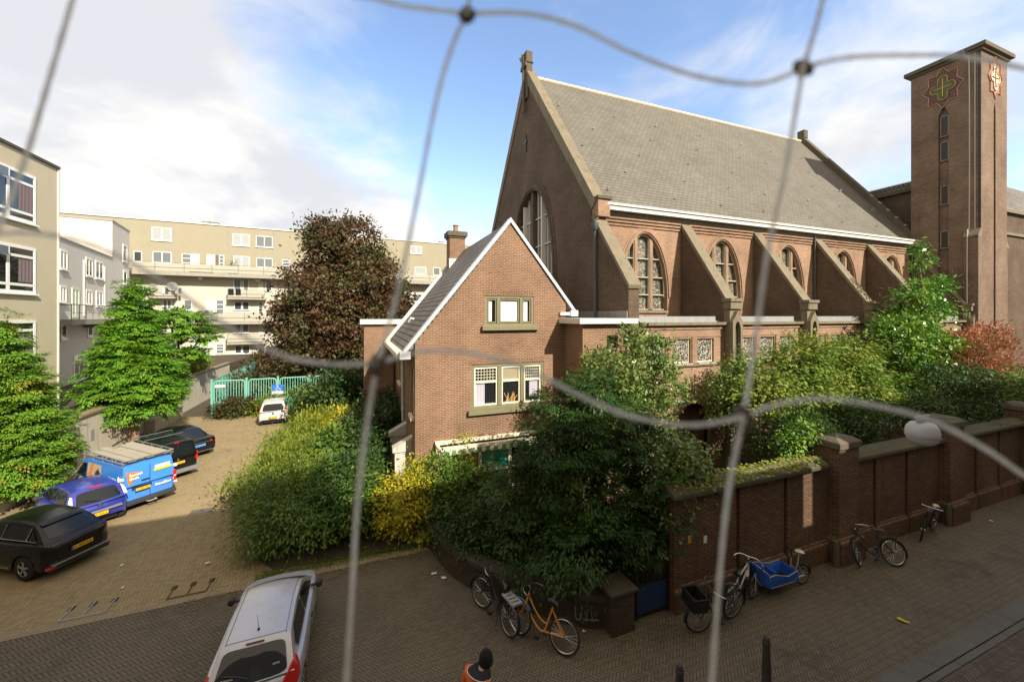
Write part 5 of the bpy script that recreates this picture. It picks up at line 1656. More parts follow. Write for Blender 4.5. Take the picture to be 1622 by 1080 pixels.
# --- black saloon with a blue plate
sal = dict(scale=.92, W=1.84, R=.325, xf=1.45, xr=-1.40, paint=suv_p['paint'], wb=.76, zb=.93, tum=.38,
    st=[(-2.4, .70, .86, .90, .40), (-2.36, .82, .93, .97, .32), (-2.1, .89, .96, 1.0, .24), (-1.2, .92, .94, .98, .2), (0, .92, .92, .96, .2),
        (1.0, .91, .90, .95, .2), (1.5, .89, .86, .93, .2), (2.0, .82, .76, .83, .24), (2.32, .68, .62, .68, .3), (2.4, .5, .52, .56, .36)],
    path=[(1.15, .95, .01, .12), (.4, 1.33, .02, .06), (.1, 1.40, .03, .02), (-.4, 1.43, .03, 0), (-.9, 1.39, .03, -.02), (-1.15, 1.33, .03, -.04), (-1.85, .97, 0, -.08)],
    fg=(0, 1), rg=(5, 6), rgt=.3, rgb=.3, mir=(.72, .97),
    side=[[(.9, .97), (-.2, .97), (-.2, 1.33), (.1, 1.33), (.4, 1.24)], [(-.28, .97), (-1.3, .99), (-1.0, 1.29), (-.28, 1.34)]])
sa, patch, Q, hw = car("parked_car", "long black saloon with a light blue number plate, last in the parking row", "car", rear_at(-15.35, 19.4, 2.2), HD, sal)
plate(sa, -2.42, .62, "68-KZX-9", PLATEB)
for s_ in (1, -1):
    MB().extrude([(-2.36, s_ * .52, .78), (-2.26, s_ * .84, .72), (-2.20, s_ * .86, .86), (-2.32, s_ * .56, .90)], (.2, 0, 0)).build("tail_light", RED, sa, bevel=.015)
MB().box(-2.44, -2.38, -.5, .5, .80, .83).build("trunk_trim", CHROME, sa)
MB().box(-2.41, -2.25, -.68, .68, .34, .37).build("bumper_strip", CHROME, sa)

# --- small white hatch by the fence
wh_p = dict(W=1.63, R=.28, xf=1.15, xr=-1.15, paint=paint("white_car", (.62, .60, .56), 0, .3, .6), wb=.72, zb=.92, tum=.26,
    st=blu['st'], path=[(1.2, .94, .01, .14), (.35, 1.36, .02, .08), (0, 1.44, .03, .02), (-.5, 1.47, .03, 0), (-1.15, 1.45, .03, -.03), (-1.45, 1.40, .03, -.05), (-1.69, .93, 0, -.07)],
    fg=(0, 1), rg=(5, 6), rgt=.5, rgb=.2, mir=(.7, .97), side=blu['side'])
wc, patch, Q, hw = car("parked_car", "small white hatchback parked before the green fence, rear towards the street", "car", Vector((-15.35, 25.0, 0)) + AB(0, 1.7), TH + PI / 2 + R(6), wh_p)
for s_ in (1, -1):
    MB().extrude([(-1.66, s_ * .60, .86), (-1.62, s_ * .76, .84), (-1.54, s_ * .72, 1.2), (-1.56, s_ * .64, 1.22)], (.2, 0, 0)).build("tail_light", RED, wc, bevel=.02)
plate(wc, -1.75, .50, "45-ZT-HB", w=.45)
MB().lathe([(.06, 0), (.05, -.015), (.001, -.02)], (-1.73, 0, .80), 14, 'x').build("tailgate_badge", BLACKM, wc)

# ------------------------------------------------------------------ bicycles
def rotz_pts(m, c, a):
    cs, sn = math.cos(a), math.sin(a)
    m.v = [(c + (x - c) * cs - y * sn, (x - c) * sn + y * cs, z) for x, y, z in m.v]
    return m
def torus(m, c, R_, r, n=36, k=8, mi=0):
    pts = [(c[0] + R_ * math.cos(2 * PI * q / n), c[1], c[2] + R_ * math.sin(2 * PI * q / n)) for q in range(n)]
    return m.tube(pts, r, k, mi, True)
def bwheel(par, x, Rw, steer=0.0, cx=0.0, rimm=None):
    m = torus(MB(), (x, 0, Rw), Rw - .022, .022)
    r_ = torus(MB(), (x, 0, Rw), Rw - .05, .012, 36, 6)
    for k in range(22):
        t = 2 * PI * k / 22
        r_.tube([(x + .02 * math.cos(t), .02 * (1 if k % 2 else -1), Rw + .02 * math.sin(t)), (x + (Rw - .05) * math.cos(t + .2), 0, Rw + (Rw - .05) * math.sin(t + .2))], .0018, 4)
    r_.tube([(x, -.05, Rw), (x, .05, Rw)], .022, 8)
    if steer:
        rotz_pts(m, cx, steer)
        rotz_pts(r_, cx, steer)
    w = m.build("wheel", RUBBER, par, smooth=50)
    r_.build("rim", rimm or CHROME, w, smooth=50)
def bike(label, ground, head, lean, fmat, style='step', steer=0.0, Rw=.345, fender=None, fender2=None, barm=None, saddle=None, rack=True, crate=None, basket=False, kind="bicycle", pitch=0.0):
    t = thing("bicycle", label, "bicycle", (ground[0], ground[1], .012), head, "bicycles by the walls")
    t.rotation_euler = (lean, pitch, head)
    xr, xf = -.53, .55
    bwheel(t, xr, Rw)
    bwheel(t, xf, Rw, steer, .42)
    hb, ht = Vector((.40, 0, .66)), Vector((.335, 0, .90))
    bb, stp = Vector((-.09, 0, .29)), Vector((-.24, 0, .80))
    m = MB()
    m.tube([bb, stp], .018, 8)
    m.tube([hb, ht], .022, 8)
    if style == 'step':
        m.tube(smooth_path([hb + Vector((-.01, 0, .02)), Vector((.20, 0, .42)), Vector((.02, 0, .29)), bb], 6), .02, 8)
        m.tube(smooth_path([ht + Vector((.01, 0, -.05)), Vector((.15, 0, .60)), Vector((-.02, 0, .47)), Vector((-.15, 0, .45))], 6), .016, 8)
    else:
        m.tube([hb + Vector((-.005, 0, .03)), bb], .022, 8)
        m.tube([ht + Vector((.01, 0, -.04)), stp + Vector((.005, 0, -.04))], .02, 8)
    for s_ in (.05, -.05):
        m.tube([bb, Vector((xr, s_, Rw))], .012, 6)
        m.tube([stp + Vector((.01, 0, -.05)), Vector((xr, s_, Rw))], .011, 6)
    m.build("frame", fmat, t, smooth=50)
    m = MB()
    for s_ in (.045, -.045):
        m.tube(smooth_path([hb + Vector((0, s_ * .6, 0)), Vector((.44, s_, .56)), Vector((xf, s_, Rw))], 4), .013, 6)
    rotz_pts(m, .42, steer).build("fork", fmat, t, smooth=50)
    for x, mt, st_ in ((xr, fender, 0), (xf, fender2 or fender, steer)):
        if mt is None: continue
        rows = []
        a0, a1 = (R(20), R(200)) if x == xr else (R(-10), R(140))
        for k in range(17):
            a = a0 + (a1 - a0) * k / 16
            rows.append([(x + (Rw + .03 - .012 * abs(e)) * math.cos(a), .032 * e, Rw + (Rw + .03 - .012 * abs(e)) * math.sin(a)) for e in (-1, -.5, 0, .5, 1)])
        m = MB().grid(rows)
        if st_: rotz_pts(m, .42, st_)
        m.build("mudguard", mt, t, smooth=60)
    m = MB().tube([ht, Vector((.315, 0, 1.0)), Vector((.35, 0, 1.04))], .014, 6)
    m.tube(smooth_path([(.12, .29, .98), (.24, .30, 1.02), (.36, .18, 1.05), (.37, 0, 1.04), (.36, -.18, 1.05), (.24, -.30, 1.02), (.12, -.29, .98)], 5), .013, 7)
    m2 = MB().tube([(.21, .30, 1.01), (.10, .285, .975)], .019, 7).tube([(.21, -.30, 1.01), (.10, -.285, .975)], .019, 7)
    rotz_pts(m, .35, steer); rotz_pts(m2, .35, steer)
    hb_ = m.build("handlebar", barm or CHROME, t, smooth=50)
    m2.build("grip", BLACKM, hb_)
    m = MB()
    rows = []
    for k in range(9):
        a = k / 8
        wd = .022 + .075 * (a ** 1.6)
        zc = .93 + .02 * math.sin(a * PI)
        rows.append([(-.12 - .26 * a, wd * v, zc + .015 - .03 * v * v - (.03 if abs(v) == 1 else 0)) for v in (-1, -.6, 0, .6, 1)])
    m.grid(rows)
    m.poly([r_[0] for r_ in rows] + [r_[-1] for r_ in reversed(rows)])
    m.tube([stp, stp + Vector((-.03, 0, .11))], .013, 6)
    m.build("saddle", saddle or BLACKM, t, smooth=60)
    m = MB().lathe([(.10, -.006), (.10, .006), (.085, .006), (.085, -.006), (.10, -.006)], (bb.x, -.05, bb.z), 20, 'y')
    m.tube([(bb.x, .07, bb.z), (bb.x + .12, .08, bb.z - .11)], .011, 6).tube([(bb.x, -.07, bb.z), (bb.x - .12, -.08, bb.z + .11)], .011, 6)
    m.box(bb.x + .07, bb.x + .17, .085, .17, bb.z - .125, bb.z - .10).box(bb.x - .17, bb.x - .07, -.17, -.085, bb.z + .10, bb.z + .125)
    m.tube([(bb.x - .02, .03, bb.z - .02), (bb.x - .22, .16, .02)], .009, 5)
    m.build("crank_set", BLACKM, t)
    if rack:
        m = MB()
        for s_ in (.06, -.06):
            m.tube([(stp.x - .02, s_ * .5, .70), (-.36, s_, .74), (-.76, s_, .74)], .008, 5)
            m.tube([(-.68, s_, .74), (xr, s_ * .9, Rw)], .007, 5)
        for q in (-.42, -.55, -.68, -.76):
            m.tube([(q, -.06, .74), (q, .06, .74)], .007, 5)
        m.build("rack", BLACKM, t)
    if crate:
        m = MB()
        for k in range(4):
            m.box(-.76 + k * .115, -.69 + k * .115, -.10, .10, .752, .79)
        m.box(-.78, -.32, .10, .12, .752, .80).box(-.78, -.32, -.12, -.10, .752, .80)
        m.build("rack_pad", crate, t)
    if basket:
        m = MB().box(.52, .88, -.22, .22, .66, .69)
        for (x0, x1, y0, y1) in ((.52, .55, -.22, .22), (.85, .88, -.22, .22), (.552, .848, -.22, -.19), (.552, .848, .19, .22)):
            m.box(x0, x1, y0, y1, .692, .95)
        rotz_pts(m, .42, steer).build("basket", plain("black_crate", (.012, .012, .013), .6), t)
    return t
DKP = plain("dark_bike_paint", (.02, .022, .026), .35, var=.1)
ORP = plain("orange_bike_paint", (.62, .27, .03), .35, var=.12)
BLP = plain("blue_fender", (.06, .16, .34), .4, var=.1)
SLP_ = plain("silver_bike_paint", (.50, .49, .46), .35, metal=.2, var=.1)
def hd(v): return math.atan2(v[1], v[0])
bike("dark bicycle with a grey slatted pad on its rack, leaning on the curved low wall", (-.42, 9.05), hd((-.62, .84)), R(9), DKP, rack=True, crate=plain("grey_pad", (.33, .33, .35), .7), fender=DKP, steer=.25)
bike("orange step-through bicycle with a blue front mudguard by the curved low wall", (.58, 8.38), hd((-.90, .50)), R(13), ORP, fender2=BLP, fender=None, rack=False, steer=-.25, Rw=.35)
bike("black bicycle with a dark front basket, nearest the garden gate", (4.62, 8.92), hd((-.92, -.42)), R(-6), DKP, basket=True, fender=DKP, steer=-.25)
bike("silver-grey bicycle standing between the basket bicycle and the blue cargo bike", (5.5, 9.62), hd((.80, .70)), R(7), SLP_, 'diamond', fender=SLP_, steer=.3, rack=True)
bike("black bicycle with long pale handlebars leaning low against the wall pier", (10.2, 11.02), hd((-1, .05)), R(20), DKP, fender=DKP, steer=.75, rack=True, barm=plain("pale_bar", (.7, .68, .62), .3, metal=.4), crate=None, saddle=DKP)
bike("black bicycle with a white saddle near the second wall pier", (13.25, 12.62), hd((-.9, -.5)), R(-8), DKP, 'diamond', fender=None, steer=.2, saddle=plain("white_saddle", (.62, .60, .55), .5))
# blue tub cargo bike
cg = thing("cargo_bicycle", "cargo bicycle with a bright blue cloth tub and a white saddle by the brick wall", "cargo bicycle", (6.85, 10.06, .012), hd((-1.67, -.55)))
cg.scale = (.9, .9, .9)
GY = plain("cargo_frame", (.42, .42, .40), .4, metal=.3, var=.1)
BLC = plain("blue_cloth", (.025, .115, .52), .75, var=.25, scale=6)
bwheel(cg, -.85, .28)
bwheel(cg, 1.02, .245, .25, 1.02)
m = MB().tube(smooth_path([(-.85, .05, .28), (-.55, .03, .26), (-.2, 0, .25), (.65, 0, .28), (.9, 0, .5), (.95, 0, .66)], 5), .024, 8)
m.tube([(-.55, 0, .26), (-.68, 0, .70)], .018, 8).tube([(-.66, 0, .62), (-.85, .05, .28)], .013, 6).tube([(-.66, 0, .62), (-.85, -.05, .28)], .013, 6)
m.tube([(-.36, 0, .26), (-.40, 0, .85)], .02, 8).tube([(-.42, 0, .62), (-.6, 0, .5)], .015, 6)
m.tube([(.95, 0, .66), (1.0, .06, .45), (1.02, .06, .245)], .014, 6).tube([(.95, 0, .66), (1.0, -.06, .45), (1.02, -.06, .245)], .014, 6)
m.build("frame", GY, cg, smooth=50)
m = MB()
for s_ in (1, -1):
    pts = [(-.28, s_ * .22, .34), (.62, s_ * .24, .34), (.74, s_ * .29, .55), (.80, s_ * .31, .72), (.6, s_ * .31, .74), (.1, s_ * .30, .60), (-.3, s_ * .27, .66), (-.34, s_ * .26, .62)]
    m.extrude(pts, (0, -s_ * .025, 0), 0)
    m.tube([pts[k] for k in (0, 1, 2, 3, 4, 5, 6, 7, 0)], .012, 6, 1)
rows = []
for k in range(9):
    a = PI * k / 8
    rows.append([(.70 + .10 * math.sin(a), .30 * math.cos(a), .36), (.78 + .16 * math.sin(a), .31 * math.cos(a), .74 + .16 * math.sin(a))])
m.grid(rows, 0)
m.tube([r_[1] for r_ in rows], .014, 6, 1)
m.box(-.3, .68, -.22, .22, .30, .335, 2).box(-.34, -.30, -.26, .26, .34, .62, 0)
m.box(.25, .42, -.2, .2, .34, .52, 0).box(.42, .47, -.2, .2, .36, .72, 0)
m.build("tub", [BLC, GY, BLACKM], cg)
m = MB().tube([(-.40, 0, .85), (-.42, 0, 1.05)], .014, 6).tube(smooth_path([(-.62, .28, 1.06), (-.5, .27, 1.08), (-.42, .1, 1.06), (-.42, -.1, 1.06), (-.5, -.27, 1.08), (-.62, -.28, 1.06)], 4), .013, 6)
m.build("handlebar", BLACKM, cg)
m = MB().lathe([(.01, 0), (.10, .015), (.12, .05), (.08, .085), (.01, .09)], (-.74, 0, .90), 14).tube([(-.68, 0, .70), (-.72, 0, .91)], .013, 6)
m.build("saddle", plain("cream_saddle", (.70, .66, .52), .6), cg, smooth=50)
m = MB()
for s_ in (.06, -.06):
    m.tube([(-.68, s_ * .5, .60), (-1.1, s_, .60), (-.85, s_, .28)], .009, 5)
m.build("rack", BLACKM, cg)
rows = [[(-.85 + .31 * math.cos(a), e * .03, .28 + .31 * math.sin(a)) for e in (-1, 0, 1)] for a in np.linspace(R(10), R(190), 15)]
MB().grid(rows).build("mudguard", BLACKM, cg, smooth=60)

# ------------------------------------------------------------------ person
def skin(name, pts, edges, rad, mat, parent, sub=2, root=0):
    me = bpy.data.meshes.new(name)
    me.from_pydata(pts, edges, [])
    o = bpy.data.objects.new(name, me)
    COL.objects.link(o)
    me.materials.append(mat)
    s_ = o.modifiers.new("skin", 'SKIN')
    s_.use_smooth_shade = True
    for k, v in enumerate(me.skin_vertices[0].data):
        r_ = rad[k]
        v.radius = r_ if hasattr(r_, '__len__') else (r_, r_)
        v.use_root = (k == root)
    u = o.modifiers.new("sub", 'SUBSURF')
    u.levels = u.render_levels = sub
    o.parent = parent
    return o
SKIN_ = plain("skin_tone", (.42, .24, .16), .55, var=.06)
JCK = plain("orange_jacket", (.62, .115, .025), .75, var=.15, scale=7)
pe = thing("person", "person in an orange jacket and black knitted cap walking on the street pavers", "person", (-.66, 6.02, .0), R(48))
P_ = [(0, 0, .94), (.06, 0, 1.09), (.15, 0, 1.25), (.22, 0, 1.37), (.30, 0, 1.42), (.35, 0, 1.47), (.385, 0, 1.555),
      (.20, .19, 1.35), (.16, .26, 1.10), (.28, .25, .90), (.20, -.19, 1.35), (.06, -.27, 1.10), (.12, -.26, .88),
      (.0, .09, .90), (.16, .10, .50), (.10, .10, .09), (.22, .11, .05), (0, -.09, .90), (-.06, -.10, .50), (-.32, -.10, .16), (-.24, -.11, .06)]
E_ = [(0, 1), (1, 2), (2, 3), (3, 4), (4, 5), (5, 6), (3, 7), (7, 8), (8, 9), (3, 10), (10, 11), (11, 12), (0, 13), (13, 14), (14, 15), (15, 16), (0, 17), (17, 18), (18, 19), (19, 20)]
Rr = [(.13, .10), (.12, .095), (.135, .11), (.11, .09), .055, (.072, .085), (.075, .085), .055, .042, .03, .055, .042, .03, .085, .06, .04, .03, .085, .06, .04, .03]
body = skin("body", P_, E_, Rr, SKIN_, pe)
for s_, (hx, hz) in ((1, (.28, .90)), (-1, (.12, .88))):          # hands: palm, four fingers and a thumb
    y = .25 * s_ if s_ > 0 else -.26
    pts = [(hx, y, hz), (hx + .02, y, hz - .05), (hx + .03, y, hz - .09)]
    ed = [(0, 1), (1, 2)]
    rd = [.024, (.018, .032), (.014, .034)]
    for k, (dx, ln) in enumerate(((-.027, .05), (-.009, .062), (.010, .067), (.029, .06))):
        b = len(pts)
        pts += [(hx + .03 + dx, y - .004 * s_, hz - .11), (hx + .035 + dx, y - .012 * s_, hz - .11 - ln * .5), (hx + .03 + dx, y - .03 * s_, hz - .11 - ln)]
        ed += [(2, b), (b, b + 1), (b + 1, b + 2)]
        rd += [.0095, .0088, .0075]
    b = len(pts)
    pts += [(hx + .055, y - .01 * s_, hz - .055), (hx + .068, y - .02 * s_, hz - .085)]
    ed += [(1, b), (b, b + 1)]
    rd += [.011, .009]
    skin("hand", pts, ed, rd, SKIN_, pe, 1)
jk = skin("jacket", [(0, 0, .86), (.06, 0, 1.09), (.15, 0, 1.25), (.215, 0, 1.36), (.195, .20, 1.35), (.15, .275, 1.11), (.25, .26, .94), (.195, -.20, 1.35), (.05, -.285, 1.11), (.10, -.27, .92)],
     [(0, 1), (1, 2), (2, 3), (3, 4), (4, 5), (5, 6), (3, 7), (7, 8), (8, 9)], [(.19, .15), (.175, .14), (.19, .155), (.145, .125), .10, .075, .055, .10, .075, .055], JCK, pe)
m = MB()
rows = []
for k in range(20):
    a = 2 * PI * k / 20
    rows.append([(.32 + .085 * math.cos(a), .088 * math.sin(a), 1.475 + .03 * math.cos(a)), (.28 + .115 * math.cos(a), .125 * math.sin(a), 1.465 - .01 * math.cos(a)), (.22 + .17 * math.cos(a), .20 * math.sin(a), 1.455 - .05 * math.cos(a) - .05)])
rows.append(rows[0])
m.grid(rows)
m.build("collar", plain("black_collar", (.012, .012, .012), .8), jk, smooth=60)
m = MB().tube([(.22 + .172 * math.cos(a), .203 * math.sin(a), 1.408 - .05 * math.cos(a)) for a in np.linspace(R(70), R(290), 18)], .007, 5)
m.build("piping", WHITE, jk)
skin("trousers", [(0, 0, .97), (0, .09, .88), (.16, .10, .50), (.10, .10, .14), (0, -.09, .88), (-.06, -.10, .50), (-.31, -.10, .2)], [(0, 1), (1, 2), (2, 3), (0, 4), (4, 5), (5, 6)],
     [(.15, .12), .11, .078, .06, .11, .078, .06], plain("dark_trousers", (.02, .022, .03), .8), pe)
for (x, y, z) in ((.10, .10, .0), (-.34, -.10, .06)):
    m = MB()
    m.grid([[(x - .10 + .27 * q, y + w_ * (.045 + .01 * math.sin(q * PI)), z + h_ * (.09 - .04 * q)) for (w_, h_) in ((-1, 0), (-1, .7), (-.5, 1), (.5, 1), (1, .7), (1, 0))] for q in (0, .25, .5, .75, 1)])
    m.poly([(x - .10, y - .045, z), (x - .10, y + .045, z), (x + .17, y + .045, z), (x + .17, y - .045, z)])
    m.build("shoe", BLACKM, pe, smooth=50)
m = MB().lathe([(.095, 1.455), (.108, 1.50), (.112, 1.55), (.10, 1.61), (.07, 1.655), (.001, 1.675)], (.365, 0, 0), 20)
m.lathe([(.110, 1.47), (.117, 1.49), (.112, 1.53)], (.365, 0, 0), 20)
m.build("knitted_cap", plain("black_knit", (.010, .010, .011), .95, bmp=.6, scale=6), pe, smooth=60)
m = MB().lathe([(.012, -.012), (.02, 0), (.012, .02)], (.475, 0, 1.455), 8)
for s_ in (1, -1):
    m.lathe([(.001, -.02), (.02, 0), (.001, .03)], (.365, s_ * .098, 1.455), 8)
m.build("nose_and_ears", SKIN_, body, smooth=60)
m = MB()
for s_ in (1, -1):
    m.lathe([(.001, -.008), (.011, 0), (.001, .008)], (.462, s_ * .033, 1.485), 8)
m.box(.455, .465, -.025, .025, 1.41, 1.416)
m.build("eyes_and_mouth", plain("face_dark", (.05, .02, .02), .4), body)

# ------------------------------------------------------------------ street furniture
BOL = plain("bollard_brown", (.045, .037, .033), .5, var=.2)
m = MB().lathe([(.11, 0), (.11, .06), (.085, .10), (.075, .5), (.06, .92), (.068, .93), (.068, .96), (.05, .99), (.055, 1.02), (.035, 1.06), (.001, 1.07)], (0, 0, 0), 16)
for k, (x, y, lab) in enumerate(((4.72, 7.32, "dark brown bollard standing free on the herringbone pavement, nearer the kerb"), (2.86, 6.72, "dark brown bollard of which only the pink-worn tip shows"))):
    b = thing("bollard", lab, "bollard", (x, y, 0), 0, "bollards along the pavement")
    if k == 0: bm0 = m.build("post", BOL, b, smooth=35)
    else:
        c = bm0.copy(); COL.objects.link(c); c.parent = b
g = thing_ab("drain_grate", "iron drain grate in the road beside the kerb", "drain", 10.2, 3.9, -.04)
m = MB().box(9.9, 10.5, 3.7, 4.1, -.06, -.034, 0)
for k in range(9):
    m.box(9.94 + k * .062, 9.965 + k * .062, 3.74, 4.06, -.034, -.03, 1)
m.build("grate", [plain("iron_dark", (.03, .028, .026), .6), DARK], g)
for k, (a0_, b0_, lab, mt) in enumerate(((-6.5, 12.06, "recessed steel parking rack in the paving, nearer the black crossover", ZINC), (-4.52, 12.06, "recessed rusty overgrown parking rack in the paving, nearer the silver car", plain("rust", (.14, .085, .045), .9, var=.4, scale=9)))):
    t = thing_ab("ground_rack", lab, "bike rack", a0_, b0_, 0, "racks let into the drive")
    MB().box(a0_, a0_ + 1.0, b0_, b0_ + .68, -.05, .012).build("slab", plain("rack_slab", (.27, .21, .115), .9, var=.3, scale=5, bmp=.5), t)
    m = MB()
    for q in (.1, .5, .9):
        m.tube([(a0_ + q, b0_ + .08, .022), (a0_ + q, b0_ + .60, .022)], .02, 6)
    m.tube([(a0_ + .1, b0_ + .08, .022), (a0_ + .9, b0_ + .08, .022)], .02, 6)
    m.build("bars", mt, t)
    m = MB()
    for q in (.1, .5, .9):
        m.box(a0_ + q - .06, a0_ + q + .06, b0_ + .45, b0_ + .62, .0125, .014)
    m.build("slot", DARK, t)
mh = thing_ab("drain_cover", "iron drain cover in the drive by the hedge", "drain", -5.2, 17.2, 0)
MB().box(-5.6, -4.9, 17.0, 17.4, -.02, .009).build("cover", plain("iron_cover", (.13, .11, .09), .7, var=.3, scale=9), mh)
rr = random.Random(9)
PAP = plain("scrap_white", (.72, .72, .70), .8, var=.05)
YELP = plain("scrap_yellow", (.62, .42, .03), .7, var=.1)
for k, (px, py, lab, mt, sz) in enumerate(((1430, 984, "yellow scrap lying on the pavement by the kerb", YELP, .11), (329, 893, "white paper scrap on the drive before the hedge", PAP, .08), (193, 932, "small white scrap on the drive above the steel rack", PAP, .05),
                                      (193, 896, "white scrap on the drive beside the black crossover", PAP, .05), (703, 916, "crumpled white paper beside the curved wall end", PAP, .08), (688, 909, "white paper at the foot of the yellow shrub", PAP, .07), (925, 1001, "white scrap by the orange bicycle's rear wheel", PAP, .05),
                                      (1570, 826, "white scrap on the far pavement", PAP, .07))):
    Y = F * H / (py - HOR)
    X = (px - 811) / F * Y
    m = MB()
    n = 7
    pts = [(sz * (1 + rr.uniform(-.3, .3)) * math.cos(2 * PI * q / n), sz * .6 * (1 + rr.uniform(-.3, .3)) * math.sin(2 * PI * q / n), rr.uniform(0, .03)) for q in range(n)]
    m.extrude(pts, (0, 0, .006))
    o = m.build("litter", mt)
    o.location = (X, Y, .016)
    o.rotation_euler = (0, 0, rr.uniform(0, 3))
    tag(o, lab, "litter", "scraps on the ground")
# hanging street lamp
hlx = Vector((6.55, 6.3, 5.12))
LS = .72
lm = thing("hanging_lamp", "grey round street lamp hung over the street on a thin wire", "street lamp", hlx, TH)
lm.scale = (LS, LS, LS)
MB().lathe([(.001, .27), (.10, .265), (.20, .235), (.265, .15), (.29, .03), (.285, -.06), (.27, -.075)], (0, 0, 0), 32).build("shade", plain("lamp_grey", (.42, .43, .44), .4, var=.08), lm, smooth=50)
MB().lathe([(.268, -.077), (.255, -.15), (.19, -.215), (.10, -.245), (.001, -.25)], (0, 0, 0), 32).build("bowl", plain("lamp_bowl", (.42, .40, .36), .15, var=.1, coat=.8), lm, smooth=50)
m = MB().box(-.16, .16, -.05, .05, .27, .36).box(-.28, .28, -.02, .02, .36, .40)
m.build("bracket", plain("lamp_bracket", (.34, .34, .33), .5), lm, bevel=.01)
m = MB().tube([(-.0, -4.8, .9), (0, -.02, .39), (0, .02, .39), (0, 11.2, 1.2)], .005, 5)
m.build("span_wire", BLACKM, lm)
# ------------------------------------------------------------------ vegetation
def leaf_object(name, pos, tip, nrm, ln, wd, mat, parent=None):
    """one mesh of small folded leaves: pos (N,3), tip/nrm directions (N,3), ln/wd (N,)"""
    n = len(pos)
    side = np.cross(tip, nrm)
    side /= np.linalg.norm(side, axis=1, keepdims=True) + 1e-9
    nn = np.cross(side, tip)
    L, Wd = ln[:, None], wd[:, None]
    v = np.empty((n, 4, 3), dtype=np.float32)
    v[:, 0] = pos
    v[:, 1] = pos + tip * L * .45 + side * Wd * .5 + nn * Wd * .12
    v[:, 2] = pos + tip * L - nn * L * .08
    v[:, 3] = pos + tip * L * .45 - side * Wd * .5 + nn * Wd * .12
    me = bpy.data.meshes.new(name)
    me.vertices.add(n * 4)
    me.loops.add(n * 4)
    me.polygons.add(n)
    me.vertices.foreach_set('co', v.reshape(-1))
    me.loops.foreach_set('vertex_index', np.arange(n * 4, dtype=np.int32))
    me.polygons.foreach_set('loop_start', np.arange(0, n * 4, 4, dtype=np.int32))
    me.update(calc_edges=True)
    me.validate()
    me.materials.append(mat)
    o = bpy.data.objects.new(name, me)
    COL.objects.link(o)
    if parent: o.parent = parent
    return o
def unit(a):
    return a / (np.linalg.norm(a, axis=1, keepdims=True) + 1e-9)
def foliage(blobs, nclump, per, csize, leaf, rng, style='broad', aspect=.55, inner=.55, flat=.6):
    """blobs: (x,y,z,rx,ry,rz). Clumps sit near the skin of the blobs, leaves fill each clump."""
    B = np.array(blobs, dtype=float)
    area = (B[:, 3] * B[:, 4] + B[:, 4] * B[:, 5] + B[:, 3] * B[:, 5])
    idx = rng.choice(len(B), nclump, p=area / area.sum())
    d = unit(rng.normal(size=(nclump, 3)))
    rad = inner + (1.02 - inner) * rng.random(nclump) ** .6
    C = B[idx, :3] + d * B[idx, 3:] * rad[:, None]
    C[:, 2] = np.maximum(C[:, 2], .05)
    cs = csize * (.55 + .9 * rng.random(nclump))
    n = nclump * per
    ci = np.repeat(np.arange(nclump), per)
    off = rng.normal(size=(n, 3)) * .5
    off[:, 2] *= flat
    pos = C[ci] + off * cs[ci][:, None]
    outw = unit(d[ci] * .9 + off * .8 + rng.normal(size=(n, 3)) * .3)
    if style == 'frond':                      # flat drooping sprays that point outwards, dark gaps between them
        ax = unit(d * [1, 1, .35] + rng.normal(size=(nclump, 3)) * .25)
        lat = unit(np.cross(ax, [0, 0, 1.0]))
        q = rng.random(n) * 1.5 - .6
        w_ = rng.normal(size=n) * .30 * (1.15 - q * .5)
        pos = C[ci] + ax[ci] * (q * cs[ci])[:, None] + lat[ci] * (w_ * cs[ci])[:, None]
        pos[:, 2] += rng.normal(size=n) * .07 * cs[ci] - .22 * cs[ci] * np.maximum(q, 0) ** 2
        tip = unit(ax[ci] + lat[ci] * (w_ * 1.1)[:, None] + rng.normal(size=(n, 3)) * .22 + [0, 0, -.25])
        nrm = unit(np.array([0, 0, 1.0]) + ax[ci] * .3 + rng.normal(size=(n, 3)) * .25)
    elif style == 'spray':
        tip = unit(outw * [1, 1, .45] + rng.normal(size=(n, 3)) * .28 + [0, 0, -.22])
        nrm = unit(np.array([0, 0, 1.0]) + outw * .35 + rng.normal(size=(n, 3)) * .35)
    elif style == 'up':
        tip = unit(outw * .6 + rng.normal(size=(n, 3)) * .4 + [0, 0, .7])
        nrm = unit(outw + rng.normal(size=(n, 3)) * .6)
    else:
        tip = unit(outw * .6 + rng.normal(size=(n, 3)) * .7 + [0, 0, -.15])
        nrm = unit(np.array([0, 0, .8]) + outw * .7 + rng.normal(size=(n, 3)) * .55)
    keep = pos[:, 2] > .02
    ln = leaf * (.45 + 1.1 * rng.random(n) ** 1.3)
    return pos[keep], tip[keep], nrm[keep], ln[keep], (ln * aspect)[keep], C
def cone_blobs(h0, h1, prof, rng, rings=9, off=.35):
    """stack of flat blobs following a profile [(t, r)] between heights"""
    bl = []
    for k in range(rings):
        t = (k + .5) / rings
        r_ = np.interp(t, [p[0] for p in prof], [p[1] for p in prof])
        z = h0 + (h1 - h0) * t
        bl.append((rng.normal() * .05 * r_, rng.normal() * .05 * r_, z, r_, r_, (h1 - h0) / rings * 1.5))
    return bl
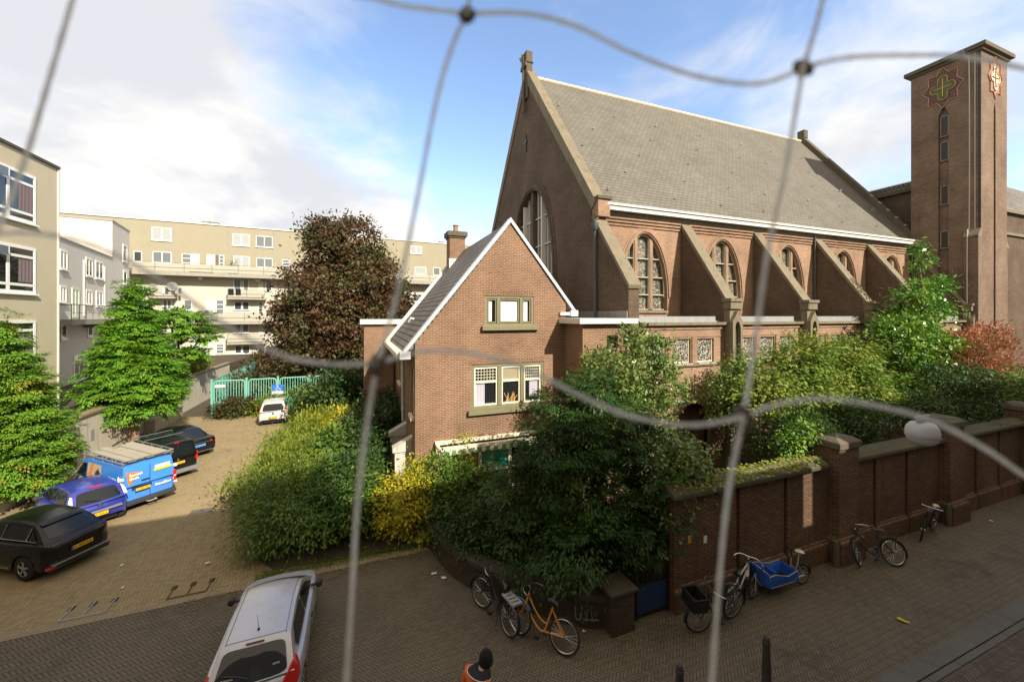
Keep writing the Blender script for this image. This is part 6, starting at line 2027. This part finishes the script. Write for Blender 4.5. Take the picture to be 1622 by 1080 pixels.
def limbs(m, base, top, r0, targets, rng, n=10):
    base, top = Vector(base), Vector(top)
    mid = base.lerp(top, .5) + Vector((rng.normal() * .12, rng.normal() * .12, 0))
    m.tube(smooth_path([base, mid, top], 5), list(np.linspace(r0, r0 * .25, 11)), 9)
    for k in range(min(n, len(targets))):
        t = Vector(targets[k])
        s = base.lerp(top, min(.95, max(.12, (t.z - base.z) / max(.1, top.z - base.z) * .75)))
        e = s.lerp(t, .9)
        m.tube(smooth_path([s, s.lerp(e, .5) + Vector((0, 0, .12 * (e - s).length * (1 if rng.random() > .3 else -.4))), e], 4), list(np.linspace(r0 * .38, r0 * .07, 9)), 5)
    return m
def tree(name, label, cat, loc, blobs, mat, nclump, per, csize, leaf, seed, style='broad', aspect=.55, trunk=(.2, 0, 3), bark=None, group=None, inner=.55, flat=.6, nl=10, extra=None, split=True):
    rng = np.random.default_rng(seed)
    pos, tip, nrm, ln, wd, C = foliage(blobs, nclump, per, csize, leaf, rng, style, aspect, inner, flat)
    if split:
        t = thing(name, label, cat, loc, TH, group)
        o = leaf_object("crown", pos, tip, nrm, ln, wd, mat, t)
        r0, z0, z1 = trunk
        pick = C[rng.permutation(len(C))[:nl]]
        limbs(MB(), (0, 0, z0), (0, 0, z1), r0, pick, rng, nl).build("trunk", bark or BARK, t, smooth=60)
        return t
    o = leaf_object(name, pos, tip, nrm, ln, wd, mat)
    o.location = loc
    o.rotation_euler = (0, 0, TH)
    tag(o, label, cat, group)
    st = limbs(MB(), (0, 0, 0), (0, 0, max(.4, float(C[:, 2].max()) * .6)), trunk[0], C[rng.permutation(len(C))[:nl]], rng, nl).build("stems", bark or BARK, o, smooth=60)
    return o
L_CON = leafmat("conifer_bright", (.085, .235, .018), (.17, .36, .028), (.21, .33, .03), 1.4, .22)
L_CON1 = leafmat("conifer_rusty", (.10, .24, .02), (.20, .34, .035), (.34, .24, .04), 1.3, .22, lo=.55, hi=.72)
L_BEECH = leafmat("copper_beech", (.10, .045, .026), (.13, .075, .03), (.08, .09, .03), .45, .3, lo=.42, hi=.62)
L_YEW = leafmat("dark_feathery", (.02, .052, .009), (.032, .08, .012), (.055, .115, .016), 1.2, .2)
L_LAUREL = leafmat("laurel", (.08, .155, .03), (.16, .245, .045), (.24, .29, .07), 1.5, .25, .35, spec=.55)
L_YG = leafmat("yellow_green", (.17, .22, .025), (.27, .32, .04), (.12, .17, .03), 1.2, .35)
L_SPR = leafmat("spray_green", (.10, .185, .024), (.18, .28, .038), (.29, .32, .055), .9, .22)
L_GLD = leafmat("golden_privet", (.58, .48, .03), (.45, .42, .03), (.18, .25, .03), 1.6, .35, lo=.5, hi=.68)
L_MID = leafmat("mid_green", (.06, .14, .02), (.11, .20, .028), (.17, .22, .035), 1.3, .3)
L_DK = leafmat("dark_green", (.026, .06, .013), (.042, .088, .018), (.085, .13, .028), .8, .25)
L_BRT = leafmat("bright_tree", (.06, .17, .018), (.13, .29, .03), (.23, .35, .045), 1.0, .2, .3, spec=.6)
L_RUST = leafmat("rusty_shrub", (.46, .17, .09), (.35, .13, .065), (.18, .14, .05), 1.0, .3)
L_VINE = leafmat("vine_yellow", (.33, .34, .05), (.22, .28, .04), (.40, .33, .06), 1.5, .35)
L_BRN = leafmat("brown_shrub", (.075, .06, .025), (.10, .08, .03), (.09, .11, .035), .9, .25)
L_RED = leafmat("red_hedge", (.22, .07, .05), (.12, .14, .04), (.10, .15, .035), 1.2, .3)
rg = np.random.default_rng(7)
# conifers over the parked cars
c = Vector((-18.5, 14.5, 0))
tree("conifer_tree", "bright green rust-flecked conifer at the left edge above the black crossover", "tree", c, cone_blobs(.8, 7.0, [(0, 1.55), (.15, 1.7), (.4, 1.35), (.7, .75), (1, .05)], rg, 22), L_CON1, 1150, 140, .42, .10, 21, 'frond', .42, (.22, 0, 6), BARK_W, "conifers along the retaining wall", .6, .45)
c = Vector((-20.45, 21.4, 0))
bl = cone_blobs(2.0, 9.4, [(0, 1.6), (.12, 2.1), (.3, 1.8), (.55, 1.15), (.8, .5), (1, .05)], rg, 24)
bl += [(1.3, -.5, 2.7, 1.0, 1.0, .8)]
t = tree("conifer_tree", "full bright green conifer with one bare leaning trunk beside the vans", "tree", c, bl, L_CON, 1450, 140, .52, .125, 22, 'frond', .42, (.24, 0, 8), BARK_W, "conifers along the retaining wall", .6, .45)
c = Vector((-24.3, 29.0, 2.2))
tree("terrace_tree", "small layered green tree standing behind the full conifer", "tree", c, [(0, 0, 4.4, 2.0, 1.6, .7), (.9, 0, 3.3, 1.6, 1.3, .45), (.3, 0, 2.1, 1.3, 1.2, .35), (-.6, 0, 4.9, 1.2, 1, .5)], L_CON, 190, 100, .6, .18, 23, 'frond', .42, (.13, 0, 4.4), BARK)
# copper beech
c = Vector((-14.4, 34.0, 0))
bl = [(0, 0, 12.6, 3.3, 3.2, 2.9), (0, 0, 9.2, 5.2, 5.0, 2.9), (.3, 0, 6.2, 6.2, 5.4, 2.8), (-3.6, 0, 6.8, 2.8, 3, 2.3), (3.9, 0, 7.0, 2.7, 3, 2.4), (-1.0, 0, 3.6, 5.2, 4.6, 2.0), (1.9, 0, 11.4, 2.4, 2.4, 2.0), (-1.6, 0, 13.6, 1.9, 1.9, 1.7), (.9, 0, 14.0, 1.8, 1.8, 1.6)]
tree("copper_beech", "tall dark copper-leaved beech rising before the far flats", "tree", c, [(x * .96, y, z, a * .95, b * .95, c_) for x, y, z, a, b, c_ in bl], L_BEECH, 760, 95, .95, .26, 24, 'broad', .62, (.42, 0, 11.5), BARK, None, .5, .75, 22)
# shrubs along the drive
def shrub(label, a, b, blobs, mat, nc, per, cs, leaf, seed, style='broad', asp=.5, group="shrubs in the garden bed", name="shrub", inner=.45, flat=.7, z=.03):
    return tree(name, label, "shrub", AB(a, b, z), blobs, mat, nc, per, cs, leaf, seed, style, asp, (.035, 0, 1), BARK, group, inner, flat, 9, split=False)
shrub("wide dark green shrub at the near corner of the bed behind the silver car", -1.55, 13.4, [(0, 0, 1.0, 1.55, .95, .9), (-.9, .3, .8, .9, .9, .8), (1.3, .2, 1.1, 1.2, 1.1, 1.0), (-.2, 1.2, 1.3, 1.7, 1.0, .9)], L_MID, 260, 60, .5, .115, 31, 'spray', .42)
shrub("feathery yellow-green shrub spilling over the drive edge, middle of the bed", -2.75, 16.2, [(0, 0, .9, 1.5, 1.6, 1.1), (.9, .4, 1.3, 1.1, 1.2, 1.0), (.2, 1.8, 1.0, 1.3, 1.4, 1.0)], L_YG, 210, 62, .5, .12, 32, 'up', .34)
shrub("pale feathery shrub along the drive nearer the white car", -2.7, 20.6, [(0, 0, .8, 1.4, 1.9, 1.0), (.8, 1.2, 1.1, 1.3, 1.6, 1.1)], L_YG, 170, 56, .55, .14, 33, 'up', .36)
shrub("round glossy dark green shrub in the middle of the bed", -1.2, 17.6, [(0, 0, 1.0, 1.15, 1.2, 1.1), (.3, .2, 1.6, .9, .9, .7)], L_MID, 120, 60, .42, .17, 34, 'broad', .75)
shrub("bright golden shrub on the far side of the round dark shrub", -1.6, 22.4, [(0, 0, .9, 1.3, 1.2, 1.1), (.8, .3, 1.1, .9, .9, 1.0)], L_GLD, 110, 55, .5, .15, 35, 'up', .5)
shrub("golden-leaved privet beside the curved wall and brick house corner", 1.35, 12.7, [(0, 0, 1.1, .85, .6, 1.1), (.3, .3, 1.7, .6, .5, .7), (.35, -.2, .6, .7, .5, .6)], L_GLD, 130, 60, .33, .095, 36, 'spray', .5)
shrub("dark shrub between the golden privet and the wide dark shrub", -.35, 13.8, [(0, 0, 1.0, 1.0, 1.1, 1.0), (.2, .8, 1.5, .9, .8, .9)], L_DK, 120, 60, .42, .12, 37, 'broad', .55)
shrub("tangled dark shrub at the side wall of the brick house", .2, 16.8, [(0, 0, 1.2, .9, 1.7, 1.3), (.1, 2.0, 1.6, 1.0, 1.7, 1.5)], L_DK, 190, 60, .5, .14, 38, 'broad', .6)
shrub("bushy green shrub under the ground-floor window of the house", 3.1, 12.7, [(0, 0, 1.2, 1.1, .6, 1.1), (-.8, .1, 1.4, .8, .55, 1.2), (.9, .1, 1.1, .9, .5, .9)], L_MID, 190, 62, .4, .10, 39, 'broad', .5)
shrub("dark low shrub behind the top of the curved low wall", 3.4, 10.6, [(0, 0, .9, 1.1, .9, .9), (1.1, -.7, .9, 1.0, .8, .9), (-.6, .8, .8, .7, .8, .8)], L_DK, 190, 58, .42, .105, 40, 'broad', .5)
shrub("small yellowing shrub at the house wall beside the awning", 3.4, 13.45, [(0, 0, 2.55, .25, .15, .45), (-.3, 0, 2.0, .45, .18, .4)], L_VINE, 30, 40, .25, .09, 41, 'broad', .5)
shrub("dense dark shrub mass farther back beside the rear of the house", -1.2, 27.0, [(0, 0, 1.6, 2.4, 2.4, 1.7), (1.0, -1, 2.2, 1.5, 1.6, 1.6)], L_DK, 190, 55, .7, .2, 42, 'broad', .6)
shrub("light green shrub before the fence beside the white car", -2.7, 30.4, [(0, 0, 1.0, 1.7, 1.5, 1.2), (1.8, .6, 1.2, 1.4, 1.3, 1.4)], L_SPR, 150, 55, .6, .18, 43, 'broad', .5)
for k, (a, n_, lab) in enumerate(((-8.3, 90, "low spreading juniper growing through the first fence panel"), (-6.3, 80, "low spreading juniper right behind the white car"))):
    shrub(lab, a, 32.5, [(0, 0, .45, 1.2, .7, .5), (.4, 0, .9, .9, .5, .3)], L_BRN if k == 0 else L_YG, n_, 50, .5, .19, 44 + k, 'spray', .35, "junipers along the fence")
for k, (a, b, r_, h_, mt, lab) in enumerate(((-7.5, 36.5, 2.0, 1.5, L_BRN, "brown-green shrub behind the first fence panels"), (-4.0, 36.5, 2.2, 1.7, L_SPR, "yellowing shrub behind the middle fence panels"), (-.8, 35.5, 2.0, 2.2, L_DK, "dark shrub behind the last fence panel"), (2.5, 31.0, 2.2, 3.0, L_MID, "tall green shrub between fence and rear of the house"))):
    shrub(lab, a, b, [(0, 0, h_ * .8, r_, r_ * .8, h_), (r_ * .5, .4, h_ * 1.1, r_ * .7, r_ * .6, h_ * .8)], mt, 110, 55, .7, .24, 48 + k, 'broad', .5, "shrubs beyond the fence")
for k, (a, b, r_, h_) in enumerate(((-8.2, 47, 2.6, 2.2), (-3, 49, 3.2, 2.6), (3, 46, 3.4, 2.8))):
    shrub(("brown bush at the foot of the far flats below the satellite dish", "wide brown bush at the foot of the far flats under the beech", "brown bush behind the beech nearest the house")[k], a, b, [(0, 0, h_ * .7, r_, 2, h_)], L_BRN, 90, 50, .9, .32, 55 + k, 'broad', .5, "bushes at the foot of the flats")
# terrace plants
shrub("red-flowering hedge on the terrace behind the dark red railing", -13.0, 20.6, [(0, 0, .5, .6, 1.6, .6)], L_RED, 70, 55, .35, .13, 60, 'up', .4, "plants on the terrace", "hedge", z=2.2)
shrub("reddish low hedge on the terrace by the far end of the wall", -13.0, 36.0, [(0, 0, .4, .6, 2.2, .5)], L_RED, 60, 45, .4, .2, 61, 'up', .4, "plants on the terrace", "hedge", z=2.2)
shrub("yellow-flowering bush at the far corner of the terrace", -12.9, 40.5, [(0, 0, .7, .7, 1.8, .9)], L_SPR, 60, 45, .5, .22, 62, 'up', .4, "plants on the terrace", z=2.2)
# the garden behind the street wall
c = AB(6.1, 9.3)
bl = [(0, 0, 2.0, 2.3, 1.3, 1.6), (-1.0, 0, 3.4, 1.3, 1.1, .9), (.8, .2, 3.7, 1.4, 1.2, .9), (-.3, .3, 4.5, 1.2, 1.0, .7), (1.7, .1, 2.9, 1.1, 1.0, .9), (-1.9, .3, 2.3, 1.0, .9, .9), (-1.6, -.2, 1.1, 1.2, .9, 1.0), (.4, -.6, 1.2, 1.3, .6, 1.0), (-.1, .2, 5.0, .7, .6, .5), (-.2, .5, 2.3, 2.0, .6, 1.6), (-.6, -1.3, 1.5, 1.6, .6, .9), (.5, -1.5, 1.9, 1.1, .5, .8), (1.0, -1.2, 2.8, 1.0, .7, .7)]
tree("dark_conifer", "big dark feathery evergreen filling the corner behind the curved low wall", "tree", c, bl, L_YEW, 1150, 90, .42, .095, 70, 'frond', .4, (.16, 0, 4.4), plain("grey_bark", (.20, .19, .17), .9, var=.3, scale=6), None, .55, .5, 16)
c = AB(8.6, 11.1)
bl = [(0, 0, 4.6, 1.8, .95, 1.1), (-.9, 0, 5.2, 1.0, .8, .8), (.8, 0, 5.7, .9, .8, .7), (1.6, .1, 4.4, .9, .8, .9), (0, 0, 3.3, 1.6, .9, 1.0), (.45, 0, 6.3, .5, .45, .45), (-.1, 0, 6.1, .4, .4, .4)]
tree("laurel_tree", "sunlit glossy-leaved small tree before the leaded aisle windows", "tree", c, bl, L_LAUREL, 270, 40, .36, .14, 71, 'broad', .5, (.11, 0, 5.0), BARK, None, .45, .7, 16)
shrub("glossy ivy bush overhanging the near end of the brick wall", 7.75, 7.85, [(0, 0, 3.1, .9, .5, .75), (-.4, 0, 2.4, .6, .35, .6), (.5, -.05, 2.5, .45, .4, .5)], L_LAUREL, 150, 55, .3, .085, 72, 'broad', .7, "bushes behind the street wall", "ivy_bush")
shrub("loose green bush climbing beside the stone niche pier", 13.9, 11.5, [(0, 0, 4.0, 1.0, .8, 1.0), (.4, 0, 4.9, .8, .6, .6), (-.4, 0, 3.3, .7, .7, .8)], L_LAUREL, 150, 50, .4, .11, 73, 'broad', .5, "bushes behind the street wall")
shrub("broad sunlit spray of yellow-green branches in the middle of the garden", 15.6, 10.6, [(0, 0, 4.6, 2.0, 1.1, 1.1), (1.2, .1, 5.3, 1.5, 1.0, .9), (-1.2, 0, 4.0, 1.3, 1.0, 1.0), (.6, -.6, 3.6, 2.1, .9, .9)], L_SPR, 300, 44, .42, .15, 74, 'spray', .5, "bushes behind the street wall")
shrub("second yellow-green spray nearer the tall bright tree", 19.4, 10.6, [(0, 0, 4.5, 2.0, 1.1, 1.2), (.7, .1, 5.4, 1.3, .9, .8), (-.4, -.7, 3.5, 2.1, .9, .9)], L_SPR, 240, 44, .42, .16, 75, 'spray', .5, "bushes behind the street wall")
shrub("dark shaded bush just behind the long wall, before the yellow-green spray", 15.6, 9.0, [(0, 0, 2.9, 2.0, .8, .8), (-2.2, .2, 2.7, 1.4, .8, 1.0), (1.6, 0, 3.2, 1.6, .8, .7)], L_DK, 230, 55, .45, .11, 76, 'broad', .5, "bushes behind the street wall")
shrub("small bright green bush on top of the nearest stone-capped pier", 12.75, 7.95, [(0, 0, 3.55, .75, .4, .32), (-.6, 0, 3.0, .5, .4, .5), (.5, .1, 3.5, .5, .35, .3)], L_BRT, 80, 50, .25, .085, 77, 'broad', .65, "bushes behind the street wall")
shrub("long dark bush overhanging the wall past the second pier", 22.0, 8.9, [(0, 0, 3.2, 2.0, .9, .8), (2.9, 0, 3.9, 1.5, .9, .9), (-1.9, -.5, 3.2, 1.2, .8, .6), (.9, -.7, 2.9, 1.1, .7, .5), (1.2, .3, 4.3, .8, .6, .5)], L_DK, 250, 52, .5, .125, 78, 'broad', .5, "bushes behind the street wall")
shrub("farther dark bush along the wall under the rusty shrub", 27.5, 9.0, [(0, 0, 3.0, 2.2, 1.0, .8), (2.6, 0, 3.7, 1.8, 1.0, .9), (.6, -.8, 3.0, 1.2, .7, .5), (5.0, -.4, 3.2, 1.8, .9, .9)], L_MID, 210, 50, .55, .14, 79, 'broad', .5, "bushes behind the street wall")
c = AB(26.5, 11.2)
bl = [(0, 0, 3.6, 2.2, 1.2, 1.4), (-1.5, 0, 5.7, 1.5, 1.0, 1.0), (1.0, 0, 5.0, 1.7, 1.0, 1.2), (-.3, 0, 6.9, 1.2, .9, .8), (-2.3, 0, 6.5, .9, .8, .6), (.2, 0, 8.3, .7, .7, .6), (1.3, 0, 8.5, .75, .6, .3), (.1, 0, 9.9, .3, .3, .8), (1.5, 0, 7.3, .7, .6, .35), (-.8, 0, 7.9, .5, .5, .35)]
tree("bright_tree", "tall bright green tree with a pointed top between church and tower", "tree", c, bl, L_BRT, 430, 44, .42, .19, 80, 'broad', .55, (.17, 0, 9.6), BARK, None, .45, .7, 22)
shrub("rusty red-leaved shrub at the foot of the tower", 28.2, 10.2, [(0, 0, 4.6, 1.6, 1.0, 1.5), (1.3, 0, 5.0, 1.5, 1.0, 1.4), (-.5, -.4, 3.6, 1.1, .8, 1.0), (2.8, .2, 5.2, 1.4, 1, 1.4)], L_RUST, 270, 42, .5, .15, 81, 'up', .4, "bushes behind the street wall")
# creeper on the wall top
rng = np.random.default_rng(91)
for _p, _o, _r in PLANTS:
    _n = len(_o)
    leaf_object("plant", _o, unit(_r.normal(size=(_n, 3)) + [0, 0, .5]), unit(_r.normal(size=(_n, 3))), .12 + .1 * _r.random(_n), .06 + .05 * _r.random(_n), L_MID, _p)
n = 1500
a_ = 6.9 + 5.3 * rng.random(n) ** .8
pos = np.stack([a_ - 6.9, .12 + .5 * rng.random(n) - .18 * (rng.random(n) > .7), 2.86 + .10 * rng.random(n) - 7.3 * 0], 1)
pos[:, 1] += 7.15 - 7.3
low = rng.random(n) > .86
pos[low, 2] -= rng.random(low.sum()) * .5 * (pos[low, 0] < .7)
tip = unit(rng.normal(size=(n, 3)) * [1, .7, .25] + [0, -.5, -.1])
nrm = unit(rng.normal(size=(n, 3)) * .4 + [0, -.2, 1])
o = leaf_object("creeper", pos, tip, nrm, .06 + .05 * rng.random(n), .05 + .03 * rng.random(n), L_VINE)
o.location = AB(6.9, 7.3, 0)
o.rotation_euler = (0, 0, TH)
tag(o, "yellow-green creeper trailing over the top of the near wall section", "creeper")
# ivy on the house side and corner, tuft on the gable
shrub("ivy climbing the side wall of the house behind the white screens", 1.35, 18.4, [(0, 0, 1.6, .5, 1.8, 1.6), (.1, 1.6, 2.2, .45, 1.4, 1.2)], L_DK, 120, 50, .4, .13, 92, 'broad', .7, "climbers on the house", "ivy_bush")
shrub("climber in the shaded corner between house and church link", 7.4, 12.3, [(0, 0, 3.6, .35, .3, 1.5), (-.5, 0, 2.6, .5, .35, 1.0)], L_DK, 70, 50, .3, .10, 93, 'broad', .6, "climbers on the house", "ivy_bush")
rng = np.random.default_rng(95)
n = 260
pos = np.clip(rng.normal(size=(n, 3)), -1.6, 1.6) * [.11, .14, .12]
tip = unit(rng.normal(size=(n, 3)) + [0, 0, .6])
o = leaf_object("weed_tuft", pos, tip, unit(rng.normal(size=(n, 3))), .12 + .12 * rng.random(n), np.full(n, .04), L_SPR)
o.location = AB(A0 - .05, BR_ + .25, zr + 1.2)
tag(o, "tuft of weeds growing on the church gable finial", "weed")
# grass and leaf litter along edges
rng = np.random.default_rng(97)
n = 5200
u_ = rng.random(n)
tb = rng.random(n)
e_a = np.where(u_ < .35, -2.9 - 1.35 * np.minimum(1, tb * 4) + rng.normal(size=n) * .14, np.where(u_ < .6, -2.6 + 4.6 * rng.random(n), -9.5 + 8.3 * rng.random(n)))
e_b = np.where(u_ < .35, 12.7 + 20 * tb, np.where(u_ < .6, 12.25 + .12 * rng.normal(size=n), 32.6 + .2 * rng.normal(size=n)))
pos = np.stack([e_a, e_b, np.full(n, .01)], 1)
tip = unit(rng.normal(size=(n, 3)) * [.6, .6, .2] + [0, 0, .8])
o = leaf_object("grass", pos, tip, unit(rng.normal(size=(n, 3))), .05 + .12 * rng.random(n), np.full(n, .018), L_SPR)
o.rotation_euler = (0, 0, TH)
o['kind'] = 'stuff'
n = 2600
u_ = rng.random(n)
tb2 = rng.random(n)
e_a = np.where(u_ < .4, -3.0 - 1.35 * np.minimum(1, tb2 * 4) - .6 * rng.random(n) ** 2, np.where(u_ < .7, -4 + 6.5 * rng.random(n), 5 + 20 * rng.random(n)))
e_b = np.where(u_ < .4, 12.6 + 20 * tb2, np.where(u_ < .7, 11.9 - .5 * rng.random(n) ** 2, 7.1 - .6 * rng.random(n) ** 2))
pos = np.stack([e_a, e_b, .014 + .006 * rng.random(n)], 1)
tip = unit(rng.normal(size=(n, 3)) * [1, 1, .12])
o = leaf_object("leaf_litter", pos, tip, unit(np.array([0, 0, 1.0]) + rng.normal(size=(n, 3)) * .25), .03 + .035 * rng.random(n), .02 + .02 * rng.random(n), leafmat("dead_leaves", (.16, .11, .05), (.22, .17, .07), (.09, .06, .03), 2, .1))
o.rotation_euler = (0, 0, TH)
o['kind'] = 'stuff'

# ------------------------------------------------------------------ bird net in front of the window
NET = 0.2
CORD, nt = newmat("net_cord")
_c = MIX(nt, NOISE(nt, nd(nt, 'ShaderNodeTexCoord').outputs['Object'], 220, 4), (.84, .80, .72), (.97, .95, .89))
_d = bsdf(nt, _c, .4)
_t = nd(nt, 'ShaderNodeBsdfTranslucent', None, Color=_c).outputs[0]
_g = nd(nt, 'ShaderNodeBsdfTransparent', None, Color=(.97, .96, .94)).outputs[0]
_m = nd(nt, 'ShaderNodeMixShader', None, i0=.68, i1=_d, i2=_t).outputs[0]
finish(nt, nd(nt, 'ShaderNodeMixShader', None, i0=.34, i1=_m, i2=_g).outputs[0])
KNOT = plain("net_knot", (.12, .085, .06), .7, var=.2)
def nz(px, py, dy=0.0):
    Y = NET + dy
    return Vector(((px - 811) / F * Y, Y, H + (HOR - py) / F * Y))
net = thing("bird_net", "pale knotted cord bird net hanging close outside the window", "net", (0, NET, H))
ORG[net.name] = Vector((0, NET, H))
strands = [
    [(-60, -50), (300, -40), (560, -8), (640, 10), (740, 22)],
    [(740, 22), (830, 22), (912, 42), (1000, 84), (1100, 120), (1200, 133), (1272, 108)],
    [(740, 22), (716, 75), (690, 165), (660, 320), (628, 470), (597, 575)],
    [(1272, 108), (1340, 92), (1440, 88), (1540, 92), (1700, 128)],
    [(1272, 108), (1290, 50), (1308, -20), (1330, -120)],
    [(1272, 108), (1242, 280), (1216, 400), (1196, 540), (1178, 660)],
    [(597, 575), (520, 576), (440, 560), (350, 510), (250, 440), (150, 390), (60, 370), (-20, 372), (-120, 385)],
    [(597, 575), (660, 558), (720, 556), (800, 572), (870, 602), (950, 641), (1020, 664), (1100, 673), (1178, 660)],
    [(597, 575), (580, 680), (566, 800), (557, 950), (546, 1120), (535, 1300)],
    [(1178, 660), (1232, 640), (1310, 631), (1400, 645), (1480, 668), (1560, 710), (1640, 764), (1760, 830)],
    [(1178, 660), (1155, 770), (1141, 900), (1128, 1080), (1118, 1300)],
    [(150, -120), (112, 10), (74, 140), (38, 258), (-10, 380)],
    [(740, 22), (752, -60), (765, -160)],
    [(-120, 385), (-10, 380)],
]
rr = random.Random(2)
m = MB()
for k, s_ in enumerate(strands):
    pts = [nz(p[0], p[1], .010 * math.sin(2.1 * i + k)) for i, p in enumerate(s_)]
    pts = smooth_path(pts, 10)
    rad = [.00115 * (1 + .12 * math.sin(i * 1.9) + .06 * rr.uniform(-1, 1)) for i in range(len(pts))]
    m.tube(pts, rad, 8)
m.build("cord", CORD, net, smooth=60)
for (px, py) in ((740, 24), (1272, 108), (597, 577), (1178, 661)):
    c = nz(px, py)
    m = MB()
    for q in range(3):
        a = q * 1.05
        pts = [c + Vector((.0034 * math.cos(t) * math.cos(a) - .0024 * math.sin(t) * math.sin(a), .003 * math.sin(t + q), .0046 * math.sin(t) * math.cos(a) + .0024 * math.cos(t) * math.sin(a))) for t in np.linspace(0, 2 * PI, 14)[:-1]]
        m.tube(pts, .0014, 6, 0, True)
    m.lathe([(.0005, -.0045), (.0026, -.003), (.003, .0), (.0026, .003), (.0005, .0045)], tuple(c), 10)
    m.build("knot", KNOT, net, smooth=60)
